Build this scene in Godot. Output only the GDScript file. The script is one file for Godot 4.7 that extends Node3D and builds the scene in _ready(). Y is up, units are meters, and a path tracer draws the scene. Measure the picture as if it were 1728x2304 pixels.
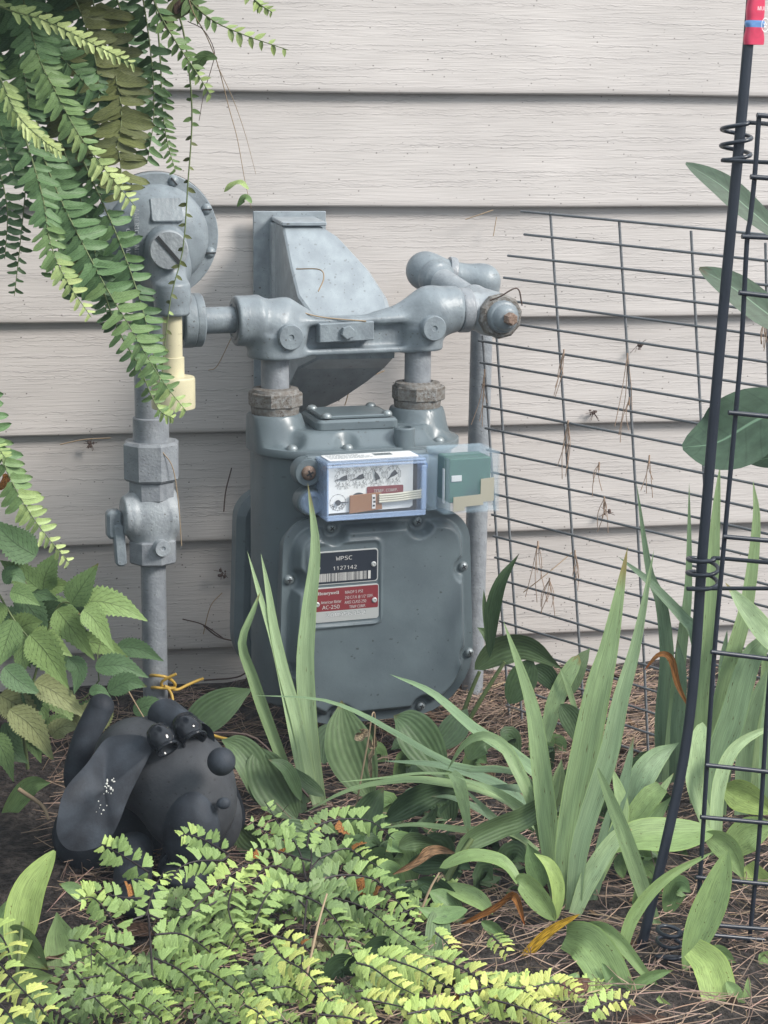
extends Node3D

# ---------------------------------------------------------------- mesh builder
class Build:
	var v := PackedVector3Array()
	var n := PackedVector3Array()
	var uv := PackedVector2Array()
	var c := PackedColorArray()
	var ix := PackedInt32Array()
	var col := Color.WHITE
	var x := Transform3D.IDENTITY

	func vert(p: Vector3, nn: Vector3, u: Vector2) -> int:
		v.append(x * p); n.append((x.basis * nn).normalized()); uv.append(u); c.append(col)
		return v.size() - 1

	func tri(a: Vector3, b: Vector3, d: Vector3) -> void:
		var nn := (d - a).cross(b - a).normalized()
		for p in [a, b, d]: ix.append(vert(p, nn, Vector2(p.x, p.y)))

	func quad(a: Vector3, b: Vector3, d: Vector3, e: Vector3) -> void:   # clockwise seen from the front
		var nn := (d - a).cross(b - a)
		if nn.length_squared() < 1e-16: nn = (e - a).cross(d - a)
		nn = nn.normalized()
		var k := vert(a, nn, Vector2(0, 0)); vert(b, nn, Vector2(1, 0)); vert(d, nn, Vector2(1, 1)); vert(e, nn, Vector2(0, 1))
		for q in [0, 1, 2, 0, 2, 3]: ix.append(k + q)

	func fan(poly: PackedVector3Array) -> void:                           # flat convex face
		var m := Vector3.ZERO
		for p in poly: m += p
		m /= poly.size()
		var nn := Vector3.ZERO
		for k in poly.size(): nn += (poly[(k + 1) % poly.size()] - m).cross(poly[k] - m)
		nn = nn.normalized()
		var q := vert(m, nn, Vector2(0.5, 0.5))
		for p in poly: vert(p, nn, Vector2(p.x, p.y))
		for k in poly.size():
			ix.append(q); ix.append(q + 1 + k); ix.append(q + 1 + (k + 1) % poly.size())

	func grid(rows: Array, wrap := false, us := 1.0, vs := 1.0) -> void:   # smooth sheet; wrap: last column repeats the first
		var w: int = rows[0].size()
		var h := rows.size()
		var k := v.size()
		var nn := PackedVector3Array(); nn.resize(w * h)
		for j in h - 1:
			var r0: PackedVector3Array = rows[j]
			var r1: PackedVector3Array = rows[j + 1]
			for i in w - 1:
				var f := (r1[i + 1] - r0[i]).cross(r0[i + 1] - r1[i])
				nn[j * w + i] += f; nn[j * w + i + 1] += f; nn[j * w + w + i] += f; nn[j * w + w + i + 1] += f
		if wrap:
			for j in h:
				var s := nn[j * w] + nn[j * w + w - 1]
				nn[j * w] = s; nn[j * w + w - 1] = s
		for j in h:
			for i in w:
				var q := nn[j * w + i]
				vert(rows[j][i], q if q.length_squared() > 1e-24 else Vector3.UP, Vector2(us * i / (w - 1), vs * j / (h - 1)))
		for j in h - 1:
			for i in w - 1:
				var a := k + j * w + i
				for q in [a, a + 1, a + w + 1, a, a + w + 1, a + w]: ix.append(q)

	func tube(path: PackedVector3Array, radii, sides := 10, caps := true) -> void:
		var rows := []
		var t0 := (path[1] - path[0]).normalized()
		var u := t0.cross(Vector3.UP if absf(t0.y) < 0.9 else Vector3.RIGHT).normalized()
		var m := path.size()
		for k in m:
			var t := (path[mini(k + 1, m - 1)] - path[maxi(k - 1, 0)]).normalized()
			u = (u - t * u.dot(t)).normalized()
			var w := t.cross(u)
			var r: float = radii[k] if radii is Array or radii is PackedFloat32Array else radii
			var row := PackedVector3Array()
			for s in sides + 1:
				var a := TAU * s / sides
				row.append(path[k] + (u * cos(a) - w * sin(a)) * r)
			rows.append(row)
		grid(rows, true)
		if caps:
			var e: PackedVector3Array = rows[0]; e = e.slice(0, sides); e.reverse(); fan(e)
			e = rows[m - 1]; e = e.slice(0, sides); fan(e)

	func lathe(prof: Array, sides := 28, at := Transform3D.IDENTITY, crease := 0.6) -> void:   # prof: [r, y, r, y ...] about y
		var keep := x
		x = x * at
		var pts: Array[Vector2] = []
		for k in prof.size() / 2: pts.append(Vector2(prof[2 * k], prof[2 * k + 1]))
		var run: Array[Vector2] = [pts[0]]
		for k in range(1, pts.size()):
			run.append(pts[k])
			var last := k == pts.size() - 1
			if last or absf((pts[k] - pts[k - 1]).angle_to(pts[k + 1] - pts[k])) > crease:
				var rows := []
				for p in run:
					var row := PackedVector3Array()
					for s in sides + 1:
						var a := TAU * s / sides
						row.append(Vector3(p.x * cos(a), p.y, p.x * sin(a)))
					rows.append(row)
				grid(rows, true)
				run = [pts[k]]
		x = keep

	func prism(poly: PackedVector2Array, z0: float, z1: float, bevel := 0.0, smooth := false, back := true) -> void:   # outline in xy (counter-clockwise), from z0 to the front z1
		var m := poly.size()
		var ins := PackedVector2Array()
		for k in m:
			var d0 := (poly[k] - poly[(k + m - 1) % m]).normalized()
			var d1 := (poly[(k + 1) % m] - poly[k]).normalized()
			var nb := (Vector2(-d0.y, d0.x) + Vector2(-d1.y, d1.x))
			nb = nb / maxf(nb.length_squared() * 0.5, 0.25)
			ins.append(poly[k] + nb * bevel)
		var loops := []
		var lv := [[poly, z0 + (bevel if back else 0.0)], [poly, z1 - bevel], [ins, z1]]
		if bevel == 0.0: lv = [[poly, z0], [poly, z1]]
		elif back: lv.push_front([ins, z0])
		for l in lv:
			var row := PackedVector3Array()
			for k in m + 1: row.append(Vector3(l[0][k % m].x, l[0][k % m].y, l[1]))
			loops.append(row)
		for j in loops.size() - 1:
			if smooth: grid([loops[j + 1], loops[j]], true)
			else:
				for k in m: quad(loops[j][k], loops[j + 1][k], loops[j + 1][k + 1], loops[j][k + 1])
		for side in 2:
			var row: PackedVector3Array = loops[-1] if side == 0 else loops[0]
			if side == 1 and not back: continue
			row = row.slice(0, m)
			var p2 := PackedVector2Array()
			for p in row: p2.append(Vector2(p.x, p.y))
			var t := Geometry2D.triangulate_polygon(p2)
			var k0 := v.size()
			for p in row: vert(p, Vector3(0, 0, 1 if side == 0 else -1), Vector2(p.x, p.y))
			for q in t.size() / 3:
				var a := t[3 * q]; var b := t[3 * q + 1]; var d := t[3 * q + 2]
				var s := (p2[b] - p2[a]).cross(p2[d] - p2[a])
				if (s < 0.0) == (side == 0): ix.append_array([k0 + a, k0 + b, k0 + d])
				else: ix.append_array([k0 + a, k0 + d, k0 + b])

	func box(mid: Vector3, size: Vector3, bevel := 0.0) -> void:
		var keep := x
		x = x * Transform3D(Basis.IDENTITY, mid)
		var w := size.x / 2; var h := size.y / 2
		if bevel == 0.0:
			prism(PackedVector2Array([Vector2(-w, -h), Vector2(w, -h), Vector2(w, h), Vector2(-w, h)]), -size.z / 2, size.z / 2)
		else:
			var b := bevel * 0.7
			prism(PackedVector2Array([Vector2(-w + b, -h), Vector2(w - b, -h), Vector2(w, -h + b), Vector2(w, h - b), Vector2(w - b, h), Vector2(-w + b, h), Vector2(-w, h - b), Vector2(-w, -h + b)]), -size.z / 2, size.z / 2, b)
		x = keep

	func ball(mid: Vector3, r: Vector3, sides := 24, rot := Basis.IDENTITY) -> void:
		var rows := []
		for j in sides / 2 + 1:
			var e := PI * j / (sides / 2)
			var row := PackedVector3Array()
			for s in sides + 1:
				var a := TAU * s / sides
				row.append(mid + rot * (Vector3(sin(e) * cos(a), -cos(e), sin(e) * sin(a)) * r))
			rows.append(row)
		grid(rows, true)

	func add(o: Build, t: Transform3D, tint := Color.WHITE) -> void:
		var k := v.size()
		var nb := t.basis.inverse().transposed()
		for j in o.v.size():
			v.append(t * o.v[j]); n.append((nb * o.n[j]).normalized()); uv.append(o.uv[j]); c.append(o.c[j] * tint)
		var flip := t.basis.determinant() < 0.0                              # a mirrored copy turns its faces round
		for j in o.ix.size(): ix.append(k + (o.ix[j / 3 * 3 + 2 - j % 3] if flip else o.ix[j]))

	func mesh() -> ArrayMesh:
		var a := []; a.resize(Mesh.ARRAY_MAX)
		a[Mesh.ARRAY_VERTEX] = v; a[Mesh.ARRAY_NORMAL] = n; a[Mesh.ARRAY_TEX_UV] = uv; a[Mesh.ARRAY_COLOR] = c; a[Mesh.ARRAY_INDEX] = ix
		var m := ArrayMesh.new()
		m.add_surface_from_arrays(Mesh.PRIMITIVE_TRIANGLES, a)
		return m

# ---------------------------------------------------------------- cast shapes: smooth joins of simple solids, meshed with surface nets
# solid: [kind, a, b, r1, r2, k]  kind 0 tapered rod, 1 flat ended cylinder (r2 rounds its rim), 2 box (b half size, r1 rounding), 3 ellipsoid (b radii); k joins smoothly, k < 0 cuts away
func field(p: Vector3, solids: Array) -> float:
	var d := 1e9
	for s in solids:
		var a: Vector3 = s[1]
		var b: Vector3 = s[2]
		var e := 0.0
		match s[0]:
			0:
				var ab := b - a
				var t := clampf((p - a).dot(ab) / ab.length_squared(), 0.0, 1.0)
				e = (p - a - ab * t).length() - lerpf(s[3], s[4], t)
			1:
				var ab := b - a
				var l := ab.length()
				var ax := ab / l
				var q := (p - a).dot(ax)
				var rr: float = (p - a - ax * q).length() - s[3] + s[4]
				var hh: float = absf(q - l / 2) - l / 2 + s[4]
				e = minf(maxf(rr, hh), 0.0) + Vector2(maxf(rr, 0.0), maxf(hh, 0.0)).length() - s[4]
			2:
				var q: Vector3 = (p - a).abs() - b + Vector3.ONE * s[3]
				e = Vector3(maxf(q.x, 0.0), maxf(q.y, 0.0), maxf(q.z, 0.0)).length() + minf(maxf(q.x, maxf(q.y, q.z)), 0.0) - s[3]
			3:
				var q := (p - a) / b
				var l := q.length()
				e = (l - 1.0) * l / maxf((q / b).length(), 1e-6)
		var k: float = s[5]
		if d > 1e8: d = e
		elif k >= 0.0:
			var h := maxf(k - absf(d - e), 0.0) / maxf(k, 1e-6)
			d = minf(d, e) - h * h * k * 0.25
		else:
			var h := maxf(-k - absf(d + e), 0.0) / -k
			d = maxf(d, -e) + h * h * -k * 0.25
	return d

func cast(solids: Array, lo: Vector3, hi: Vector3, cell: float) -> Build:
	var o := Build.new()
	var dim := Vector3i(((hi - lo) / cell).ceil()) + Vector3i.ONE
	var val := {}
	var blk := 4
	for bk in range(0, dim.z, blk):
		for bj in range(0, dim.y, blk):
			for bi in range(0, dim.x, blk):
				var at := lo + Vector3(bi + 2, bj + 2, bk + 2) * cell
				var m := field(at, solids)
				if absf(m) > cell * 4.2: continue
				var near := []
				for s in solids:
					if field(at, [s]) < m + cell * 7.5 + s[5]: near.append(s)
				for k in range(bk, bk + blk + 1):
					for j in range(bj, bj + blk + 1):
						for i in range(bi, bi + blk + 1):
							var q: int = (k * 512 + j) * 512 + i
							if not val.has(q): val[q] = field(lo + Vector3(i, j, k) * cell, near)
	var id := {}
	var cn := [Vector3i(0, 0, 0), Vector3i(1, 0, 0), Vector3i(0, 1, 0), Vector3i(1, 1, 0), Vector3i(0, 0, 1), Vector3i(1, 0, 1), Vector3i(0, 1, 1), Vector3i(1, 1, 1)]
	var off := [0, 1, 512, 513, 262144, 262145, 262656, 262657]
	var ed := [[0, 1], [2, 3], [4, 5], [6, 7], [0, 2], [1, 3], [4, 6], [5, 7], [0, 4], [1, 5], [2, 6], [3, 7]]
	for q in val:
		var g := PackedFloat32Array()
		var neg := 0
		for e in 8:
			if not val.has(q + off[e]): break
			var f: float = val[q + off[e]]
			g.append(f)
			if f < 0.0: neg += 1
		if g.size() < 8 or neg == 0 or neg == 8: continue
		var s := Vector3.ZERO
		var m := 0
		for e in ed:
			var a: float = g[e[0]]; var b: float = g[e[1]]
			if (a < 0.0) == (b < 0.0): continue
			s += Vector3(cn[e[0]]).lerp(Vector3(cn[e[1]]), a / (a - b)); m += 1
		s /= m
		var base := Vector3(q % 512, (q / 512) % 512, q / 262144)
		var p := lo + (base + s) * cell
		var nn := Vector3(g[1] + g[3] + g[5] + g[7] - g[0] - g[2] - g[4] - g[6], g[2] + g[3] + g[6] + g[7] - g[0] - g[1] - g[4] - g[5], g[4] + g[5] + g[6] + g[7] - g[0] - g[1] - g[2] - g[3])
		id[q] = o.vert(p, nn, Vector2(p.x, p.y))
	for q in id:
		for ax in 3:
			var st: int = [1, 512, 262144][ax]
			var u: int = [512, 262144, 1][ax]
			var w: int = [262144, 1, 512][ax]
			if not val.has(q + st): continue
			var a: float = val[q]; var b: float = val[q + st]
			if (a < 0.0) == (b < 0.0): continue
			if not (id.has(q - u) and id.has(q - w) and id.has(q - u - w)): continue
			var f := [id[q], id[q - u], id[q - u - w], id[q - w]]
			if a >= 0.0: f = [f[0], f[3], f[2], f[1]]
			for e in [0, 2, 1, 0, 3, 2]: o.ix.append(f[e])
	return o

# ---------------------------------------------------------------- outlines
func rrect(w: float, h: float, r: float, seg := 5, mid := Vector2.ZERO) -> PackedVector2Array:
	var p := PackedVector2Array()
	for q in 4:
		var cx := (w / 2 - r) * (1 if q == 0 or q == 3 else -1)
		var cy := (h / 2 - r) * (1 if q < 2 else -1)
		for s in seg + 1:
			var a := PI / 2 * (q + float(s) / seg)
			p.append(mid + Vector2(cx + r * cos(a), cy + r * sin(a)))
	return p

func ngon(k: int, r: float, turn := 0.0, mid := Vector2.ZERO) -> PackedVector2Array:
	var p := PackedVector2Array()
	for s in k: p.append(mid + Vector2.from_angle(turn + TAU * s / k) * r)
	return p

func mm(a: Array) -> PackedVector3Array:
	var p := PackedVector3Array()
	for k in a.size() / 3: p.append(Vector3(a[3 * k], a[3 * k + 1], a[3 * k + 2]) * 0.001)
	return p

func curve(p: PackedVector3Array, steps: int) -> PackedVector3Array:   # Catmull-Rom through the points
	var o := PackedVector3Array()
	var m := p.size()
	for s in steps + 1:
		var f := float(s) / steps * (m - 1)
		var k := mini(int(f), m - 2)
		var a := p[k - 1] if k > 0 else p[0] * 2 - p[1]
		var d := p[k + 2] if k < m - 2 else p[m - 1] * 2 - p[m - 2]
		o.append(p[k].cubic_interpolate(p[k + 1], a, d, f - k))
	return o

func aim(at: Vector3, dir: Vector3, roll := 0.0) -> Transform3D:        # local y along dir
	var y := dir.normalized()
	var xx := y.cross(Vector3(0, 0, 1) if absf(y.z) < 0.9 else Vector3(0, 1, 0)).normalized()
	return Transform3D(Basis(xx, y, xx.cross(y)).rotated(y, roll), at)

func face(at: Vector3, dir: Vector3, roll := 0.0) -> Transform3D:       # local z along dir, y as far up as it goes
	var z := dir.normalized()
	var xx := Vector3.UP.cross(z).normalized()
	return Transform3D(Basis(xx, z.cross(xx), z).rotated(z, roll), at)

# ---------------------------------------------------------------- things and parts
var taken := {}
func numbered(called: String) -> String:
	taken[called] = taken.get(called, -1) + 1
	return called if taken[called] == 0 else "%s_%03d" % [called, taken[called]]

func tag(o: Node, label: String, category := "", group := "", kind := "") -> void:
	if label: o.set_meta("label", label)
	if category: o.set_meta("category", category)
	if group: o.set_meta("group", group)
	if kind: o.set_meta("kind", kind)

func thing(called: String, label: String, category: String, at := Vector3.ZERO, turn := 0.0, group := "") -> Node3D:
	var o := Node3D.new()
	o.name = numbered(called)
	add_child(o)
	o.position = at; o.rotation.y = turn
	tag(o, label, category, group)
	return o

func part(called: String, shape, m: Material, parent: Node3D, at := Transform3D.IDENTITY) -> MeshInstance3D:
	var o := MeshInstance3D.new()
	o.mesh = shape.mesh() if shape is Build else shape
	o.set_surface_override_material(0, m)
	o.transform = at
	var k := 0
	o.name = called
	while parent.has_node(NodePath(o.name)):
		k += 1
		o.name = "%s_%03d" % [called, k]
	if parent == self: o.name = numbered(called)
	parent.add_child(o, true)
	return o

# ---------------------------------------------------------------- materials
var rng := RandomNumberGenerator.new()
var M := {}
func r(a: float, b: float) -> float: return rng.randf_range(a, b)

func tex(img: Image) -> ImageTexture:
	img.generate_mipmaps()
	return ImageTexture.create_from_image(img)

func noise(freq: float, seed_: int, oct := 4, kind := FastNoiseLite.TYPE_SIMPLEX_SMOOTH) -> FastNoiseLite:
	var f := FastNoiseLite.new()
	f.noise_type = kind; f.frequency = freq; f.seed = seed_; f.fractal_octaves = oct
	return f

func mix_img(size: int, sd: int, low: Color, high: Color, spots: int, spot_col: Color, freq := 0.012, spot_max := 4.0) -> Image:
	# soft mottling between two colours, a fine grain, and dirt spots
	var a := noise(freq, sd, 5).get_seamless_image(size, size)
	var b := noise(0.15, sd + 1, 2).get_seamless_image(size, size)
	var o := Image.create(size, size, false, Image.FORMAT_RGB8)
	for y in size:
		for xx in size:
			var t := clampf((a.get_pixel(xx, y).r - 0.5) * 1.5 + 0.5 + (b.get_pixel(xx, y).r - 0.5) * 0.3, 0.0, 1.0)
			o.set_pixel(xx, y, low.lerp(high, t))
	rng.seed = sd
	for k in spots:
		var cx := rng.randi_range(6, size - 7); var cy := rng.randi_range(6, size - 7)
		var rad := pow(rng.randf(), 3.0) * spot_max + 0.6
		var sx := r(0.5, 1.4)
		for y in range(int(cy - rad * 2), int(cy + rad * 2) + 1):
			for xx in range(int(cx - rad * 2), int(cx + rad * 2) + 1):
				if xx < 0 or y < 0 or xx >= size or y >= size: continue
				var d := Vector2((xx - cx) * sx, y - cy).length() / rad
				if d < 1.0 + (b.get_pixel(xx, y).r - 0.5) * 1.5: o.set_pixel(xx, y, o.get_pixel(xx, y).lerp(spot_col, 0.75))
	return o

func bumps(size: int, sd: int, freq: float, strength: float, oct := 3) -> ImageTexture:
	var i := noise(freq, sd, oct).get_seamless_image(size, size)
	i.convert(Image.FORMAT_RGBA8)
	i.bump_map_to_normal_map(strength)
	return tex(i)

func mat(color: Color, rough := 0.6, metal := 0.0) -> StandardMaterial3D:
	var m := StandardMaterial3D.new()
	m.albedo_color = color; m.roughness = rough; m.metallic = metal
	return m

func painted(t: Texture2D, color: Color, rough: float, nrm: Texture2D, scale: float, depth := 0.5) -> StandardMaterial3D:
	var m := mat(color, rough)
	m.albedo_texture = t
	m.uv1_triplanar = true; m.uv1_scale = Vector3.ONE * scale
	if nrm:
		m.normal_enabled = true; m.normal_texture = nrm; m.normal_scale = depth
	return m

func lin(a: float, b: float, c: float) -> Color: return Color(a, b, c).linear_to_srgb()

func leafy(t: Texture2D, nrm: Texture2D, color: Color, rough := 0.5, back := 0.35) -> StandardMaterial3D:
	var m := mat(color, rough)
	m.albedo_texture = t
	m.cull_mode = BaseMaterial3D.CULL_DISABLED
	m.vertex_color_use_as_albedo = true
	if nrm:
		m.normal_enabled = true; m.normal_texture = nrm; m.normal_scale = 0.7
	m.backlight_enabled = true
	var l := color.srgb_to_linear()
	m.backlight = Color(l.r * 1.25, l.g * 1.15, l.b * 0.6) .linear_to_srgb() * back
	m.metallic_specular = 0.35
	return m

# ---------------------------------------------------------------- plants
const OPEN := Vector3(-0.12, 0.42, 0.9)     # the side open to the light, away from the house

func width_at(prof: String, t: float) -> float:
	match prof:
		"sword": return minf(1.0, 0.72 + 0.8 * t) * pow(clampf(1.0 - pow(t, 2.6), 0.0, 1.0), 0.9)
		"arch": return minf(1.0, 0.6 + 1.2 * t) * pow(clampf(1.0 - pow(t, 3.0), 0.0, 1.0), 0.8)
		"broad": return pow(sin(PI * pow(clampf(t, 0.0, 1.0), 0.82)), 0.85) * (1.0 - 0.35 * smoothstep(0.75, 1.0, t)) + 0.02
		"lance": return pow(sin(PI * clampf(t * 0.97 + 0.02, 0.0, 1.0)), 0.7)
		"blunt": return minf(1.0, 0.65 + t) * sqrt(clampf(1.0 - pow(t, 8.0), 0.0, 1.0))
		"oval": return pow(sin(PI * pow(clampf(t, 0.0, 1.0), 0.66)), 0.85) * (1.0 - 0.3 * smoothstep(0.6, 1.0, t)) + 0.02
	return 1.0

# a leaf as a bent sheet: mid-line through the points, width in mm, turned about its own length, folded along its midrib
func leaf(root: Node3D, pts: Array, width: float, prof: String, m: Material, turn := 0.0, fold := 0.25, called := "leaf", wave := 0.0, teeth := 0) -> MeshInstance3D:
	var p := mm(pts)
	for k in p.size(): p[k] -= root.position
	var steps := 18 if teeth == 0 else teeth * 2
	var path := curve(p, steps)
	var b := Build.new()
	var rows := []
	var cols := 6
	var ph := r(0, TAU)
	for k in steps + 1:
		var t := float(k) / steps
		var tn := (path[mini(k + 1, steps)] - path[maxi(k - 1, 0)]).normalized()
		var s := tn.cross(OPEN)
		if s.length() < 0.25: s = tn.cross(Vector3(0, 1, 0.2))
		s = s.normalized().rotated(tn, turn + wave * 0.6 * sin(t * 4.0 + ph))
		var nn := s.cross(tn)
		var w := width_at(prof, t) * width * 0.0005
		if teeth: w *= 1.0 + (0.09 if k % 2 else -0.09)
		var row := PackedVector3Array()
		for i in cols + 1:
			var u := 2.0 * i / cols - 1.0
			row.append(path[k] + s * u * w * cos(fold * 0.7) + nn * (absf(u) * w * fold - wave * w * 0.22 * u * u * sin(t * 13.0 + ph + u)))
		rows.append(row)
	b.grid(rows)
	if rng.randf() < 0.3:                                      # a tip gone brown
		for k in b.v.size():
			if b.uv[k].y > r(0.9, 0.97): b.c[k] = Color(1.1, 0.62, 0.5)
	return part(called, b, m, root)

func stalk(root: Node3D, pts: Array, r0: float, r1: float, m: Material, called := "stem") -> MeshInstance3D:
	var p := mm(pts)
	for k in p.size(): p[k] -= root.position
	var path := curve(p, maxi(6, p.size() * 4))
	var rad := []
	for k in path.size(): rad.append(lerpf(r0, r1, float(k) / (path.size() - 1)) * 0.001)
	var b := Build.new()
	b.tube(path, rad, 6)
	return part(called, b, m, root)

func leaflet(kind: String, sd: int) -> Build:     # unit leaflet: base at the origin, one unit along x, lying in xz
	rng.seed = sd
	var b := Build.new()
	if kind == "pinna":                           # oblong, blunt, a little ear at its base
		var rows := []
		for k in 8:
			var t := k / 7.0
			var w := 0.17 * pow(clampf(1.0 - pow(t, 4.5), 0.0, 1.0), 0.6) * (0.75 + 0.5 * minf(1.0, t * 5.0) - 0.25 * t) * r(0.94, 1.06)
			var ear := 0.1 * exp(-pow((t - 0.1) / 0.09, 2.0))
			var row := PackedVector3Array()
			for i in 5:
				var u := i / 2.0 - 1.0
				row.append(Vector3(t, -0.16 * t * t + 0.05 * absf(u) - 0.02 * sin(t * 9.0 + sd) * u, u * (w + (ear if u > 0 else 0.0)) - 0.06 * sin(t * 2.4)))
			rows.append(row)
		b.grid(rows)
	elif kind == "fan":                           # oblong fan: one straight edge, the outer edges cut into rounded lobes
		var mid := PackedVector3Array(); var rim := PackedVector3Array(); var zero := PackedVector3Array()
		var cup := r(-0.1, 0.12)
		for k in 21:
			var t := k / 20.0
			var a := lerpf(-0.16, 1.2, t)
			var rad := lerpf(1.0, 0.5, pow(t, 0.75)) * (0.9 + 0.13 * absf(sin(t * PI * 4.0 + 0.5))) * r(0.96, 1.04)
			rim.append(Vector3(cos(a) * rad, -0.14 * rad * rad + r(-0.025, 0.025), sin(a) * rad))
			mid.append(Vector3(cos(a) * rad * 0.5, 0.03 + cup * 0.4, sin(a) * rad * 0.5))
			zero.append(Vector3(0.03, 0, 0))
		b.grid([zero, mid, rim])
	else:                                         # small pointed
		var rows := []
		for k in 5:
			var t := k / 4.0
			var w := 0.24 * sin(PI * minf(1.0, t * 0.8 + 0.2))
			rows.append(PackedVector3Array([Vector3(t, -0.15 * t * t, -w), Vector3(t, -0.15 * t * t - 0.05, 0), Vector3(t, -0.15 * t * t, w)]))
		b.grid(rows)
	return b

# a frond: a stem with rows of leaflets. ms: materials from the base to the tip. When single is set every leaflet is a piece of its own.
func frond(root: Node3D, pts: Array, size: float, pairs: int, kind: String, ms: Array, stem: Material, single := false, up := OPEN, lean := 0.35, called := "frond", bare := 0.0, shrink := 0.75, curl := 0.35) -> MeshInstance3D:
	var p := mm(pts)
	for k in p.size(): p[k] -= root.position
	var path := curve(p, 24)
	var b := Build.new()
	var rad := []
	for k in 25: rad.append(lerpf(0.0011, 0.0004, k / 24.0))
	b.tube(path, rad, 5, false)
	var body: MeshInstance3D = null
	if single: body = part(called, b, stem, root)
	var lf := {}
	for k in pairs * 2:
		if rng.randf() < 0.05: continue
		var t := lerpf(bare, 1.0, (k + 0.5 + r(-0.3, 0.3)) / (pairs * 2.0))
		var f := t * 24.0
		var j := mini(int(f), 23)
		var at := path[j].lerp(path[j + 1], f - j)
		var tn := (path[j + 1] - path[j]).normalized()
		var nn := (up - tn * up.dot(tn)).normalized()
		var s := tn.cross(nn) * (1.0 if k % 2 else -1.0)
		var le := size * 0.001 * (1.0 - shrink * pow(t, 2.5)) * minf(1.0, 0.65 + (t - bare) * 4.0) * r(0.78, 1.14)
		var d := (s * cos(lean) + tn * sin(lean + r(-0.22, 0.22)) - nn * r(-0.15, curl)).normalized()
		var y := (nn + s * r(-0.4, 0.4) + tn * r(-0.55, 0.35)).normalized()
		var z := d.cross(y).normalized()
		y = z.cross(d)
		if k % 2 == 0: z = -z
		var xf := Transform3D(Basis(d * le, y * le, z * le), at)
		var m: int = clampi(int((t - bare) / (1.0 - bare) * ms.size() + r(-0.4, 0.4)), 0, ms.size() - 1)
		if single: part("leaflet", shapes[kind][rng.randi() % 3], M.deadleaf[2] if rng.randf() < 0.02 else ms[m], body, xf)
		else:
			if not lf.has(m): lf[m] = Build.new()
			var g := r(0.82, 1.12)
			lf[m].add(builds[kind][rng.randi() % 3], xf, Color(g, g, g * r(0.85, 1.1)))
	if not single:
		var a := ArrayMesh.new()
		var mats := [stem]
		a = b.mesh()
		for m in lf:
			var q: ArrayMesh = lf[m].mesh()
			a.add_surface_from_arrays(Mesh.PRIMITIVE_TRIANGLES, q.surface_get_arrays(0))
			mats.append(ms[m])
		body = part(called, a, stem, root)
		for k in mats.size(): body.set_surface_override_material(k, mats[k])
	return body
var builds := {}
var shapes := {}

# ---------------------------------------------------------------- small fittings
func letters(txt: String, size: float, font: Font, width := 1.0) -> Build:       # flat lettering, size = height of a capital
	var t := TextMesh.new()
	t.text = txt; t.font = font; t.font_size = 48; t.pixel_size = size / 34.0; t.depth = 0.0
	var b := Build.new()
	for s in t.get_surface_count():
		var a := t.surface_get_arrays(s)
		var k := b.v.size()
		for j in a[Mesh.ARRAY_VERTEX].size():
			var p: Vector3 = a[Mesh.ARRAY_VERTEX][j]
			b.vert(Vector3(p.x * width, p.y, 0), Vector3(0, 0, 1), Vector2(0, 0))
		for j in a[Mesh.ARRAY_INDEX]: b.ix.append(k + j)
	return b

func screw(parent: Node3D, at: Vector3, dir: Vector3, rad: float, m: Material, dark: Material, cross := true, turn := 0.4) -> void:
	var b := Build.new()
	b.lathe([rad, -0.3 * rad, rad, 0.05 * rad, 0.8 * rad, 0.36 * rad, 0.45 * rad, 0.56 * rad, 0.001 * rad, 0.62 * rad], 18, aim(at, dir))
	var h := part("screw", b, m, parent)
	var s := Build.new()
	s.x = face(at + dir.normalized() * 0.56 * rad, dir, turn)
	if cross:
		s.box(Vector3.ZERO, Vector3(rad * 1.0, rad * 0.22, rad * 0.16)); s.box(Vector3(0, 0, 0.0004 * 0.3), Vector3(rad * 0.22, rad * 1.0, rad * 0.16))
	else: s.box(Vector3.ZERO, Vector3(rad * 1.75, rad * 0.26, rad * 0.2))
	part("slot", s, dark, h)

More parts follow.
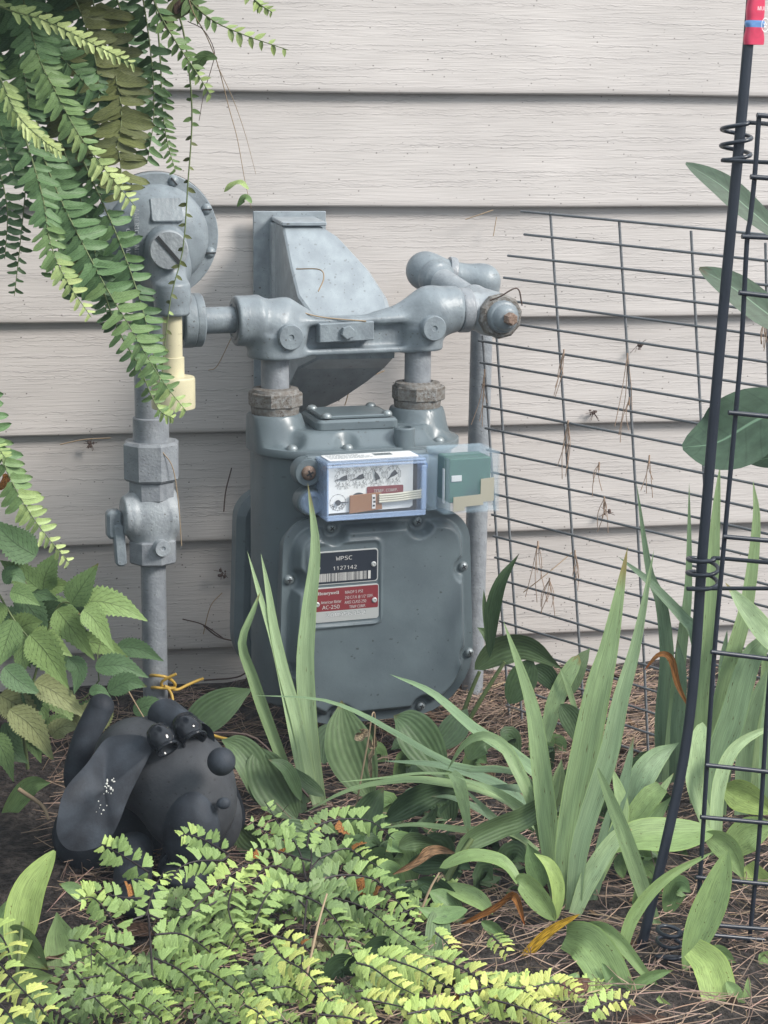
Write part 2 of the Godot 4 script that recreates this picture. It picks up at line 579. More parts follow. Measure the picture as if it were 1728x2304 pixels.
func make_materials() -> void:
	var sans := SystemFont.new(); sans.font_names = PackedStringArray(["Droid Sans"])
	var serif := SystemFont.new(); serif.font_names = PackedStringArray(["Droid Serif"]); serif.font_weight = 700
	var mono := SystemFont.new(); mono.font_names = PackedStringArray(["Droid Sans Mono"])
	fonts = {"sans": sans, "serif": serif, "mono": mono}
	var peel := bumps(512, 5, 0.03, 2.0)
	var rough := bumps(512, 6, 0.06, 5.0, 5)
	var clean := tex(mix_img(512, 11, Color(0.9, 0.9, 0.91), Color(1, 1, 1), 170, Color(0.66, 0.63, 0.6), 0.006, 2.0))
	var worn := tex(mix_img(512, 12, Color(0.86, 0.86, 0.87), Color(1, 1, 1), 300, Color(0.55, 0.5, 0.47), 0.014, 2.2))
	var rusty := tex(mix_img(512, 13, Color(0.68, 0.62, 0.56), Color(1, 1, 1), 420, Color(0.42, 0.25, 0.16), 0.02, 6.0))
	M.meter = painted(clean, lin(0.13, 0.162, 0.176), 0.34, peel, 4.0, 0.12)
	M.pipe = painted(worn, lin(0.265, 0.285, 0.305), 0.42, rough, 7.0, 0.3)
	M.castm = painted(worn, lin(0.225, 0.262, 0.285), 0.42, rough, 6.0, 0.16)
	M.pale = painted(worn, lin(0.32, 0.35, 0.37), 0.5, rough, 7.0, 0.3)
	M.bracket = painted(worn, lin(0.31, 0.35, 0.375), 0.38, peel, 5.0, 0.2)
	M.rust = painted(rusty, lin(0.25, 0.255, 0.255), 0.65, rough, 14.0, 0.8)
	M.screwm = mat(lin(0.24, 0.27, 0.28), 0.4, 0.4)
	M.rustscrew = painted(rusty, lin(0.3, 0.22, 0.18), 0.6, rough, 30.0, 0.4)
	M.dark = mat(lin(0.02, 0.022, 0.025), 0.6)
	M.alu = mat(lin(0.52, 0.53, 0.52), 0.45, 0.35)
	M.ink = mat(lin(0.03, 0.035, 0.045), 0.6)
	M.inkmid = mat(lin(0.1, 0.105, 0.11), 0.6); M.inkpale = mat(lin(0.3, 0.31, 0.31), 0.6)
	M.plateblack = mat(lin(0.018, 0.024, 0.036), 0.45)
	M.platered = mat(lin(0.2, 0.028, 0.035), 0.5)
	M.print = mat(lin(0.55, 0.54, 0.52), 0.6)
	M.dial = mat(lin(0.78, 0.8, 0.8), 0.45)
	M.copper = mat(lin(0.28, 0.13, 0.06), 0.5)
	M.ribbon = mat(lin(0.6, 0.59, 0.5), 0.5)
	M.board = painted(clean, lin(0.012, 0.1, 0.052), 0.5, null, 6.0)
	M.tape = mat(lin(0.38, 0.36, 0.29), 0.6)
	M.cream = painted(clean, lin(0.62, 0.57, 0.38), 0.4, peel, 5.0, 0.1)
	M.window = mat(Color(0.93, 0.96, 1.0, 0.08), 0.04); M.window.transparency = BaseMaterial3D.TRANSPARENCY_ALPHA
	M.tint = mat(Color(0.7, 0.79, 0.92, 0.32), 0.2); M.tint.transparency = BaseMaterial3D.TRANSPARENCY_ALPHA
	M.frost = mat(Color(0.76, 0.85, 0.91, 0.12), 0.3); M.frost.transparency = BaseMaterial3D.TRANSPARENCY_ALPHA
	M.bluecap = mat(lin(0.08, 0.15, 0.36), 0.25)
	M.wire = painted(worn, lin(0.15, 0.16, 0.17), 0.5, rough, 12.0, 0.3)
	M.coat = painted(clean, lin(0.02, 0.026, 0.038), 0.35, peel, 8.0, 0.1)
	M.sleeve = mat(lin(0.55, 0.045, 0.1), 0.3)
	M.sleeveblue = mat(lin(0.12, 0.25, 0.5), 0.3)
	M.white = mat(lin(0.7, 0.7, 0.7), 0.5)
	M.iron = painted(tex(mix_img(512, 14, Color(0.6, 0.58, 0.58), Color(1, 1, 1), 260, Color(1.0, 0.98, 0.95), 0.008, 1.3)), lin(0.05, 0.06, 0.074), 0.62, rough, 5.0, 0.12)
	M.ironbrown = painted(worn, lin(0.056, 0.06, 0.066), 0.62, rough, 6.0, 0.15)
	M.iron.metallic_specular = 0.3; M.ironbrown.metallic_specular = 0.3
	M.glass = mat(lin(0.012, 0.014, 0.018), 0.05); M.glass.metallic_specular = 0.4
	M.dropping = mat(lin(0.6, 0.6, 0.56), 0.8)
	M.yellow = mat(lin(0.5, 0.32, 0.06), 0.45)
	M.needle = mat(lin(0.32, 0.225, 0.165), 0.7); M.needle.vertex_color_use_as_albedo = true
	M.twig = mat(lin(0.09, 0.06, 0.05), 0.8)
	M.straw = mat(lin(0.3, 0.22, 0.14), 0.8)
	M.wiry = mat(lin(0.025, 0.018, 0.02), 0.5)
	M.greenstem = mat(lin(0.12, 0.16, 0.06), 0.6)

	# leaf sheets: u across, v along
	var sword := Image.create(128, 256, false, Image.FORMAT_RGB8)
	var swordh := Image.create(128, 256, false, Image.FORMAT_RGBA8)
	var hosta := Image.create(256, 256, false, Image.FORMAT_RGB8)
	var hostah := Image.create(256, 256, false, Image.FORMAT_RGBA8)
	var net := Image.create(256, 256, false, Image.FORMAT_RGB8)
	var neth := Image.create(256, 256, false, Image.FORMAT_RGBA8)
	var milk := Image.create(256, 256, false, Image.FORMAT_RGB8)
	var dead := Image.create(128, 128, false, Image.FORMAT_RGB8)
	var na := noise(0.02, 31, 4); var nb := noise(0.3, 32, 2)
	for y in 256:
		for xx in 256:
			var u := xx / 255.0 * 2.0 - 1.0
			var v := y / 255.0
			var mott := na.get_noise_2d(xx * 1.3, y * 1.3) * 0.09 + nb.get_noise_2d(xx, y) * 0.03
			if xx < 128:
				var us := xx / 127.0 * 2.0 - 1.0
				var st := nb.get_noise_2d(xx * 6.0, y * 0.05) * 0.3 + nb.get_noise_2d(xx * 2.0 + 90.0, y * 0.1) * 0.15
				var g := 0.93 + st * 0.8 + mott
				var e := smoothstep(0.9, 0.99, absf(us))
				sword.set_pixel(xx, y, Color(g, g, g).lerp(Color(1.0, 1.0, 0.9), e * 0.8))
				swordh.set_pixel(xx, y, Color.from_hsv(0, 0, clampf(0.5 + st * 0.8, 0, 1)))
				if y < 128:
					var gd := 0.75 + na.get_noise_2d(xx * 4.0, y * 2.0) * 0.5
					dead.set_pixel(xx, y, Color(gd, gd * 0.97, gd * 0.93))
			var hv := cos(u * PI * 8.0)
			var hg := 0.92 + hv * 0.05 + mott - 0.12 * exp(-pow(u / 0.03, 2.0))
			hosta.set_pixel(xx, y, Color(hg, hg, hg))
			hostah.set_pixel(xx, y, Color.from_hsv(0, 0, clampf(0.5 + 0.4 * hv, 0, 1)))
			var q := fposmod(v * 9.0 - absf(u) * 2.6, 1.0)
			var vein := exp(-pow((q - 0.5) / 0.07, 2.0)) + exp(-pow(u / 0.035, 2.0)) * 1.4
			var ng := 0.93 - 0.2 * minf(vein, 1.0) + mott
			net.set_pixel(xx, y, Color(ng, ng, ng))
			neth.set_pixel(xx, y, Color.from_hsv(0, 0, clampf(0.75 - 0.5 * vein - absf(q - 0.5) * 0.3, 0, 1)))
			var mr := exp(-pow(u / (0.05 * (1.2 - v)), 2.0))
			var mg := 0.62 + mott - 0.06 * exp(-pow((fposmod(v * 8.0 - absf(u) * 1.2, 1.0) - 0.5) / 0.06, 2.0))
			milk.set_pixel(xx, y, Color(mg, mg, mg).lerp(Color(1.0, 0.98, 1.0), smoothstep(0.15, 0.75, mr)))
	rng.seed = 61
	for im in [sword, hosta, net]:                        # small brown flecks and bites
		for k in 16:
			var cx := rng.randi_range(4, im.get_width() - 5); var cy := rng.randi_range(10, 245)
			for e in range(-2, 3):
				for q in range(-2, 3):
					if Vector2(e, q).length() < r(0.6, 2.4): im.set_pixel(cx + e, cy + q, Color(0.62, 0.5, 0.42))
	for im in [swordh, hostah, neth]: im.bump_map_to_normal_map(3.0)
	var ts := tex(sword); var tsh := tex(swordh); var th := tex(hosta); var thh := tex(hostah); var tn := tex(net); var tnh := tex(neth); var tm := tex(milk); var td := tex(dead)
	M.iris = [leafy(ts, tsh, lin(0.282, 0.392, 0.192), 0.45), leafy(ts, tsh, lin(0.218, 0.319, 0.177), 0.45), leafy(ts, tsh, lin(0.348, 0.469, 0.257), 0.45), leafy(ts, tsh, lin(0.150, 0.227, 0.137), 0.45)]
	M.hosta = [leafy(th, thh, lin(0.112, 0.170, 0.078), 0.5), leafy(th, thh, lin(0.079, 0.131, 0.059), 0.5), leafy(th, thh, lin(0.053, 0.094, 0.045), 0.5), leafy(th, thh, lin(0.168, 0.230, 0.107), 0.5)]
	M.lance = [leafy(ts, null, lin(0.194, 0.283, 0.110), 0.5), leafy(ts, null, lin(0.282, 0.380, 0.123), 0.5), leafy(ts, null, lin(0.145, 0.232, 0.093), 0.5)]
	M.serrate = [leafy(tn, tnh, lin(0.174, 0.273, 0.106), 0.55), leafy(tn, tnh, lin(0.230, 0.337, 0.120), 0.55), leafy(tn, tnh, lin(0.106, 0.184, 0.085), 0.55), leafy(tn, tnh, lin(0.252, 0.279, 0.127), 0.6)]
	M.milkleaf = [leafy(tm, null, lin(0.134, 0.233, 0.145), 0.5), leafy(tm, null, lin(0.099, 0.184, 0.104), 0.5)]
	M.fern = [leafy(tn, null, lin(0.095, 0.175, 0.083), 0.5), leafy(tn, null, lin(0.142, 0.251, 0.111), 0.5), leafy(tn, null, lin(0.185, 0.290, 0.116), 0.5), leafy(tn, null, lin(0.362, 0.472, 0.190), 0.5), leafy(tn, null, lin(0.495, 0.591, 0.247), 0.5), leafy(tn, null, lin(0.165, 0.190, 0.076), 0.55)]
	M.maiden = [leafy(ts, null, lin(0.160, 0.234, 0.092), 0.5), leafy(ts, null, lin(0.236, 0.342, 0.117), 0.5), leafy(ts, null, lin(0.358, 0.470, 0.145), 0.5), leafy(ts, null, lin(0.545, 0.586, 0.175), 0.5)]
	M.deadleaf = [leafy(td, null, lin(0.3, 0.19, 0.11), 0.75, 0.1), leafy(td, null, lin(0.8, 0.52, 0.06), 0.6, 0.3), leafy(td, null, lin(0.38, 0.17, 0.05), 0.7, 0.1), leafy(td, null, lin(0.45, 0.38, 0.27), 0.8, 0.1), leafy(td, null, lin(0.13, 0.09, 0.07), 0.8, 0.0)]
	for kind in ["pinna", "fan", "small"]:
		builds[kind] = []; shapes[kind] = []
		for k in 3:
			var b := leaflet(kind, 40 + k)
			builds[kind].append(b); shapes[kind].append(b.mesh())
var fonts := {}

# ---------------------------------------------------------------- the wall: lapped boards with an embossed, cracked grain
func siding_maps(sd: int, dirty := false) -> Array:
	rng.seed = sd
	var w := 2048; var h := 256
	var img := Image.create(w, h, false, Image.FORMAT_RGB8)
	var bump := Image.create(w, h, false, Image.FORMAT_RGBA8)
	var n := noise(0.02, sd, 3); var f := noise(0.08, sd + 3, 2)
	var rx := PackedVector2Array()
	for xx in w: rx.append(Vector2.from_angle(TAU * xx / w) * w / TAU)      # round and round, so that the ends of the sheet meet
	for y in h:
		for xx in w:
			var q := rx[xx]
			var e := f.get_noise_3d(q.x * 0.12, q.y * 0.12, y * 4.0)
			var g := 0.955 + n.get_noise_3d(q.x * 0.12, q.y * 0.12, y * 0.35) * 0.06 + e * 0.03
			img.set_pixel(xx, y, Color(g, g * 0.992, g * 0.985))
			e = 0.6 + e * 0.16
			bump.set_pixel(xx, y, Color(e, e, e))
	var wob := noise(0.01, sd + 7, 3)
	for k in 230:                                     # the cracks of the grain run along the board and wander a little
		var y0 := r(3, h - 14)
		var x0 := rng.randi_range(0, w); var le := pow(rng.randf(), 1.5) * 560.0 + 50.0
		var depth := r(0.18, 0.62); var tilt := r(-0.014, 0.014)
		var off := r(0, 900)
		for q in int(le):
			var xx := (x0 + q) % w
			var yy := y0 + tilt * q + wob.get_noise_2d(q * 1.8, off) * 3.6 + wob.get_noise_2d(q * 9.0, off + 50.0) * 1.2
			var fade := minf(1.0, minf(q, le - q) / 40.0) * depth * (0.6 + 0.7 * wob.get_noise_2d(q * 4.0, off + 400.0))
			var yi := int(yy)
			var fr := yy - yi
			for e in 3:
				if yi + e < 0 or yi + e >= h: continue
				var s: float = clampf(fade * [1.0 - fr, 1.0, fr][e], 0.0, 1.0)
				img.set_pixel(xx, yi + e, img.get_pixel(xx, yi + e).lerp(Color(0.55, 0.54, 0.55), s * 0.46))
				var g := clampf(bump.get_pixel(xx, yi + e).r - 0.35 * s, 0.0, 1.0)
				bump.set_pixel(xx, yi + e, Color(g, g, g))
	for k in (800 if dirty else 190):                                     # fly specks and specks of mould
		var cx := rng.randi_range(2, w - 4); var cy := int(h * (1.0 - pow(rng.randf(), 1.5))) - 3
		var s := rng.randi_range(1, 2)
		for e in s + 1:
			for g in s:
				if cy + g > 0: img.set_pixel(mini(cx + e, w - 1), cy + g, img.get_pixel(mini(cx + e, w - 1), cy + g).lerp(Color(0.25, 0.23, 0.22), r(0.3, 0.8)))
	bump.bump_map_to_normal_map(4.0)
	return [tex(img), tex(bump)]

func build_wall() -> void:
	var wall := thing("house_wall", "house wall of pale taupe lap siding behind the gas meter", "wall")
	var ms := []
	for k in 4:
		var t: Array = siding_maps(101 + 10 * k, k == 3)
		var m := mat(lin(0.545, 0.515, 0.498), 0.5)
		m.albedo_texture = t[0]; m.normal_enabled = true; m.normal_texture = t[1]; m.normal_scale = 0.3
		ms.append(m)
	var edges := [-0.0905,0.0565,0.2045,0.3515,0.4981,0.6444,0.7891,0.9346,1.0796,1.2250]
	for k in edges.size() - 1:
		var y0: float = edges[k]; var y1: float = edges[k + 1]
		var h := y1 - y0
		# section: under the lip, round its edge, up the face that leans back, and behind the next board
		var prof := [[-0.024, y0 + 0.002], [-0.0035, y0], [-0.0012, y0 + 0.0006], [0.0, y0 + 0.003], [-0.0003, y0 + 0.008], [-0.0125, y1], [-0.014, y1 + 0.014], [-0.024, y1 + 0.014]]
		var b := Build.new()
		var x0 := -0.9; var x1 := 2.1
		for run in [[0, 1], [1, 2, 3, 4], [4, 5, 6], [6, 7]]:
			var rows := []
			for q in run:
				var row := PackedVector3Array()
				for s in 25: row.append(Vector3(lerpf(x0, x1, s / 24.0), prof[q][1] + 0.0006 * sin(s * 1.1 + k * 2.0), prof[q][0] + 0.0008 * sin(s * 0.7 + k)))
				rows.append(row)
			var k0 := b.v.size()
			b.grid(rows)
			for q in range(k0, b.v.size()):
				var p := b.v[q]
				b.uv[q] = Vector2((p.x * (1.0 if k % 2 else -1.0) + 0.37 * k) / 1.25, 1.0 - (p.y - y0) / 0.165)
		part("siding_board", b, ms[k % 3 if y0 > 0.12 else 3], wall)
	var bk := Build.new()
	bk.box(Vector3(0.6, 0.55, -0.06), Vector3(3.0, 1.5, 0.06))
	part("sheathing", bk, M.dark, wall)

func build_ground() -> void:
	var n := noise(1.6, 77, 4)
	var xs := [-30.0, -8.0, -3.0, -1.5]; var zs := [-8.0, -1.0, -0.2]
	for k in 61: xs.append(-0.6 + k * 0.035)
	for q in [2.2, 4.0, 9.0, 30.0]: xs.append(q)
	for k in 50: zs.append(-0.05 + k * 0.033)
	for q in [1.9, 3.0, 8.0, 40.0]: zs.append(q)
	var rows := []
	for z in zs:
		var row := PackedVector3Array()
		for xx in xs: row.append(Vector3(xx, ground_y(xx, z), z))
		rows.append(row)
	rows.reverse()
	var b := Build.new()
	b.grid(rows)
	var m := painted(tex(mix_img(512, 21, Color(0.35, 0.31, 0.3), Color(1, 1, 1), 600, Color(0.25, 0.2, 0.17), 0.03, 5.0)), lin(0.075, 0.06, 0.052), 0.95, bumps(512, 22, 0.08, 8.0, 5), 4.0, 1.0)
	tag(part("ground", b, m, self), "dark garden soil between the plants", "", "", "structure")
	rng.seed = 5
	var nb := Build.new()                               # the fallen needles and shreds, nobody could count them
	for k in 6800:
		var at := Vector3(r(0.0, 1.15), 0, r(0.04, 1.15))
		if k < 900: at = Vector3(r(0.52, 0.8), 0, r(0.03, 0.4))
		at.y = ground_y(at.x, at.z) + r(0.001, 0.012)
		var dir := Vector3(r(-1, 1), r(-0.16, 0.16), r(-1, 1)).normalized()
		var le := r(0.03, 0.095)
		var s := dir.cross(Vector3.UP).normalized()
		var bend := s * r(-0.012, 0.012)
		var g := r(0.35, 1.25)
		nb.col = Color(g, g * r(0.88, 1.05), g * r(0.8, 1.1))
		var pr := []
		for q in 4:
			var t := q / 3.0 - 0.5
			var p := at + dir * le * t + bend * (t * t * 4.0)
			var rr := 0.00055 * (1.1 - absf(t))
			pr.append([p + s * rr, p + Vector3(0, rr * 1.4, 0), p - s * rr])
		for q in 3:
			nb.quad(pr[q][0], pr[q][1], pr[q + 1][1], pr[q + 1][0])
			nb.quad(pr[q][1], pr[q][2], pr[q + 1][2], pr[q + 1][1])
	tag(part("pine_straw", nb, M.needle, self), "brown pine needles strewn over the soil", "pine needles", "", "stuff")
	var lb := Build.new()
	for k in 150:                                       # torn dead leaves and bark chips
		var at := Vector3(r(0.0, 1.1), 0, r(0.05, 1.1))
		at.y = ground_y(at.x, at.z) + 0.006
		var sz := r(0.008, 0.024)
		var g := r(0.3, 1.3)
		lb.col = Color(g, g * r(0.85, 1), g * r(0.75, 1))
		lb.x = Transform3D(Basis.from_euler(Vector3(r(-0.5, 0.5), r(0, TAU), r(-0.5, 0.5))), at)
		var rows2 := []
		var cv := r(-0.5, 0.5)
		for j in 5:
			var t := j / 4.0
			var w := sin(PI * (0.08 + 0.88 * t)) * 0.5 * r(0.7, 1.1)
			var row := PackedVector3Array()
			for i in 4:
				var u := i / 1.5 - 1.0
				row.append(Vector3((t - 0.5) * 2.0, cv * u * u * 0.6 + cv * t * t + r(-0.06, 0.06), u * w) * sz)
			rows2.append(row)
		lb.grid(rows2)
	lb.x = Transform3D.IDENTITY
	var lm: StandardMaterial3D = leafy(M.deadleaf[0].albedo_texture, null, lin(0.2, 0.13, 0.09), 0.85, 0.0)
	tag(part("leaf_litter", lb, lm, self), "shrivelled dead leaves and bark chips littering the soil", "leaf litter", "", "stuff")
var gn: FastNoiseLite = null
func ground_y(xx: float, z: float) -> float:
	if gn == null: gn = noise(7.0, 78, 3)
	return gn.get_noise_2d(xx, z) * 0.008 - 0.002 + 0.01 * smoothstep(0.16, 0.0, z)

# ---------------------------------------------------------------- the gas meter and its pipes, in the meter's own frame (x along its face, z out of its face)
const METER := Vector3(0.3839, 0.0594, 0.3300)
const TURN := 0.1571
func from_meter(p: Vector3) -> Vector3: return METER + p.rotated(Vector3.UP, TURN)

func round_poly(p: Array, rad: Array, seg := 9) -> PackedVector2Array:
	var o := PackedVector2Array()
	var m := p.size()
	for k in m:
		var c: Vector2 = p[k]
		var a: Vector2 = (p[(k + m - 1) % m] - c).normalized()
		var b: Vector2 = (p[(k + 1) % m] - c).normalized()
		var half := a.angle_to(b); half = absf(half) / 2
		var t: float = rad[k] / tan(half)
		var mid: Vector2 = c + (a + b).normalized() * (rad[k] / sin(half))
		var s0 := (c + a * t - mid).angle(); var s1 := (c + b * t - mid).angle()
		for s in seg + 1: o.append(mid + Vector2.from_angle(lerp_angle(s0, s1, float(s) / seg)) * rad[k])
	return o

func edge_distance(p: Vector2, poly: PackedVector2Array) -> float:
	var d := 1e9
	for k in poly.size(): d = minf(d, Geometry2D.get_closest_point_to_segment(p, poly[k], poly[(k + 1) % poly.size()]).distance_squared_to(p))
	return sqrt(d)

func ink(b: Build, txt: String, at: Vector3, size: float, font: Font, width := 1.0) -> void:
	b.add(letters(txt, size, font, width), Transform3D(Basis.IDENTITY, at))

func arc_ink(b: Build, txt: String, mid: Vector3, rad: float, deg0: float, deg1: float, size: float, upright: bool) -> void:
	for k in txt.length():
		var a := deg_to_rad(lerpf(deg0, deg1, float(k) / maxi(1, txt.length() - 1)))
		var p := mid + Vector3(sin(a), cos(a), 0) * rad
		var rot := Basis.IDENTITY if upright else Basis(Vector3(0, 0, 1), -a if absf(a) < PI / 2 else PI - a)
		if txt[k] != " ": b.add(letters(txt[k], size, fonts.sans), Transform3D(rot, p))

func disc_line(b: Build, mid: Vector3, rad: float, w: float) -> void:
	for k in 36:
		var a := Vector3(cos(TAU * k / 36), sin(TAU * k / 36), 0); var e := Vector3(cos(TAU * (k + 1) / 36), sin(TAU * (k + 1) / 36), 0)
		b.quad(mid + a * rad, mid + e * rad, mid + e * (rad - w), mid + a * (rad - w))

func build_meter() -> void:
	var g := thing("gas_meter", "grey diaphragm gas meter with a clear dial window and a black and red nameplate", "gas meter", METER, TURN)
	var outline := round_poly([Vector2(-0.123, 0.0), Vector2(0.1255, 0.0), Vector2(0.1135, 0.253), Vector2(-0.1155, 0.253)], [0.072, 0.078, 0.042, 0.038])
	var inner := PackedVector2Array()
	for p in outline: inner.append((p - Vector2(0, 0.126)) * 0.93 + Vector2(0, 0.126))
	# case: oval middle, with the flanged pans in front and behind
	var oval := PackedVector2Array()
	for p in rrect(0.244, 0.15, 0.07, 9): oval.append(p)
	var b := Build.new()
	b.x = Transform3D(Basis(Vector3(1, 0, 0), -PI / 2), Vector3(-0.003, 0, -0.093))
	b.prism(oval, 0.012, 0.326, 0.004, true)
	part("case", b, M.meter, g)
	b = Build.new(); b.prism(inner, -0.062, -0.0035, 0.0, true)
	b.prism(outline, -0.008, 0.0, 0.0016, true)
	part("front_flange", b, M.meter, g)
	b = Build.new(); var wide := PackedVector2Array()
	for p in outline: wide.append(Vector2(p.x * 1.07 - 0.001, p.y))
	b.prism(inner, -0.17, -0.12, 0.0, true); b.prism(wide, -0.198, -0.160, 0.009, true)
	part("back_cover", b, M.meter, g)
	# pressed front cover: flat rim, notches round the screws, raised pan with a ridge round the nameplates
	var scr := [Vector2(-0.0585, 0.2395), Vector2(0.0471, 0.2405), Vector2(0.1065, 0.1815), Vector2(0.1165, 0.0735), Vector2(0.0552, 0.0125), Vector2(-0.0523, 0.0125), Vector2(-0.1095, 0.1819), Vector2(-0.116, 0.074)]
	var mid := Vector2(0.0, 0.125)
	var dense := PackedVector2Array()
	for k in outline.size():
		var q := outline[(k + 1) % outline.size()]
		var cnt := maxi(1, int(outline[k].distance_to(q) / 0.0028))
		for s in cnt: dense.append(outline[k].lerp(q, float(s) / cnt))
	dense.append(dense[0])
	var rows := []
	for j in 72:
		var f := 1.0 - pow(j / 71.0, 1.25)
		var row := PackedVector3Array()
		for q in dense:
			var p := mid + (q - mid) * f * 0.998
			var d := edge_distance(p, outline)
			var e := d - 0.0105
			for s in scr: e = minf(e, p.distance_to(s) - 0.0105)
			var z := 0.0145 * smoothstep(-0.0005, 0.0085, e) + 0.0012 * smoothstep(0.01, 0.05, d)
			var fr := (p - Vector2(-0.0466, 0.1757)).abs() - Vector2(0.0438, 0.0500) + Vector2.ONE * 0.008
			var sd := Vector2(maxf(fr.x, 0), maxf(fr.y, 0)).length() + minf(maxf(fr.x, fr.y), 0.0) - 0.008
			z += 0.0026 * exp(-pow(sd / 0.0019, 2.0)) * minf(1.0, maxf(e, 0.0) / 0.005)
			row.append(Vector3(p.x, p.y, z + 0.0004))
		rows.append(row)
	b = Build.new(); b.grid(rows, true)
	part("front_cover", b, M.meter, g)
	rng.seed = 3
	for s in scr: screw(g, Vector3(s.x, s.y, 0.002), Vector3(0, 0, 1), 0.0058, M.screwm, M.dark, true, r(0, 1.5))
	# domed top with two pipe sockets
	var lid := rrect(0.2575, 0.158, 0.074, 14)
	dense = PackedVector2Array()
	for k in lid.size():
		var q := lid[(k + 1) % lid.size()]
		var cnt := maxi(1, int(lid[k].distance_to(q) / 0.004))
		for s in cnt: dense.append(lid[k].lerp(q, float(s) / cnt))
	dense.append(dense[0])
	var ts := [Vector2(-0.092, 0.0525), Vector2(-0.0287, 0.0655), Vector2(0.09, 0.0525), Vector2(-0.092, -0.0525), Vector2(0.09, -0.0525)]
	rows = []
	var lip := PackedVector3Array(); var lip0 := PackedVector3Array()
	for q in dense:
		lip0.append(Vector3(q.x * 0.985, 0.317, -q.y * 0.985)); lip.append(Vector3(q.x, 0.3185, -q.y))
	rows.append(lip0); rows.append(lip)
	for j in 44:
		var f := 1.0 - j / 43.0
		var row := PackedVector3Array()
		for q in dense:
			var p := q * f
			var d := edge_distance(p, lid)
			var cut := 1.0
			for s in ts: cut = minf(cut, smoothstep(0.007, 0.0165, p.distance_to(Vector2(s.x, -s.y))))
			var y := 0.3265 + 0.019 * smoothstep(0.003, 0.034, d) * cut
			for s in [Vector2(-0.0985, 0.0), Vector2(0.0808, 0.0)]:
				y = maxf(y, lerpf(0.3265, 0.361, smoothstep(0.0415, 0.0312, p.distance_to(s))))
			row.append(Vector3(p.x, y, -p.y))
		rows.append(row)
	b = Build.new(); b.x = Transform3D(Basis.IDENTITY, Vector3(-0.002, 0, -0.09)); b.grid(rows, true)
	part("top_cover", b, M.meter, g)
	for s in ts: screw(g, Vector3(s.x - 0.002, 0.328, s.y - 0.09), Vector3(0, 1, 0), 0.0066, M.screwm, M.dark, true, r(0, 1.5))
	b = Build.new()
	b.x = Transform3D(Basis(Vector3(0, 1, 0), -0.05) * Basis(Vector3(1, 0, 0), -PI / 2), Vector3(-0.01, 0.357, -0.082))
	b.prism(rrect(0.1, 0.082, 0.008), -0.014, 0.0, 0.003)
	b.prism(rrect(0.088, 0.07, 0.008), 0.0, 0.004, 0.003)
	var cp := part("cover_plate", b, M.meter, g)
	for s in [Vector2(-0.038, -0.03), Vector2(0.037, -0.03), Vector2(0.037, 0.028), Vector2(-0.037, 0.03)]: screw(g, Vector3(s.x - 0.01, 0.361, -0.082 - s.y), Vector3(0, 1, 0), 0.0065, M.screwm, M.dark, true, r(0, 1.5))
	b = Build.new()
	b.lathe([0.0125, 0.325, 0.0125, 0.3475, 0.0112, 0.349, 0.0085, 0.349, 0.008, 0.335], 24, Transform3D(Basis.IDENTITY, Vector3(0.0385, 0, -0.022)))
	b.lathe([0.0001, 0.337, 0.008, 0.337], 24, Transform3D(Basis.IDENTITY, Vector3(0.0385, 0, -0.022)))
	part("test_port", b, M.meter, g)

	# nameplates
	b = Build.new(); b.x = Transform3D(Basis.IDENTITY, Vector3(-0.0452, 0.1960, 0.0164)); b.prism(rrect(0.078, 0.0396, 0.004), -0.001, 0.0006, 0.0003)
	var np := part("nameplate", b, M.alu, g); tag(np, "black and silver plate with a barcode")
	b = Build.new(); b.x = Transform3D(Basis.IDENTITY, Vector3(-0.0452, 0.1960, 0.0171)); b.prism(rrect(0.0752, 0.0368, 0.0032), -0.0002, 0.0001)
	part("black_field", b, M.plateblack, np)
	b = Build.new()
	ink(b, "WPSC", Vector3(-0.0480, 0.2068, 0.0176), 0.00454, fonts.mono, 1.30)
	ink(b, "1127142", Vector3(-0.0471, 0.1954, 0.0176), 0.00418, fonts.mono, 1.20)
	rng.seed = 9
	var bx := -0.0790
	while bx < -0.0205:
		var w := r(0.0003, 0.0011)
		b.quad(Vector3(bx, 0.1801, 0.0176), Vector3(bx, 0.1898, 0.0176), Vector3(bx + w, 0.1898, 0.0176), Vector3(bx + w, 0.1801, 0.0176))
		bx += w + r(0.0003, 0.0010)
	b.quad(Vector3(-0.0188, 0.1801, 0.0176), Vector3(-0.0188, 0.1898, 0.0176), Vector3(-0.0156, 0.1898, 0.0176), Vector3(-0.0156, 0.1801, 0.0176))
	part("print", b, M.print, np)
	b = Build.new(); b.x = Transform3D(Basis.IDENTITY, Vector3(-0.0443, 0.1523, 0.0164)); b.prism(rrect(0.079, 0.0418, 0.004), -0.001, 0.0006, 0.0003)
	var rp := part("nameplate", b, M.alu, g); tag(rp, "red and silver plate with stamped serial number")
	b = Build.new(); b.x = Transform3D(Basis.IDENTITY, Vector3(-0.0443, 0.1583, 0.0171)); b.prism(rrect(0.0765, 0.0270, 0.0015), -0.0002, 0.0001)
	part("red_field", b, M.platered, rp)
	b = Build.new()
	ink(b, "Honeywell", Vector3(-0.0669, 0.1664, 0.0176), 0.00337, fonts.serif, 1.00)
	ink(b, "MAOP 5 PSI", Vector3(-0.0359, 0.1658, 0.0176), 0.00337, fonts.sans, 0.88)
	ink(b, "250 C.F.H. @ 1/2\" DIFF.", Vector3(-0.0294, 0.1594, 0.0176), 0.00240, fonts.sans, 0.71)
	ink(b, "American Meter", Vector3(-0.0635, 0.1556, 0.0176), 0.00189, fonts.sans, 0.72)
	ink(b, "AC-250", Vector3(-0.0637, 0.1495, 0.0176), 0.00449, fonts.sans, 1.06)
	ink(b, "ANSI CLASS 250", Vector3(-0.0339, 0.1537, 0.0176), 0.00240, fonts.sans, 0.78)
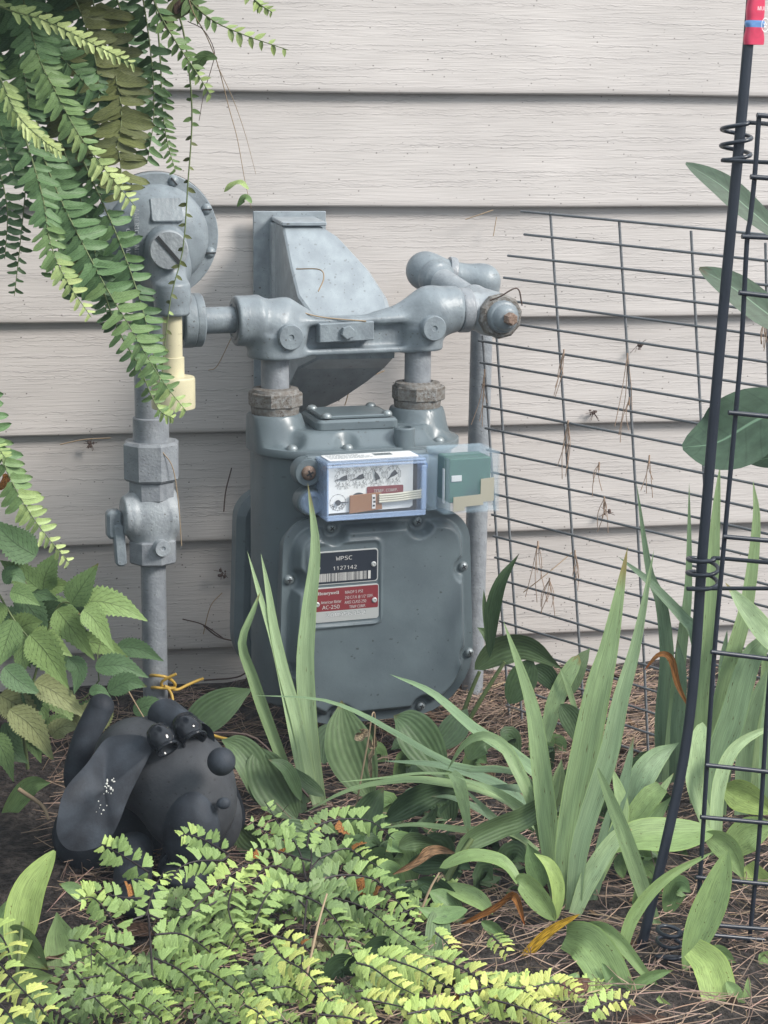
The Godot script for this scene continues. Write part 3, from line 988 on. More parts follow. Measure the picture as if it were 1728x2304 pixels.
	ink(b, "TEMP COMP.", Vector3(-0.0313, 0.1479, 0.0176), 0.00240, fonts.sans, 0.73)
	part("print", b, M.print, rp)
	b = Build.new()
	ink(b, "20M956352", Vector3(-0.0455, 0.1403, 0.0172), 0.00439, fonts.mono, 1.50)
	var st := part("stamped_number", b, M.screwm, rp)
	b = Build.new()
	b.add(letters("20M956352", 0.0043, fonts.mono, 1.5), Transform3D(Basis.IDENTITY, Vector3(-0.0004, -0.0005, 0.0176) + Vector3(-0.0455, 0.1403, 0)))
	part("stamped_number", b, M.white, rp)
	for q in [Vector2(-0.0119, 0.1970), Vector2(-0.0105, 0.1537), Vector2(-0.0800, 0.1970), Vector2(-0.0805, 0.1537)]:
		b = Build.new(); b.lathe([0.0032, 0.0, 0.0031, 0.001, 0.0022, 0.0018, 0.0012, 0.0018, 0.0010, 0.0008, 0.0001, 0.0008], 18, aim(Vector3(q.x, q.y, 0.0171), Vector3(0, 0, 1)))
		part("rivet", b, M.alu, g)
	build_index(g)

func build_index(g: Node3D) -> void:
	# dial window: backing, tinted side walls, clear front
	var b := Build.new()
	b.box(Vector3(-0.015, 0.291, -0.004), Vector3(0.15, 0.068, 0.016), 0.004)
	var bs := part("index_base", b, M.meter, g)
	for q in [[Vector3(-0.0891, 0.3079, 0.0120), 0.0], [Vector3(-0.0863, 0.2733, 0.0120), 1.0]]:
		var c: Vector3 = q[0]
		b = Build.new(); b.lathe([0.0165, -0.02, 0.0165, -0.004, 0.015, -0.001, 0.0001, -0.001], 26, aim(c, Vector3(0, 0, 1)))
		if q[1] == 0.0:
			part("mounting_ear", b, M.meter, g)
			screw(g, c, Vector3(0, 0, 1), 0.0085, M.rustscrew, M.dark)
		else:
			part("mounting_ear", b, M.meter, g)
			b = Build.new(); b.lathe([0.0135, -0.002, 0.0135, 0.004, 0.0115, 0.0065, 0.0085, 0.0065, 0.0075, 0.004, 0.0001, 0.004], 26, aim(c, Vector3(0, 0, 1)))
			part("seal_cap", b, M.tint, g)
	var ib := Build.new()
	ib.box(Vector3(-0.019, 0.2905, 0.0235), Vector3(0.112, 0.061, 0.003))
	part("dark_backing", ib, M.ink, g)
	var x0 := -0.0785; var x1 := 0.0408; var y0 := 0.2575; var y1 := 0.3245; var zf := 0.0455
	var wall := Build.new()
	wall.box(Vector3((x0 + x1) / 2, y1 - 0.0013, 0.0225), Vector3(x1 - x0, 0.0026, 0.046), 0.0012)
	wall.box(Vector3((x0 + x1) / 2, y0 + 0.0013, 0.0225), Vector3(x1 - x0, 0.0026, 0.046), 0.0012)
	wall.box(Vector3(x0 + 0.0013, (y0 + y1) / 2, 0.0225), Vector3(0.0026, y1 - y0 - 0.0054, 0.0455), 0.0012)
	wall.box(Vector3(x1 - 0.0013, (y0 + y1) / 2, 0.0225), Vector3(0.0026, y1 - y0 - 0.0054, 0.0455), 0.0012)
	part("window_housing", wall, M.tint, g)
	var fr := Build.new()
	fr.box(Vector3((x0 + x1) / 2, y1 - 0.0042, zf + 0.0012), Vector3(x1 - x0 - 0.001, 0.0024, 0.0022), 0.0008)
	fr.box(Vector3((x0 + x1) / 2, y0 + 0.0042, zf + 0.0012), Vector3(x1 - x0 - 0.001, 0.006, 0.0022), 0.0008)
	fr.box(Vector3(x1 - 0.003, (y0 + y1) / 2, zf + 0.0012), Vector3(0.006, y1 - y0 - 0.016, 0.0022), 0.0008)
	fr.box(Vector3(x0 + 0.001, (y0 + y1) / 2, zf + 0.0012), Vector3(0.002, y1 - y0 - 0.016, 0.0022), 0.0008)
	part("window_frame", fr, M.tint, g)
	b = Build.new(); b.quad(Vector3(x0 + 0.002, y0 + 0.002, zf - 0.0006), Vector3(x0 + 0.002, y1 - 0.002, zf - 0.0006), Vector3(x1 - 0.002, y1 - 0.002, zf - 0.0006), Vector3(x1 - 0.002, y0 + 0.002, zf - 0.0006))
	part("window_pane", b, M.window, g)
	b = Build.new()
	b.x = Transform3D(Basis(Vector3(1, 0, 0), -PI / 2), Vector3(-0.018, y1 + 0.0006, 0.018)); b.prism(rrect(0.108, 0.032, 0.002), -0.0004, 0.0004)
	var tl := part("paper_label", b, M.white, g)
	b = Build.new()
	rng.seed = 17
	for row in 4:
		var px := -0.068
		while px < -0.03 + row * 0.004:
			var w := r(0.002, 0.006)
			b.box(Vector3(px + w / 2, y1 + 0.0012, 0.008 + row * 0.006), Vector3(w, 0.0002, 0.0016)); px += w + 0.0012
	for k in 16: b.box(Vector3(-0.012 + k * 0.0014, y1 + 0.0012, 0.014), Vector3(0.0007, 0.0002, 0.012))
	part("print", b, M.screwm, tl)
	# the register plate with its four dials and the test dial
	var z := 0.03
	b = Build.new()
	b.prism(PackedVector2Array([Vector2(-0.0722, 0.2633), Vector2(0.0268, 0.2645), Vector2(0.0305, 0.2668), Vector2(0.0305, 0.3232), Vector2(-0.0722, 0.3222)]), z - 0.0015, z)
	var dp := part("register_plate", b, M.dial, g)
	var centers := [Vector2(-0.0544, 0.3035), Vector2(-0.0344, 0.3039), Vector2(-0.0143, 0.3045), Vector2(0.0058, 0.3050)]
	var names := ["1,000,000", "100,000", "10,000", "1,000"]
	var orders := ["0987654321", "0123456789", "0987654321", "0123456789"]
	var hands := [-100.0, -105.0, -22.0, -128.0]
	for k in 4:
		var c := Vector3(centers[k].x, centers[k].y, z + 0.0004)
		b = Build.new()
		disc_line(b, c, 0.0096, 0.00035)
		for d in 10:
			var a := TAU * d / 10
			b.add(letters(orders[k][d], 0.0022, fonts.sans), Transform3D(Basis.IDENTITY, c + Vector3(sin(a), cos(a), 0) * 0.0072))
			b.x = Transform3D(Basis(Vector3(0, 0, 1), -a), c); b.quad(Vector3(-0.0003, 0.0092, 0), Vector3(-0.0003, 0.0104, 0), Vector3(0.0003, 0.0104, 0), Vector3(0.0003, 0.0092, 0)); b.x = Transform3D.IDENTITY
		var sp: float = [45.0, 40.0, 35.0, 28.0][k]
		part("dial_print", b, M.inkmid, dp)
		b = Build.new()
		arc_ink(b, names[k], c, 0.0119, -sp, sp, 0.0016, false)
		arc_ink(b, "PER REV", c, 0.0120, 222.0, 138.0, 0.0013, false)
		part("dial_print", b, M.inkpale, dp)
		b = Build.new(); b.x = Transform3D(Basis(Vector3(0, 0, 1), -deg_to_rad(hands[k])), c)
		b.prism(PackedVector2Array([Vector2(-0.0030, -0.0050), Vector2(0.0030, -0.0050), Vector2(0.0022, 0.001), Vector2(0.0006, 0.0045), Vector2(0.0002, 0.0095), Vector2(-0.0002, 0.0095), Vector2(-0.0006, 0.0045), Vector2(-0.0022, 0.001)]), 0.0006, 0.0016, 0.0003)
		part("dial_hand", b, M.ink, dp)
	b = Build.new()
	var tc := Vector3(-0.0603, 0.2757, z + 0.0004)
	disc_line(b, tc, 0.0096, 0.0003)
	for d in 10:
		b.x = Transform3D(Basis(Vector3(0, 0, 1), TAU * d / 10), tc); b.quad(Vector3(-0.0002, 0.0088, 0), Vector3(-0.0002, 0.0102, 0), Vector3(0.0002, 0.0102, 0), Vector3(0.0002, 0.0088, 0)); b.x = Transform3D.IDENTITY
	arc_ink(b, "HALF FOOT", tc, 0.0072, 245.0, 115.0, 0.0014, false)
	ink(b, "04972G039", Vector3(0.0117, 0.3205, 0.0304), 0.00173, fonts.sans, 1.00)
	ink(b, "B777", Vector3(-0.0620, 0.3185, 0.0304), 0.00153, fonts.sans, 1.00)
	part("dial_print", b, M.ink, dp)
	b = Build.new(); b.x = Transform3D(Basis(Vector3(0, 0, 1), -PI / 2), tc)
	b.prism(PackedVector2Array([Vector2(-0.0008, 0.0), Vector2(0.0008, 0.0), Vector2(0.0003, 0.0125), Vector2(-0.0003, 0.0125)]), 0.0006, 0.0014)
	b.prism(ngon(16, 0.0032), 0.0006, 0.0018)
	part("dial_hand", b, M.ink, dp)
	b = Build.new(); b.prism(ngon(24, 0.0102, 0, Vector2(-0.0355, 0.2757)), z + 0.0003, z + 0.0012)
	part("black_wheel", b, M.ink, dp)
	b = Build.new(); b.prism(rrect(0.044, 0.0095, 0.0015, 3, Vector2(-0.0035, 0.2872)), z + 0.0003, z + 0.0009)
	part("red_field", b, M.platered, dp)
	b = Build.new()
	ink(b, "TEMP. COMP.", Vector3(-0.0028, 0.2866, z + 0.0012), 0.0030, fonts.sans, 1.0)
	part("print", b, M.print, dp)
	# pick-up board with its flat ribbon lead
	b = Build.new(); b.prism(PackedVector2Array([Vector2(-0.0475, 0.2625), Vector2(-0.0080, 0.2655), Vector2(-0.0095, 0.2855), Vector2(-0.0470, 0.2835)]), z + 0.002, z + 0.0042, 0.0005)
	part("copper_board", b, M.copper, dp)
	b = Build.new(); b.box(Vector3(-0.0185, 0.2752, z + 0.0046), Vector3(0.0042, 0.0165, 0.0005)); part("paper_label", b, M.white, dp)
	b = Build.new()
	for k in 3: b.box(Vector3(-0.0185 + (k % 2) * 0.0006, 0.2705 + k * 0.0045, z + 0.005), Vector3(0.0026, 0.0022, 0.0003))
	part("print", b, M.ink, dp)
	b = Build.new()
	for k in 4:
		var p0 := Vector3(-0.0125, 0.2745 + k * 0.0026, z + 0.0058)
		b.tube(PackedVector3Array([p0, p0 + Vector3(0.02, 0.0004, 0.0004), p0 + Vector3(0.051, 0.0026, 0.0006), p0 + Vector3(0.0535, 0.0026, -0.008)]), 0.0014, 8)
	part("ribbon_lead", b, M.ribbon, dp)
	# radio module beside the dials: frosted case, green board, bent tape
	x0 = 0.0585; x1 = 0.1285; y0 = 0.2588; y1 = 0.3292
	var fro := Build.new()
	fro.box(Vector3((x0 + x1) / 2, y0 + 0.0012, 0.0275), Vector3(x1 - x0, 0.0024, 0.055), 0.001)
	fro.box(Vector3((x0 + x1) / 2, y1 - 0.0012, 0.0275), Vector3(x1 - x0, 0.0024, 0.055), 0.001)
	fro.box(Vector3(x0 + 0.0012, (y0 + y1) / 2, 0.0275), Vector3(0.0024, y1 - y0 - 0.005, 0.054), 0.001)
	fro.box(Vector3(x1 - 0.0012, (y0 + y1) / 2, 0.0275), Vector3(0.0024, y1 - y0 - 0.005, 0.054), 0.001)
	fro.box(Vector3((x0 + x1) / 2, (y0 + y1) / 2, 0.0548), Vector3(x1 - x0 - 0.0052, y1 - y0 - 0.0052, 0.002), 0.0008)
	fro.box(Vector3((x0 + x1) / 2, (y0 + y1) / 2, -0.0035), Vector3(x1 - x0 - 0.001, y1 - y0 - 0.001, 0.003), 0.001)
	part("module_case", fro, M.frost, g)
	b = Build.new(); b.box(Vector3((x0 + x1) / 2 + 0.0025, (y0 + y1) / 2 + 0.001, 0.024), Vector3(0.052, 0.052, 0.038), 0.002)
	var pb := part("circuit_board", b, M.board, g)
	b = Build.new(); b.box(Vector3(0.079, 0.298, 0.0438), Vector3(0.0125, 0.007, 0.0014), 0.0004); part("chip", b, M.white, pb)
	b = Build.new()
	b.prism(PackedVector2Array([Vector2(0.0705, 0.262), Vector2(0.0845, 0.2628), Vector2(0.0845, 0.2672), Vector2(0.1075, 0.268), Vector2(0.1075, 0.2715), Vector2(0.1205, 0.2722), Vector2(0.1205, 0.2995), Vector2(0.104, 0.2985), Vector2(0.104, 0.2805), Vector2(0.0705, 0.279)]), 0.0560, 0.0566)
	part("tape", b, M.tape, g)
	b = Build.new(); b.box(Vector3(0.0497, 0.2905, 0.004), Vector3(0.0175, 0.06, 0.008), 0.002); part("bridge", b, M.tint, g)
	b = Build.new(); b.box(Vector3(0.0497, 0.2905, 0.034), Vector3(0.0170, 0.060, 0.002)); b.box(Vector3(0.0497, 0.2905 + 0.0305, 0.018), Vector3(0.0170, 0.002, 0.03)); part("bridge_cover", b, M.frost, g)
	b = Build.new(); b.lathe([0.006, 0.0, 0.006, 0.005, 0.004, 0.007, 0.003, 0.004, 0.0001, 0.004], 18, aim(Vector3(0.049, 0.308, 0.0085), Vector3(0, 0, 1))); part("seal_cap", b, M.bluecap, g)
	b = Build.new(); b.box(Vector3(0.0605, 0.292, 0.05), Vector3(0.0004, 0.04, 0.006)); part("paper_label", b, M.white, g)

func build_bar() -> void:
	var off := Vector3(-0.008, 0.36, -0.09)
	var sh := Transform3D(Basis.IDENTITY, -off)
	var g := thing("meter_bar", "cast grey bar with two round bosses joining the pipes above the meter", "meter bar", from_meter(off), TURN)
	var z := -0.09
	var s := [
		[1, Vector3(-0.1485, 0.471, z), Vector3(-0.118, 0.471, z), 0.0290, 0.003, 0.0],
		[0, Vector3(-0.118, 0.470, z), Vector3(-0.098, 0.462, z), 0.0275, 0.0285, 0.007],
		[0, Vector3(-0.098, 0.462, z), Vector3(-0.085, 0.455, z), 0.029, 0.025, 0.008],
		[1, Vector3(-0.0985, 0.427, z), Vector3(-0.0985, 0.456, z), 0.0335, 0.003, 0.006],
		[0, Vector3(0.084, 0.462, z), Vector3(0.100, 0.474, z), 0.0275, 0.0285, 0.012],
		[0, Vector3(0.100, 0.474, z), Vector3(0.122, 0.477, z), 0.0285, 0.0262, 0.012],
		[1, Vector3(0.112, 0.477, z), Vector3(0.1275, 0.477, z), 0.0270, 0.002, 0.004],
		[1, Vector3(0.083, 0.430, z), Vector3(0.083, 0.458, z), 0.0265, 0.003, 0.006],
		[0, Vector3(-0.085, 0.484, z), Vector3(-0.045, 0.4695, z), 0.009, 0.0042, 0.02],
		[2, Vector3(-0.006, 0.4685, z), Vector3(0.075, 0.0036, 0.016), 0.003, 0.0, 0.008],
		[0, Vector3(0.030, 0.4700, z), Vector3(0.085, 0.487, z), 0.0042, 0.010, 0.02],
		[2, Vector3(-0.006, 0.4325, z), Vector3(0.078, 0.0036, 0.016), 0.003, 0.0, 0.008],
		[2, Vector3(-0.006, 0.450, z), Vector3(0.075, 0.02, 0.0045), 0.002, 0.0, 0.006],
	]
	part("casting", cast(s, Vector3(-0.155, 0.42, z - 0.04), Vector3(0.134, 0.512, z + 0.04), 0.0021), M.castm, g, sh)
	for q in [Vector3(-0.0905, 0.4545, z + 0.024), Vector3(0.0868, 0.4590, z + 0.022)]:
		var b := Build.new(); b.lathe([0.0155, 0.0, 0.0150, 0.013, 0.0138, 0.0146, 0.0035, 0.0146, 0.0026, 0.0132, 0.0001, 0.0132], 30, aim(q, Vector3(0, 0, 1)))
		part("boss", b, M.castm, g, sh)
	var b := Build.new(); b.x = Transform3D(Basis(Vector3(0, 0, 1), 0.015), Vector3(-0.0178, 0.4565, -0.080)); b.prism(rrect(0.0675, 0.0225, 0.001, 2), -0.02, 0.012, 0.0012)
	var blk := part("clamp_block", b, M.castm, g, sh)
	b = Build.new(); b.x = Transform3D(Basis.IDENTITY, Vector3(-0.0178, 0.4565, -0.068)); b.prism(ngon(6, 0.0085, 0.3), 0.0, 0.0055, 0.001)
	part("bolt", b, M.castm, g, sh)
	b = Build.new(); b.lathe([0.0225, -0.1495, 0.0200, -0.1497, 0.0185, -0.147], 30, Transform3D(Basis(Vector3(0, 0, 1), -PI / 2), Vector3(0, 0.471, z)))
	part("socket_rim", b, M.castm, g, sh)
	for q in [[-0.0990, 0.0165], [0.0795, 0.0160]]:
		b = Build.new(); b.lathe([q[1], 0.385, q[1], 0.429], 28, Transform3D(Basis.IDENTITY, Vector3(q[0], 0, z)))
		part("nipple", b, M.pipe, g, sh)
		b = Build.new(); b.x = Transform3D(Basis(Vector3(0, 1, 0), 0.35) * Basis(Vector3(1, 0, 0), -PI / 2), Vector3(q[0] + (0.0004 if q[0] < 0 else 0.0015), 0.3695, z))
		b.prism(ngon(8, 0.0322), 0.0, 0.0175, 0.0015)
		part("union_nut", b, M.rust, g, sh)
		b = Build.new(); b.lathe([0.0275, 0.358, 0.0285, 0.366, 0.0290, 0.3698], 30, Transform3D(Basis.IDENTITY, Vector3(q[0], 0, z)))
		b.lathe([0.0285, 0.3868, 0.0270, 0.3905, 0.0190, 0.3920, 0.0165, 0.3900], 30, Transform3D(Basis.IDENTITY, Vector3(q[0], 0, z)))
		part("union_collar", b, M.rust, g, sh)

func build_riser() -> void:
	var off := Vector3(-0.248, -0.0594, -0.09)
	var g := thing("gas_riser_pipe", "grey gas riser with a shut-off valve and hex fittings, standing left of the meter", "gas pipe", from_meter(off), TURN)
	var h := func(a: float, b: float, rad: float, called: String, m: Material, sides: int, bev: float) -> void:
		var q := Build.new()
		if sides > 12: q.lathe([rad - bev, a, rad, a + bev, rad, b - bev, rad - bev, b, 0.6 * rad, b + 0.0005], 30)
		else:
			q.x = Transform3D(Basis(Vector3(0, 1, 0), 0.12) * Basis(Vector3(1, 0, 0), -PI / 2), Vector3.ZERO)
			q.prism(ngon(sides, rad), a, b, bev)
		part(called, q, m, g)
	h.call(-0.05, 0.2554, 0.0147, "lower_pipe", M.pipe, 30, 0.0005)
	h.call(0.2510, 0.2794, 0.0288, "lower_hex", M.pipe, 8, 0.002)
	var y0 := 0.2805; var y1 := 0.3302
	var mid := (y0 + y1) / 2
	var s := [
		[0, Vector3(0, y0 - 0.004, 0), Vector3(0, y1 + 0.006, 0), 0.0245, 0.0235, 0.0],
		[1, Vector3(-0.030, mid + 0.002, 0), Vector3(0.028, mid + 0.002, 0), 0.0255, 0.005, 0.014],
		[1, Vector3(-0.036, mid + 0.004, 0.004), Vector3(-0.022, mid + 0.004, 0.004), 0.023, 0.003, 0.004],
	]
	part("valve_body", cast(s, Vector3(-0.045, y0 - 0.035, -0.04), Vector3(0.04, y1 + 0.035, 0.04), 0.0021), M.pale, g)
	var b := Build.new()
	b.x = Transform3D(Basis.IDENTITY, Vector3(-0.0455, mid - 0.006, 0.0)); b.prism(rrect(0.018, 0.034, 0.006), -0.008, 0.008, 0.003)
	b.x = Transform3D(Basis(Vector3(0, 0, 1), 0.06), Vector3(-0.0405, mid - 0.03, 0.005)); b.prism(rrect(0.013, 0.05, 0.005), -0.006, 0.006, 0.002)
	part("valve_handle", b, M.castm, g)
	b = Build.new(); b.lathe([0.0098, 0.0, 0.0098, 0.010, 0.009, 0.0115, 0.003, 0.0115, 0.002, 0.0100, 0.0001, 0.0100], 26, aim(Vector3(0.0035, 0.2738, 0.0225), Vector3(0.1, 0, 1)))
	part("boss", b, M.pale, g)
	h.call(0.3264, 0.3500, 0.0275, "neck_hex", M.pipe, 8, 0.002)
	h.call(0.3494, 0.3952, 0.0335, "union_nut", M.pipe, 8, 0.003)
	h.call(0.3931, 0.4229, 0.0208, "collar", M.pipe, 30, 0.001)
	h.call(0.4202, 0.5191, 0.0182, "upper_pipe", M.pipe, 30, 0.0005)

func build_regulator() -> void:
	var off := Vector3(-0.2425, 0.4465, -0.09)
	var sh := Transform3D(Basis.IDENTITY, -off)
	var g := thing("gas_regulator", "round grey pressure regulator with a slotted cap, half hidden behind the fern fronds", "gas regulator", from_meter(off), TURN)
	var c := Vector3(-0.2405, 0.5665, 0)
	var fwd := Transform3D(Basis(Vector3(1, 0, 0), PI / 2 + 0.05), c)
	var b := Build.new()
	b.lathe([0.001, -0.135, 0.035, -0.132, 0.06, -0.112, 0.0635, -0.094, 0.070, -0.092, 0.071, -0.090, 0.071, -0.0765, 0.070, -0.0755, 0.0585, -0.0745, 0.058, -0.070, 0.054, -0.057, 0.046, -0.046, 0.034, -0.040, 0.02, -0.038, 0.001, -0.038], 64, fwd)
	part("diaphragm_case", b, M.castm, g, sh)
	b = Build.new(); b.lathe([0.0716, -0.0850, 0.0722, -0.0846, 0.0722, -0.0838, 0.0716, -0.0834], 64, fwd)
	part("gasket", b, M.dark, g, sh)
	for k in 8:
		var a := TAU * (k + 0.38) / 8
		screw(g, sh * (fwd * Vector3(cos(a) * 0.0642, -0.0745, sin(a) * 0.0642)), fwd.basis.y, 0.0062, M.castm, M.dark, false, 0.9 * k)
	var cap := Vector3(-0.2471, 0.5620, 0.0120)
	var root := Vector3(-0.236, 0.5635, -0.06)
	var ax := (cap - root).normalized()
	var vent := Vector3(-0.2419, 0.4844, -0.0000)
	var s := [
		[0, root, cap - ax * 0.024, 0.0265, 0.0205, 0.0],
		[0, root + ax * 0.02 + Vector3(0.0, -0.02, 0), vent + Vector3(0, 0.03, 0), 0.021, 0.0190, 0.014],
		[1, vent + Vector3(0, 0.006, 0), vent + Vector3(0, 0.042, 0), 0.0195, 0.003, 0.006],
		[0, root + Vector3(0, -0.03, 0.0), root + Vector3(0, -0.078, -0.03), 0.030, 0.022, 0.016],
		[0, Vector3(-0.2425, 0.475, -0.09), Vector3(-0.2425, 0.50, -0.09), 0.0235, 0.0235, 0.012],
		[1, Vector3(-0.245, 0.4745, -0.09), Vector3(-0.205, 0.4745, -0.09), 0.0225, 0.003, 0.012],
		[1, Vector3(-0.2425, 0.444, -0.09), Vector3(-0.2425, 0.475, -0.09), 0.0235, 0.003, 0.006],
	]
	part("body_casting", cast(s, Vector3(-0.285, 0.436, -0.13), Vector3(-0.19, 0.60, 0.035), 0.0022), M.castm, g, sh)
	b = Build.new(); b.lathe([0.0208, -0.016, 0.0208, -0.001, 0.0198, 0.0, 0.001, 0.0002], 40, aim(cap, ax))
	var cp := part("cap", b, M.pale, g, sh)
	b = Build.new(); b.x = face(cap + ax * 0.0006, ax, -0.86); b.box(Vector3.ZERO, Vector3(0.0385, 0.0042, 0.0012))
	part("slot", b, M.dark, cp)
	b = Build.new(); b.x = fwd * Transform3D(Basis(Vector3(1, 0, 0), -PI / 2 - 0.42), Vector3(0.003, -0.0415, -0.0335)); b.prism(rrect(0.0355, 0.0275, 0.003), -0.012, 0.0018, 0.001)
	part("raised_panel", b, M.castm, g, sh)
	for q in [["AMERICAN METER", Vector2(-0.0310, 0.004), 0.0048], ["COMPANY", Vector2(-0.0395, -0.004), 0.0048]]:
		b = Build.new()
		var t := letters(q[0], q[2], fonts.serif)
		for e in 3: b.add(t, fwd * Transform3D(Basis(Vector3(1, 0, 0), -PI / 2), Vector3(q[1].x, -0.0385 + 0.0004 * e - (0.0045 if q[1].x < -0.035 else 0.0), -q[1].y)) * Transform3D(Basis(Vector3(0, 0, 1), -PI / 2) , Vector3.ZERO))
		part("raised_lettering", b, M.pale, g, sh)
	# union and nipple towards the meter bar
	b = Build.new(); b.lathe([0.026, -0.2120, 0.0305, -0.2110, 0.0315, -0.2090, 0.0315, -0.1985, 0.0300, -0.1975, 0.0310, -0.1960, 0.0310, -0.1890, 0.0295, -0.1875, 0.0185, -0.1865], 36, Transform3D(Basis(Vector3(0, 0, 1), -PI / 2), Vector3(0, 0.4735, -0.09)))
	part("union_flange", b, M.castm, g, sh)
	b = Build.new(); b.lathe([0.0170, -0.1900, 0.0170, -0.1835, 0.0155, -0.1830, 0.0155, -0.1470], 30, Transform3D(Basis(Vector3(0, 0, 1), -PI / 2), Vector3(0, 0.4725, -0.09)))
	part("nipple", b, M.castm, g, sh)
	# the cream plastic vent tube
	var vp := thing("vent_tube", "cream plastic vent tube ending in a wide cup, below the regulator", "vent pipe", from_meter(Vector3(vent.x, 0.3877, vent.z)), TURN)
	var y0 := 0.3877
	b = Build.new(); b.lathe([0.0108, 0.4428 - y0, 0.0108, vent.y + 0.012 - y0], 28); part("tube", b, M.cream, vp)
	b = Build.new(); b.lathe([0.0126, 0.4197 - y0, 0.0126, 0.4443 - y0, 0.0108, 0.4448 - y0], 28); part("coupling", b, M.cream, vp)
	b = Build.new(); b.lathe([0.0205, 0.004, 0.0215, 0.0, 0.0238, 0.0004, 0.0243, 0.003, 0.0243, 0.0325, 0.0232, 0.0350, 0.0120, 0.0362], 36); part("cup", b, M.cream, vp)
	# brass tag
	var tp := Vector3(-0.2231, 0.5035, -0.0300)
	var tg := thing("meter_tag", "small round metal tag reading NWC 14 hanging beside the regulator", "tag", from_meter(tp), TURN)
	b = Build.new(); b.prism(ngon(28, 0.0108), -0.0005, 0.0005); part("disc", b, M.pale, tg)
	b = Build.new(); ink(b, "NWC", Vector3(0.0005, 0.0012, 0.0009), 0.0042, fonts.sans); ink(b, "14", Vector3(0.001, -0.0052, 0.0009), 0.0042, fonts.sans); part("print", b, M.ink, tg)

func build_bracket() -> void:
	var g := thing("meter_bracket", "grey sheet steel wall bracket with a sloping arm behind the meter bar", "bracket", Vector3(0.323, 0.2, 0.0))
	var sh := Transform3D(Basis.IDENTITY, -Vector3(0.323, 0.2, 0.0))
	var b := Build.new(); b.box(Vector3(0.3225, 0.42, 0.008), Vector3(0.094, 0.44, 0.006), 0.001)
	part("back_plate", b, M.bracket, g, sh)
	b = Build.new(); b.x = Transform3D(Basis(Vector3(1, 0, 0), -PI / 2), Vector3(0.324, 0.2, 0.0)); b.prism(PackedVector2Array([Vector2(-0.0275, -0.034), Vector2(-0.024, -0.040), Vector2(0.024, -0.040), Vector2(0.0275, -0.034), Vector2(0.0275, -0.011), Vector2(-0.0275, -0.011)]), 0.0, 0.426, 0.001)
	part("channel", b, M.bracket, g, sh)
	b = Build.new(); b.box(Vector3(0.3265, 0.6310, 0.063), Vector3(0.056, 0.005, 0.104), 0.0015)
	part("end_cap", b, M.bracket, g, sh)
	var sec := [[0.014, 0.300, 0.3525, 0.34, 0.6282], [0.108, 0.3005, 0.3535, 0.40, 0.6282], [0.124, 0.3010, 0.372, 0.412, 0.616], [0.160, 0.3035, 0.400, 0.440, 0.583], [0.190, 0.3080, 0.417, 0.462, 0.552], [0.222, 0.326, 0.421, 0.478, 0.524]]
	b = Build.new()
	for k in sec.size() - 1:
		var q: Array = sec[k]; var w: Array = sec[k + 1]
		var lp := []
		for e in [q, w]:
			var c := 0.0025
			lp.append([Vector3(e[1], e[3] + c, e[0]), Vector3(e[1] + c, e[3], e[0]), Vector3(e[2] - c, e[3], e[0]), Vector3(e[2], e[3] + c, e[0]), Vector3(e[2], e[4] - c * 2.5, e[0]), Vector3(e[2] - c * 2.5, e[4], e[0]), Vector3(e[1] + c, e[4], e[0]), Vector3(e[1], e[4] - c, e[0])])
		for i in 8: b.quad(lp[0][i], lp[1][i], lp[1][(i + 1) % 8], lp[0][(i + 1) % 8])
	var q9: Array = sec[-1]
	b.quad(Vector3(q9[1], q9[3], q9[0] - 0.0004), Vector3(q9[1], q9[4], q9[0] - 0.0004), Vector3(q9[2], q9[4], q9[0] - 0.0004), Vector3(q9[2], q9[3], q9[0] - 0.0004))
	part("sloping_arm", b, M.bracket, g, sh)

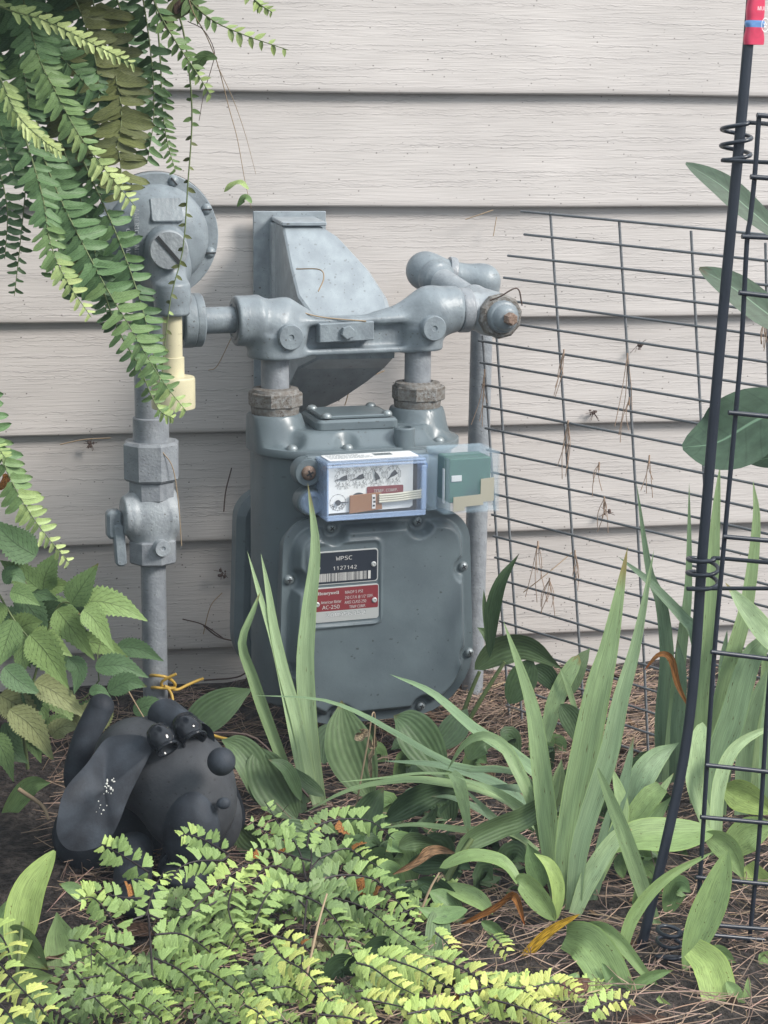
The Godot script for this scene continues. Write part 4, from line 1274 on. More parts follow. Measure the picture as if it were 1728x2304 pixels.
func build_outlet() -> void:
	var tee := from_meter(Vector3(0.1747, 0.4700, -0.09))
	var e1 := Vector3(0.4870, 0.5690, 0.08)
	var e2 := Vector3(0.5624, 0.5550, 0.0800)
	var foot := Vector3(0.5600, 0.0, 0.08)
	var g := thing("outlet_pipe", "weathered grey outlet pipe of elbows and a plugged tee dropping down behind the fence mesh", "gas pipe", foot)
	var sh := Transform3D(Basis.IDENTITY, -foot)
	var mx := Vector3(1, 0, 0).rotated(Vector3.UP, TURN); var mz := Vector3(0, 0, 1).rotated(Vector3.UP, TURN)
	var back := (e1 - tee).normalized()
	var b := Build.new()
	b.lathe([0.0205, 0.1265, 0.0205, 0.1300, 0.0262, 0.1305, 0.0270, 0.1325, 0.0270, 0.1425, 0.0255, 0.1445, 0.0215, 0.145], 32, aim(from_meter(Vector3(0, 0.4755, -0.09)), mx))
	part("union_ring", b, M.pipe, g, sh)
	var s := [
		[0, from_meter(Vector3(0.142, 0.4755, -0.09)), tee, 0.0225, 0.0235, 0.0],
		[1, tee - mz * 0.02, tee + mz * 0.019, 0.0228, 0.003, 0.010],
		[0, tee, tee + back * 0.040, 0.0225, 0.0215, 0.012],
	]
	part("tee", cast(s, tee - Vector3(0.075, 0.035, 0.07), tee + Vector3(0.04, 0.04, 0.06), 0.0022), M.pale, g, sh)
	b = Build.new(); b.x = face(tee + mz * 0.017, mz, 0.2) ; b.prism(ngon(10, 0.0272), 0.0, 0.015, 0.003)
	part("tee_collar", b, M.rust, g, sh)
	b = Build.new(); b.lathe([0.0200, 0.030, 0.0196, 0.036, 0.0182, 0.0395, 0.0160, 0.0405, 0.0150, 0.046, 0.0125, 0.0495, 0.0090, 0.0510, 0.001, 0.0515], 26, aim(tee, mz))
	part("plug", b, M.castm, g, sh)
	b = Build.new(); b.x = face(tee + mz * 0.05, (mz + mx * 0.1).normalized(), 0.5); b.prism(ngon(6, 0.0078), 0.0, 0.012, 0.0015)
	part("plug_tip", b, M.rustscrew, g, sh)
	b = Build.new(); b.tube(PackedVector3Array([tee + back * 0.03, e1 - back * 0.02]), 0.0165, 28, false)
	part("nipple", b, M.pale, g, sh)
	var out := (e2 - e1).normalized()
	s = [[0, e1 - back * 0.026, e1, 0.0205, 0.0215, 0.0], [0, e1, e1 + out * 0.03, 0.0215, 0.0195, 0.014], [1, e1 - back * 0.032, e1 - back * 0.02, 0.0222, 0.002, 0.004]]
	part("elbow", cast(s, e1 - Vector3(0.035, 0.035, 0.035), e1 + Vector3(0.06, 0.035, 0.065), 0.0022), M.castm, g, sh)
	b = Build.new(); b.lathe([0.0175, 0.028, 0.0232, 0.0285, 0.0238, 0.030, 0.0238, 0.0365, 0.0228, 0.038, 0.0175, 0.0385], 32, aim(e1, out))
	part("coupling", b, M.pipe, g, sh)
	var drop := (foot - e2).normalized()
	s = [[0, e2 - out * 0.036, e2, 0.0185, 0.0195, 0.0], [0, e2, e2 + drop * 0.032, 0.0195, 0.0185, 0.014], [1, e2 + drop * 0.03, e2 + drop * 0.04, 0.0205, 0.002, 0.004]]
	part("elbow", cast(s, e2 - Vector3(0.06, 0.06, 0.035), e2 + Vector3(0.035, 0.035, 0.035), 0.0022), M.castm, g, sh)
	b = Build.new(); b.tube(PackedVector3Array([e2 + drop * 0.03, foot - Vector3(0, 0.05, 0)]), 0.0142, 28, false)
	part("drop_pipe", b, M.pipe, g, sh)

# ---------------------------------------------------------------- wire meshes, stake
func wire(root: Node3D, called: String, pts: Array, rad: float, m: Material) -> void:
	var p := mm(pts)
	for k in p.size(): p[k] -= root.position
	var path := p if p.size() < 3 else curve(p, (p.size() - 1) * 4)
	var b := Build.new(); b.tube(path, rad, 8)
	part(called, b, m, root)

func build_fences() -> void:
	var at := Vector3(0.5830, 0.0000, 0.1848)
	var g := thing("wire_fence", "dull grey welded wire mesh panel standing out from the house wall beside the meter", "fence", at)
	var dir := Vector3(0.5450, 0.0000, 0.8385)
	var heights := 24
	rng.seed = 41
	var starts := [0.004, 0.010, -0.016, -0.022, -0.03, -0.03]
	for k in heights:
		var y := 0.6505 - k * 0.0275
		if y < 0.0: break
		var s0: float = starts[k] if k < 6 else lerpf(-0.0625, 0.0, (k - 6) / 17.0)
		var a := at + dir * (s0 - 0.004); a.y = y
		var e := at + dir * 0.66; e.y = y - 0.012
		var md := at + dir * 0.3 + Vector3(r(-0.002, 0.002), y - 0.005 + r(-0.0015, 0.0015), r(-0.002, 0.002))
		md.y = y - 0.005 + r(-0.001, 0.001)
		wire(g, "horizontal_wire", [a.x * 1000, a.y * 1000, a.z * 1000, md.x * 1000, md.y * 1000, md.z * 1000, e.x * 1000, e.y * 1000, e.z * 1000], 0.0016, M.wire)
	var ups := [[-0.0625, 0.492, 0.0, 0.0], [-0.0388, 0.496, 0.022, 0.0], [0.0446, 0.652, 0.132, -0.02], [0.1514, 0.647, 0.231, -0.02], [0.2554, 0.642, 0.335, -0.02], [0.3563, 0.635, 0.41, -0.02], [0.46, 0.63, 0.50, -0.02], [0.563, 0.625, 0.6, -0.02]]
	var off := Vector3(dir.z, 0, -dir.x) * 0.0031
	for u in ups:
		var a: Vector3 = at + dir * u[0] + Vector3(0, u[1], 0) + off
		var e: Vector3 = at + dir * u[2] + Vector3(0, u[3], 0) + off
		var md := a.lerp(e, 0.5) + dir * r(-0.003, 0.003)
		wire(g, "vertical_wire", [a.x * 1000, a.y * 1000, a.z * 1000, md.x * 1000, md.y * 1000, md.z * 1000, e.x * 1000, e.y * 1000, e.z * 1000], 0.0017, M.wire)

	var b := Build.new()
	var st := thing("garden_stake", "tall black plastic coated stake leaning beside the meter, red sleeve at its top", "stake", Vector3(0.5493, 0.0000, 0.8405))
	wire(st, "pole", [547, -9, 842, 572, 96, 830, 590, 180, 820, 600, 264, 810, 606, 374, 800, 617, 571, 790, 626, 724, 785, 633, 842, 780, 635, 917, 780], 0.0052, M.coat)
	var sl := mm([637, 835, 782, 637, 850, 782, 637, 856, 782, 637, 866, 782, 638, 889, 782, 638, 917, 782])
	var names := ["sleeve", "sleeve_band", "sleeve"]
	for k in 3:
		var lo: float = [0.0, 1.0, 2.0][k]; var hi: float = [1.0, 2.0, 5.0][k]
		var rows := []
		for j in 7:
			var f := lerpf(lo, hi, j / 6.0)
			var c := sl[int(minf(f, 4.0))].lerp(sl[int(minf(f, 4.0)) + 1], f - minf(floorf(f), 4.0))
			var row := PackedVector3Array()
			for i in 25:
				var a := TAU * i / 24
				var w := 0.0092 + 0.0006 * sin(f * 5.0) - 0.0003 * f
				row.append(c - st.position + Vector3(cos(a) * w, 0, sin(a) * 0.0062 + 0.002 * cos(a * 2.0 + 1.0)))
			rows.append(row)
		b = Build.new(); b.grid(rows, true)
		var sp := part(names[k], b, M.sleeve if k != 1 else M.sleeveblue, st)
		sp.set_meta("label", ["red plastic sleeve end", "blue band round the sleeve", "red plastic sleeve top"][k])
	b = Build.new()
	b.x = face(sl[3] - st.position + Vector3(0.004, 0, 0.0098), Vector3(0.3, 0, 1)); b.add(letters("MULTI", 0.0026, fonts.sans), b.x); b.x = Transform3D.IDENTITY
	part("lettering", b, M.white, st)
	b = Build.new()
	b.x = face(sl[1] - st.position + Vector3(0.0070, 0.002, 0.0080), Vector3(0.75, 0, 1)); disc_line(b, Vector3.ZERO, 0.0062, 0.0007)
	for k in 5:
		var a := TAU * k / 5
		b.tri(Vector3(-sin(a), cos(a), 0) * 0.0035, Vector3(-sin(a + 0.6), cos(a + 0.6), 0) * 0.0014, Vector3(-sin(a - 0.6), cos(a - 0.6), 0) * 0.0014)
	part("emblem", b, M.white, st)

	var p0 := Vector3(0.5884, 0.0000, 0.8775)
	var bf := thing("black_wire_fence", "black coated wire garden fence panel hooked round the stake by wire coils", "fence", p0)
	for q in [[[615, 774, 860, 641, 772, 860]],[[612, 722, 860, 626, 721, 860]],[[607, 671, 860, 629, 670, 860]],[[607, 622, 860, 632, 619, 860]],[[603, 516, 860, 638, 512, 860]],[[604, 403, 860, 645, 398, 860]],[[598, 295, 860, 652, 286, 860]],[[598, 186, 860, 658, 176, 860]],[[596, 135, 860, 661, 125, 860]],[[594, 75, 860, 665, 63, 860]],[[596, 28, 860, 667, 17, 860]]]:
		var pq := mm(q[0])
		var e := pq[0] + (pq[1] - pq[0]) * 2.4
		var a := pq[0] - (pq[1] - pq[0]).normalized() * 0.0035
		wire(bf, "horizontal_wire", [a.x * 1000, a.y * 1000, a.z * 1000 + 4, e.x * 1000, e.y * 1000, e.z * 1000 + 4], 0.0022, M.coat)
	wire(bf, "vertical_wire", [615, 776, 860, 614, 725, 860, 612, 687, 860, 610, 665, 860, 610, 582, 860, 608, 516, 860, 603, 389, 860, 599, 276, 860, 597, 106, 860, 596, 24, 860, 594, -16, 860], 0.0023, M.coat)
	wire(bf, "vertical_wire", [665, 774, 860, 663, 683, 860, 662, 594, 860, 658, 404, 860, 654, 249, 860, 653, 103, 860, 648, -23, 860, 647, -52, 860], 0.0023, M.coat)
	wire(bf, "vertical_wire", [716, 771, 860, 714, 634, 860, 711, 293, 860, 706, -37, 860], 0.0023, M.coat)
	# three coils that loop round the stake
	for c in [[Vector3(0.6234, 0.7503, 0.7870), 0.0335, 0.0125, Vector3(0.6367, 0.7660, 0.8600), Vector3(0.6386, 0.7338, 0.8600)], [Vector3(0.6061, 0.3559, 0.8020), 0.0305, 0.0135, Vector3(0.6558, 0.3755, 0.8600), Vector3(0.6572, 0.3519, 0.8600)], [Vector3(0.5693, 0.0143, 0.8650), 0.026, 0.0125, Vector3(0.6596, 0.0097, 0.8700), Vector3(0.6566, -0.0066, 0.8800)]]:
		var mid: Vector3 = c[0]
		var pts := []
		var start: Vector3 = c[3]
		pts.append_array([start.x * 1000, start.y * 1000, start.z * 1000])
		for s in 40:
			var a := 0.9 + TAU * 2.3 * s / 39.0
			var q: Vector3 = mid + Vector3(cos(a) * c[2] * 1.0, lerpf(c[1] / 2, -c[1] / 2, s / 39.0), sin(a) * c[2] * 1.4)
			pts.append_array([q.x * 1000, q.y * 1000, q.z * 1000])
		var e: Vector3 = c[4]
		pts.append_array([e.x * 1000, e.y * 1000, e.z * 1000])
		wire(bf, "coil", pts, 0.0020, M.coat)

# ---------------------------------------------------------------- the iron dog
func plate(outline: Array, thick: float, bulge: float) -> Build:       # a cut plate, curved across its length; outline in mm points
	var p := mm(outline)
	var m := Vector3.ZERO
	for q in p: m += q
	m /= p.size()
	var nn := Vector3.ZERO
	for k in p.size(): nn += (p[k] - m).cross(p[(k + 1) % p.size()] - m)
	nn = nn.normalized()
	if nn.z < 0: nn = -nn
	var cl := PackedVector3Array()
	for s in p.size() * 5:
		var f := s / 5.0
		var k := int(f); var n := p.size()
		cl.append(p[k].cubic_interpolate(p[(k + 1) % n], p[(k + n - 1) % n], p[(k + 2) % n], f - k))
	cl.append(cl[0])
	var b := Build.new()
	for side in [1.0, -1.0]:
		var rows := []
		for j in 9:
			var f := 1.0 - j / 8.0
			var row := PackedVector3Array()
			for q in cl:
				var e := (q - m) * f
				row.append(m + e + nn * (bulge * (1.0 - f * f) + side * thick * 0.5 * sqrt(clampf(1.0 - pow(f, 10.0), 0.0, 1.0))))
			rows.append(row)
		b.grid(rows, true)
	return b

func build_dog() -> void:
	var base := Vector3(0.0588, 0.0000, 0.6782)
	var g := thing("iron_dog", "black welded iron dog ornament with glass insulator eyes and drooping plate ears", "dog ornament", base)
	var sh := Transform3D(Basis.IDENTITY, -base)
	var fw := Vector3(0.72, 0.0, 0.69).normalized()          # the way it looks
	var sd := fw.cross(Vector3.UP)
	var hd := Vector3(0.1370, 0.0808, 0.6000)
	var rot := Basis(sd, Vector3.UP, -fw)
	var hc := Vector3(0.0860, 0.1122, 0.5650)
	var inv := Transform3D(rot, hd).affine_inverse()
	var hl := inv * hc
	var bl := inv * (hd + Vector3(0, 0.03, -0.01))
	var s := [
		[3, Vector3.ZERO, Vector3(0.047, 0.058, 0.053), 0.0, 0.0, 0.0],
		[3, Vector3(0.0, 0.022, 0.028), Vector3(0.043, 0.042, 0.05), 0.0, 0.0, 0.018],
		[0, hl, bl, 0.043, 0.034, 0.03],
	]
	part("head", cast(s, Vector3(-0.16, -0.08, -0.14), Vector3(0.16, 0.11, 0.16), 0.003), M.ironbrown, g, sh * Transform3D(rot, hd))
	var b := Build.new()
	for q in [[1.0, Vector3(0.0225, -0.022, -0.022), Vector3(0.029, 0.050, 0.037)], [-1.0, Vector3(-0.022, -0.026, -0.014), Vector3(0.021, 0.042, 0.032)]]:
		b = Build.new(); b.ball(Vector3.ZERO, q[2], 28)
		part("jowl", b, M.iron if q[0] > 0 else M.ironbrown, g, sh * Transform3D(rot, hd) * Transform3D(Basis(Vector3(0, 1, 0), -q[0] * 0.5), q[1]))
	b = Build.new(); b.ball(Vector3(0.1688, 0.0937, 0.6550), Vector3(0.0075, 0.006, 0.006), 12); part("knob", b, M.iron, g, sh)
	b = Build.new(); b.ball(Vector3(0.1657, 0.1428, 0.6680), Vector3.ONE * 0.0142, 26); part("nose", b, M.iron, g, sh)
	# eyes: glass insulators with a flared skirt
	for e in [[Vector3(0.1102, 0.1549, 0.6280), Vector3(0.42, -0.62, 0.66), 1.0], [Vector3(0.1382, 0.1565, 0.6090), Vector3(0.38, -0.55, 0.7), 1.1]]:
		var k: float = e[2] * 0.001
		b = Build.new()
		b.lathe([0.1 * k, -17 * k, 6 * k, -16.5 * k, 11 * k, -13 * k, 13.4 * k, -6 * k, 13.8 * k, 0, 12.6 * k, 5 * k, 10.4 * k, 8 * k, 12.2 * k, 10 * k, 13.2 * k, 12 * k, 12.6 * k, 13.2 * k, 11 * k, 13.4 * k, 9.4 * k, 12 * k, 8.6 * k, 6 * k, 0.1 * k, 4 * k], 36, aim(e[0], e[1]), 1.6)
		part("glass_eye", b, M.glass, g, sh)
	b = Build.new()
	var rows := []
	for j in 8:                                                # hood over the far eye
		var row := PackedVector3Array()
		for i in 17:
			var a := lerpf(-0.2, PI + 0.5, i / 16.0)
			row.append(Vector3(0.1371, 0.1492, 0.5920) + Vector3(cos(a) * 0.0185, sin(a) * 0.0185, 0.0) + Vector3(0.012, -0.006, 0.016) * (j / 7.0 * 2.4 - 1.6))
		rows.append(row)
	b.grid(rows); part("eye_hood", b, M.iron, g, sh)
	part("ear", plate([54, 147, 600, 35, 136, 635, 13, 120, 660, 5, 98, 672, 4, 78, 674, 14, 60, 668, 32, 57, 666, 52, 63, 662, 64, 81, 660, 76, 106, 650, 95, 137, 635, 101, 147, 625, 92, 153, 610, 71, 152, 600], 0.003, 0.0045), M.iron, g, sh)
	part("ear", plate([138, 150, 565, 151, 149, 580, 170, 123, 580, 189, 84, 575, 200, 46, 570, 195, 26, 565, 181, 30, 560, 167, 65, 560, 150, 107, 560, 138, 133, 560], 0.003, 0.003), M.iron, g, sh)
	b = Build.new(); b.tube(curve(mm([23, 61, 500, 26, 82, 500, 38, 116, 497, 54, 145, 490]), 12), [0.0095, 0.0105, 0.0115, 0.012, 0.0125, 0.013, 0.0135, 0.0138, 0.014, 0.014, 0.0142, 0.0143, 0.0143], 20)
	b.ball(Vector3(0.0543, 0.1458, 0.4900), Vector3.ONE * 0.0144, 20)
	part("tail", b, M.iron, g, sh)
	b = Build.new(); b.ball(Vector3(0.0583, 0.0178, 0.5300), Vector3(0.06, 0.048, 0.055), 30); part("body", b, M.iron, g, sh)
	for q in [[Vector3(0.0817, 0.0296, 0.6000), Vector3(0.0746, 0.0000, 0.6807)], [Vector3(0.1319, 0.0044, 0.5600), Vector3(0.1220, 0.0000, 0.6265)]]:
		b = Build.new(); b.tube(PackedVector3Array([q[0], q[1] + Vector3(0, 0.012, 0)]), 0.0195, 18)
		b.ball(q[1] + Vector3(0.008, 0.014, 0.012), Vector3(0.028, 0.016, 0.03), 18)
		part("front_leg", b, M.iron, g, sh)
	b = Build.new()
	rng.seed = 6
	for k in 26:                                               # bird droppings dried on the ear, run down it in a streak
		var t := pow(rng.randf(), 1.6)
		var c: Vector3 = Vector3(0.0588, 0.1282, 0.6680) + Vector3(-0.016, -0.034, 0.002) * t + Vector3(r(-0.006, 0.006), r(-0.005, 0.005), 0.0035) * (1.2 - 0.6 * t)
		var w := r(0.0003, 0.0011) * (1.1 - 0.6 * t)
		b.ball(c, Vector3(w * r(0.7, 1.6), w * r(0.7, 2.0), 0.0007), 6)
	part("bird_dropping", b, M.dropping, g, sh)

# ---------------------------------------------------------------- plants
func build_plants() -> void:
	var g: Node3D = null
	rng.seed = 501
	g = thing("iris_plant", "tall upright iris fan with two long wide blades right of the meter", "iris", Vector3(0.4965, 0.0000, 0.7490), 0.0, "")
	leaf(g, [500, -2, 750, 504, 76, 742, 527, 210, 735, 542, 267, 728, 559, 361, 720], 31.9, "sword", M.iris[0], 0.10, 0.12, "leaf", 0.00, 0)
	leaf(g, [505, 2, 760, 511, 69, 756, 537, 156, 752, 549, 214, 748, 564, 271, 744, 579, 362, 740], 21.7, "sword", M.iris[2], -0.35, 0.20, "leaf", 0.00, 0)
	leaf(g, [496, 4, 735, 488, 58, 726, 477, 146, 718, 468, 205, 709, 441, 285, 700], 23.9, "sword", M.iris[0], 0.20, 0.15, "leaf", 0.00, 0)
	leaf(g, [529, -11, 730, 549, 63, 720, 567, 108, 710, 580, 159, 700], 19.6, "sword", M.iris[3], 0.30, 0.20, "leaf", 0.00, 0)
	leaf(g, [504, -1, 765, 521, 38, 760, 547, 73, 755, 565, 79, 750], 21.1, "arch", M.iris[2], 0.10, 0.30, "leaf", 0.00, 0)
	leaf(g, [521, 153, 770, 545, 93, 780, 568, 26, 790, 585, -18, 800], 16.3, "lance", M.iris[0], 0.30, 0.20, "leaf", 0.00, 0)
	leaf(g, [541, 14, 720, 564, 80, 715, 556, 128, 710], 20.6, "arch", M.iris[0], 0.40, 0.20, "leaf", 0.00, 0)
	leaf(g, [503, -26, 720, 494, 94, 688, 472, 123, 656, 432, 147, 624, 393, 178, 592, 355, 190, 560], 18.2, "sword", M.iris[1], 0.50, 0.30, "leaf", 0.00, 0)
	leaf(g, [495, 17, 720, 484, 93, 684, 464, 107, 649, 419, 100, 613, 362, 126, 577, 325, 141, 541, 284, 148, 506, 217, 144, 470], 15.6, "sword", M.iris[1], 0.90, 0.35, "leaf", 0.00, 0)
	leaf(g, [498, 18, 700, 480, 84, 687, 465, 121, 673, 454, 140, 660, 437, 147, 647, 420, 134, 633, 405, 101, 620], 15.2, "sword", M.iris[0], 0.20, 0.35, "leaf", 0.00, 0)
	g = thing("iris_plant", "arching iris with drooping folded blades in front of the meter", "iris", Vector3(0.4903, 0.0000, 0.6562), 0.0, "")
	leaf(g, [498, 42, 660, 468, 69, 640, 438, 79, 620, 410, 79, 600, 371, 78, 580, 314, 63, 560, 265, 31, 540], 18.6, "sword", M.iris[0], 0.90, 0.20, "leaf", 0.00, 0)
	leaf(g, [506, 39, 640, 484, 62, 618, 457, 77, 595, 408, 89, 572, 350, 90, 550], 18.7, "sword", M.iris[3], 0.70, 0.25, "leaf", 0.00, 0)
	leaf(g, [494, 22, 660, 467, 38, 645, 421, 38, 630, 375, 41, 615, 341, 34, 600], 14.5, "sword", M.iris[0], 0.90, 0.25, "leaf", 0.00, 0)
	leaf(g, [408, 103, 630, 414, 94, 637, 419, 71, 643, 424, 37, 650], 15.3, "arch", M.iris[0], 0.00, 0.25, "leaf", 0.00, 0)
	leaf(g, [490, 56, 680, 478, 71, 673, 446, 94, 667, 406, 110, 660], 11.4, "sword", M.iris[0], 0.40, 0.30, "leaf", 0.00, 0)
	leaf(g, [507, 77, 660, 478, 89, 655, 438, 94, 650], 16.2, "sword", M.iris[3], 0.80, 0.20, "leaf", 0.00, 0)
	leaf(g, [492, 13, 650, 463, 43, 643, 439, 67, 637, 420, 86, 630], 8.7, "sword", M.iris[1], 0.30, 0.30, "leaf", 0.00, 0)
	leaf(g, [490, 11, 620, 452, 44, 607, 419, 59, 593, 397, 58, 580], 12.8, "sword", M.iris[3], 0.80, 0.30, "leaf", 0.00, 0)
	leaf(g, [408, 98, 620, 376, 95, 607, 342, 87, 593, 295, 80, 580], 3.9, "sword", M.iris[0], 0.60, 0.30, "leaf", 0.00, 0)
	g = thing("iris_plant", "slender upright iris clump directly in front of the meter body", "iris", Vector3(0.2825, -0.0000, 0.4469), 0.0, "")
	leaf(g, [298, 1, 445, 289, 66, 439, 283, 157, 433, 288, 225, 427, 296, 298, 421, 288, 369, 415], 22.3, "sword", M.iris[2], -0.10, 0.18, "leaf", 0.00, 0)
	leaf(g, [294, 6, 450, 286, 35, 445, 272, 105, 440, 258, 159, 435, 248, 209, 430, 242, 253, 425, 235, 292, 420], 15.5, "sword", M.iris[2], 0.15, 0.20, "leaf", 0.00, 0)
	leaf(g, [282, 7, 450, 271, 69, 444, 262, 122, 438, 250, 183, 432, 233, 245, 426, 220, 295, 420], 12.4, "sword", M.iris[2], 0.30, 0.25, "leaf", 0.00, 0)
	leaf(g, [272, 11, 460, 254, 63, 455, 234, 121, 450, 223, 157, 445, 212, 195, 440, 225, 230, 435, 233, 250, 430], 15.4, "sword", M.iris[0], -0.35, 0.30, "leaf", 0.00, 0)
	leaf(g, [277, 0, 460, 270, 29, 455, 250, 61, 450], 12.5, "sword", M.iris[1], 0.20, 0.30, "leaf", 0.00, 0)
	g = thing("iris_plant", "crowd of tall iris blades behind the black fence, right of the stake", "iris", Vector3(0.7307, 0.0000, 0.5107), 0.0, "")
	leaf(g, [717, 17, 560, 706, 118, 550, 716, 227, 540, 720, 334, 530, 726, 398, 520], 19.3, "sword", M.iris[0], 0.00, 0.15, "leaf", 0.00, 0)
	leaf(g, [712, 26, 580, 716, 114, 572, 733, 188, 564, 751, 252, 556, 760, 337, 548, 757, 384, 540], 21.2, "sword", M.iris[0], 0.20, 0.15, "leaf", 0.00, 0)
	leaf(g, [710, 25, 600, 711, 83, 596, 726, 131, 592, 744, 195, 588, 768, 218, 584, 799, 241, 580], 33.1, "sword", M.iris[1], 0.10, 0.20, "leaf", 0.00, 0)
	leaf(g, [774, 208, 620, 754, 229, 613, 731, 258, 607, 708, 287, 600], 24.6, "broad", M.iris[2], 0.10, 0.20, "leaf", 0.00, 0)
	leaf(g, [693, 13, 640, 672, 73, 633, 674, 112, 627, 683, 140, 620], 22.7, "blunt", M.iris[2], 0.30, 0.30, "leaf", 0.00, 0)
	leaf(g, [689, 6, 660, 689, 69, 655, 700, 108, 650, 722, 128, 645, 764, 142, 640], 18.6, "sword", M.iris[2], 0.30, 0.30, "leaf", 0.00, 0)
	leaf(g, [756, 7, 560, 758, 93, 557, 772, 145, 553, 798, 196, 550], 22.6, "sword", M.iris[1], 0.10, 0.20, "leaf", 0.00, 0)
	leaf(g, [757, -6, 500, 760, 82, 497, 752, 154, 493, 756, 202, 490], 17.9, "sword", M.iris[3], 0.20, 0.20, "leaf", 0.00, 0)
	leaf(g, [775, -2, 540, 783, 73, 537, 787, 137, 533, 784, 201, 530], 20.8, "sword", M.iris[0], 0.10, 0.20, "leaf", 0.00, 0)
	leaf(g, [724, -4, 500, 715, 74, 497, 718, 155, 493, 726, 208, 490], 15.8, "sword", M.iris[1], 0.10, 0.20, "leaf", 0.00, 0)
	leaf(g, [766, 22, 600, 764, 108, 600, 766, 186, 600, 767, 289, 600], 18.0, "sword", M.iris[1], 0.10, 0.20, "leaf", 0.00, 0)
	g = thing("iris_plant", "dark iris blades left of the stake in front of the grey wire mesh", "iris", Vector3(0.7074, 0.0000, 0.4329), 0.0, "")
	leaf(g, [676, 35, 520, 675, 103, 512, 681, 172, 504, 674, 238, 496, 661, 275, 488, 645, 373, 480], 18.6, "sword", M.iris[3], 0.10, 0.15, "leaf", 0.00, 0)
	leaf(g, [712, 154, 540, 702, 211, 530, 691, 228, 520, 654, 267, 510, 621, 294, 500], 15.3, "sword", M.iris[3], 0.10, 0.15, "leaf", 0.00, 0)
	leaf(g, [678, 38, 530, 684, 85, 522, 694, 198, 515, 701, 263, 507, 699, 376, 500], 15.4, "sword", M.iris[1], 0.10, 0.15, "leaf", 0.00, 0)
	leaf(g, [610, 32, 600, 626, 63, 587, 648, 83, 573, 679, 96, 560], 29.2, "broad", M.iris[1], 0.10, 0.20, "leaf", 0.00, 0)
	leaf(g, [683, 42, 540, 686, 110, 533, 690, 167, 527, 686, 203, 520], 17.5, "sword", M.iris[3], 0.10, 0.20, "leaf", 0.00, 0)
	leaf(g, [624, 15, 600, 647, 47, 590, 668, 69, 580], 12.1, "sword", M.iris[0], 0.10, 0.20, "leaf", 0.00, 0)
	g = thing("iris_plant", "pale short blades just left of the tall iris, against the wire mesh", "iris", Vector3(0.6074, 0.0000, 0.3049), 0.0, "")
	leaf(g, [566, 55, 420, 583, 107, 410, 610, 151, 400], 20.5, "blunt", M.iris[0], 0.10, 0.20, "leaf", 0.00, 0)
	leaf(g, [607, 75, 420, 593, 120, 415, 585, 139, 410], 7.5, "sword", M.iris[0], 0.10, 0.20, "leaf", 0.00, 0)
	leaf(g, [615, 89, 360, 625, 121, 350, 642, 140, 340], 20.0, "broad", M.hosta[0], 0.10, 0.20, "leaf", 0.00, 0)
	g = thing("hosta", "hosta with a large arched leaf tucked against the right side of the meter", "hosta", Vector3(0.5467, 0.0000, 0.1902), 0.0, "")
	leaf(g, [500, 120, 340, 529, 146, 347, 561, 149, 353, 602, 122, 360], 39.7, "broad", M.hosta[0], 0.50, 0.30, "leaf", 0.30, 0)
	leaf(g, [541, 78, 350, 557, 112, 350, 568, 135, 350], 36.5, "broad", M.hosta[1], 0.20, 0.25, "leaf", 0.00, 0)
	leaf(g, [571, 120, 340, 589, 108, 340, 607, 83, 340], 24.5, "broad", M.hosta[2], 0.20, 0.20, "leaf", 0.00, 0)
	leaf(g, [513, 140, 360, 516, 192, 363, 524, 232, 367, 543, 268, 370], 20.6, "broad", M.hosta[1], -0.50, 0.50, "leaf", 0.00, 0)
	leaf(g, [511, 152, 360, 506, 197, 360, 504, 224, 360], 6.5, "broad", M.hosta[0], 0.00, 0.50, "leaf", 0.00, 0)
	leaf(g, [519, 148, 340, 513, 163, 340, 502, 172, 340], 11.0, "broad", M.hosta[0], 0.00, 0.30, "leaf", 0.00, 0)
	leaf(g, [584, 99, 420, 598, 79, 430, 607, 48, 440], 26.9, "broad", M.hosta[0], 0.30, 0.25, "leaf", 0.00, 0)
	stalk(g, [493, 54, 340, 511, 90, 345, 534, 131, 350], 3.2, 2.4, M.greenstem, "stem")
	stalk(g, [484, 45, 330, 496, 87, 335, 506, 117, 340], 3.0, 2.2, M.greenstem, "stem")
	g = thing("hosta", "hosta with broad ribbed leaves below the front of the meter", "hosta", Vector3(0.3600, 0.0000, 0.4231), 0.0, "")
	leaf(g, [346, 28, 500, 329, 71, 490, 320, 103, 480, 318, 133, 470], 55.3, "broad", M.hosta[0], 0.00, 0.30, "leaf", 0.20, 0)
	leaf(g, [436, 36, 470, 414, 72, 460, 397, 94, 450, 383, 102, 440], 48.1, "broad", M.hosta[1], 0.10, 0.25, "leaf", 0.20, 0)
	leaf(g, [303, 49, 440, 308, 73, 430, 322, 91, 420], 34.6, "broad", M.hosta[2], 0.10, 0.20, "leaf", 0.00, 0)
	leaf(g, [436, 51, 420, 462, 74, 410, 478, 92, 400], 32.2, "broad", M.hosta[2], 0.10, 0.20, "leaf", 0.00, 0)
	leaf(g, [460, 60, 480, 476, 81, 480, 500, 80, 480], 29.1, "broad", M.hosta[1], 0.40, 0.25, "leaf", 0.40, 0)
	leaf(g, [347, 33, 580, 373, 49, 573, 405, 59, 567, 432, 55, 560], 32.7, "broad", M.hosta[2], 0.50, 0.30, "leaf", 0.00, 0)
	leaf(g, [317, 0, 580, 330, 36, 565, 352, 60, 550], 34.7, "broad", M.hosta[1], 0.30, 0.30, "leaf", 0.00, 0)
	leaf(g, [301, 18, 460, 278, 34, 455, 270, 49, 450], 18.7, "broad", M.hosta[1], 0.30, 0.30, "leaf", 0.00, 0)
	g = thing("hosta", "hosta with two upright ribbed leaves between the iron dog and the iris", "hosta", Vector3(0.2377, 0.0000, 0.5017), 0.0, "")
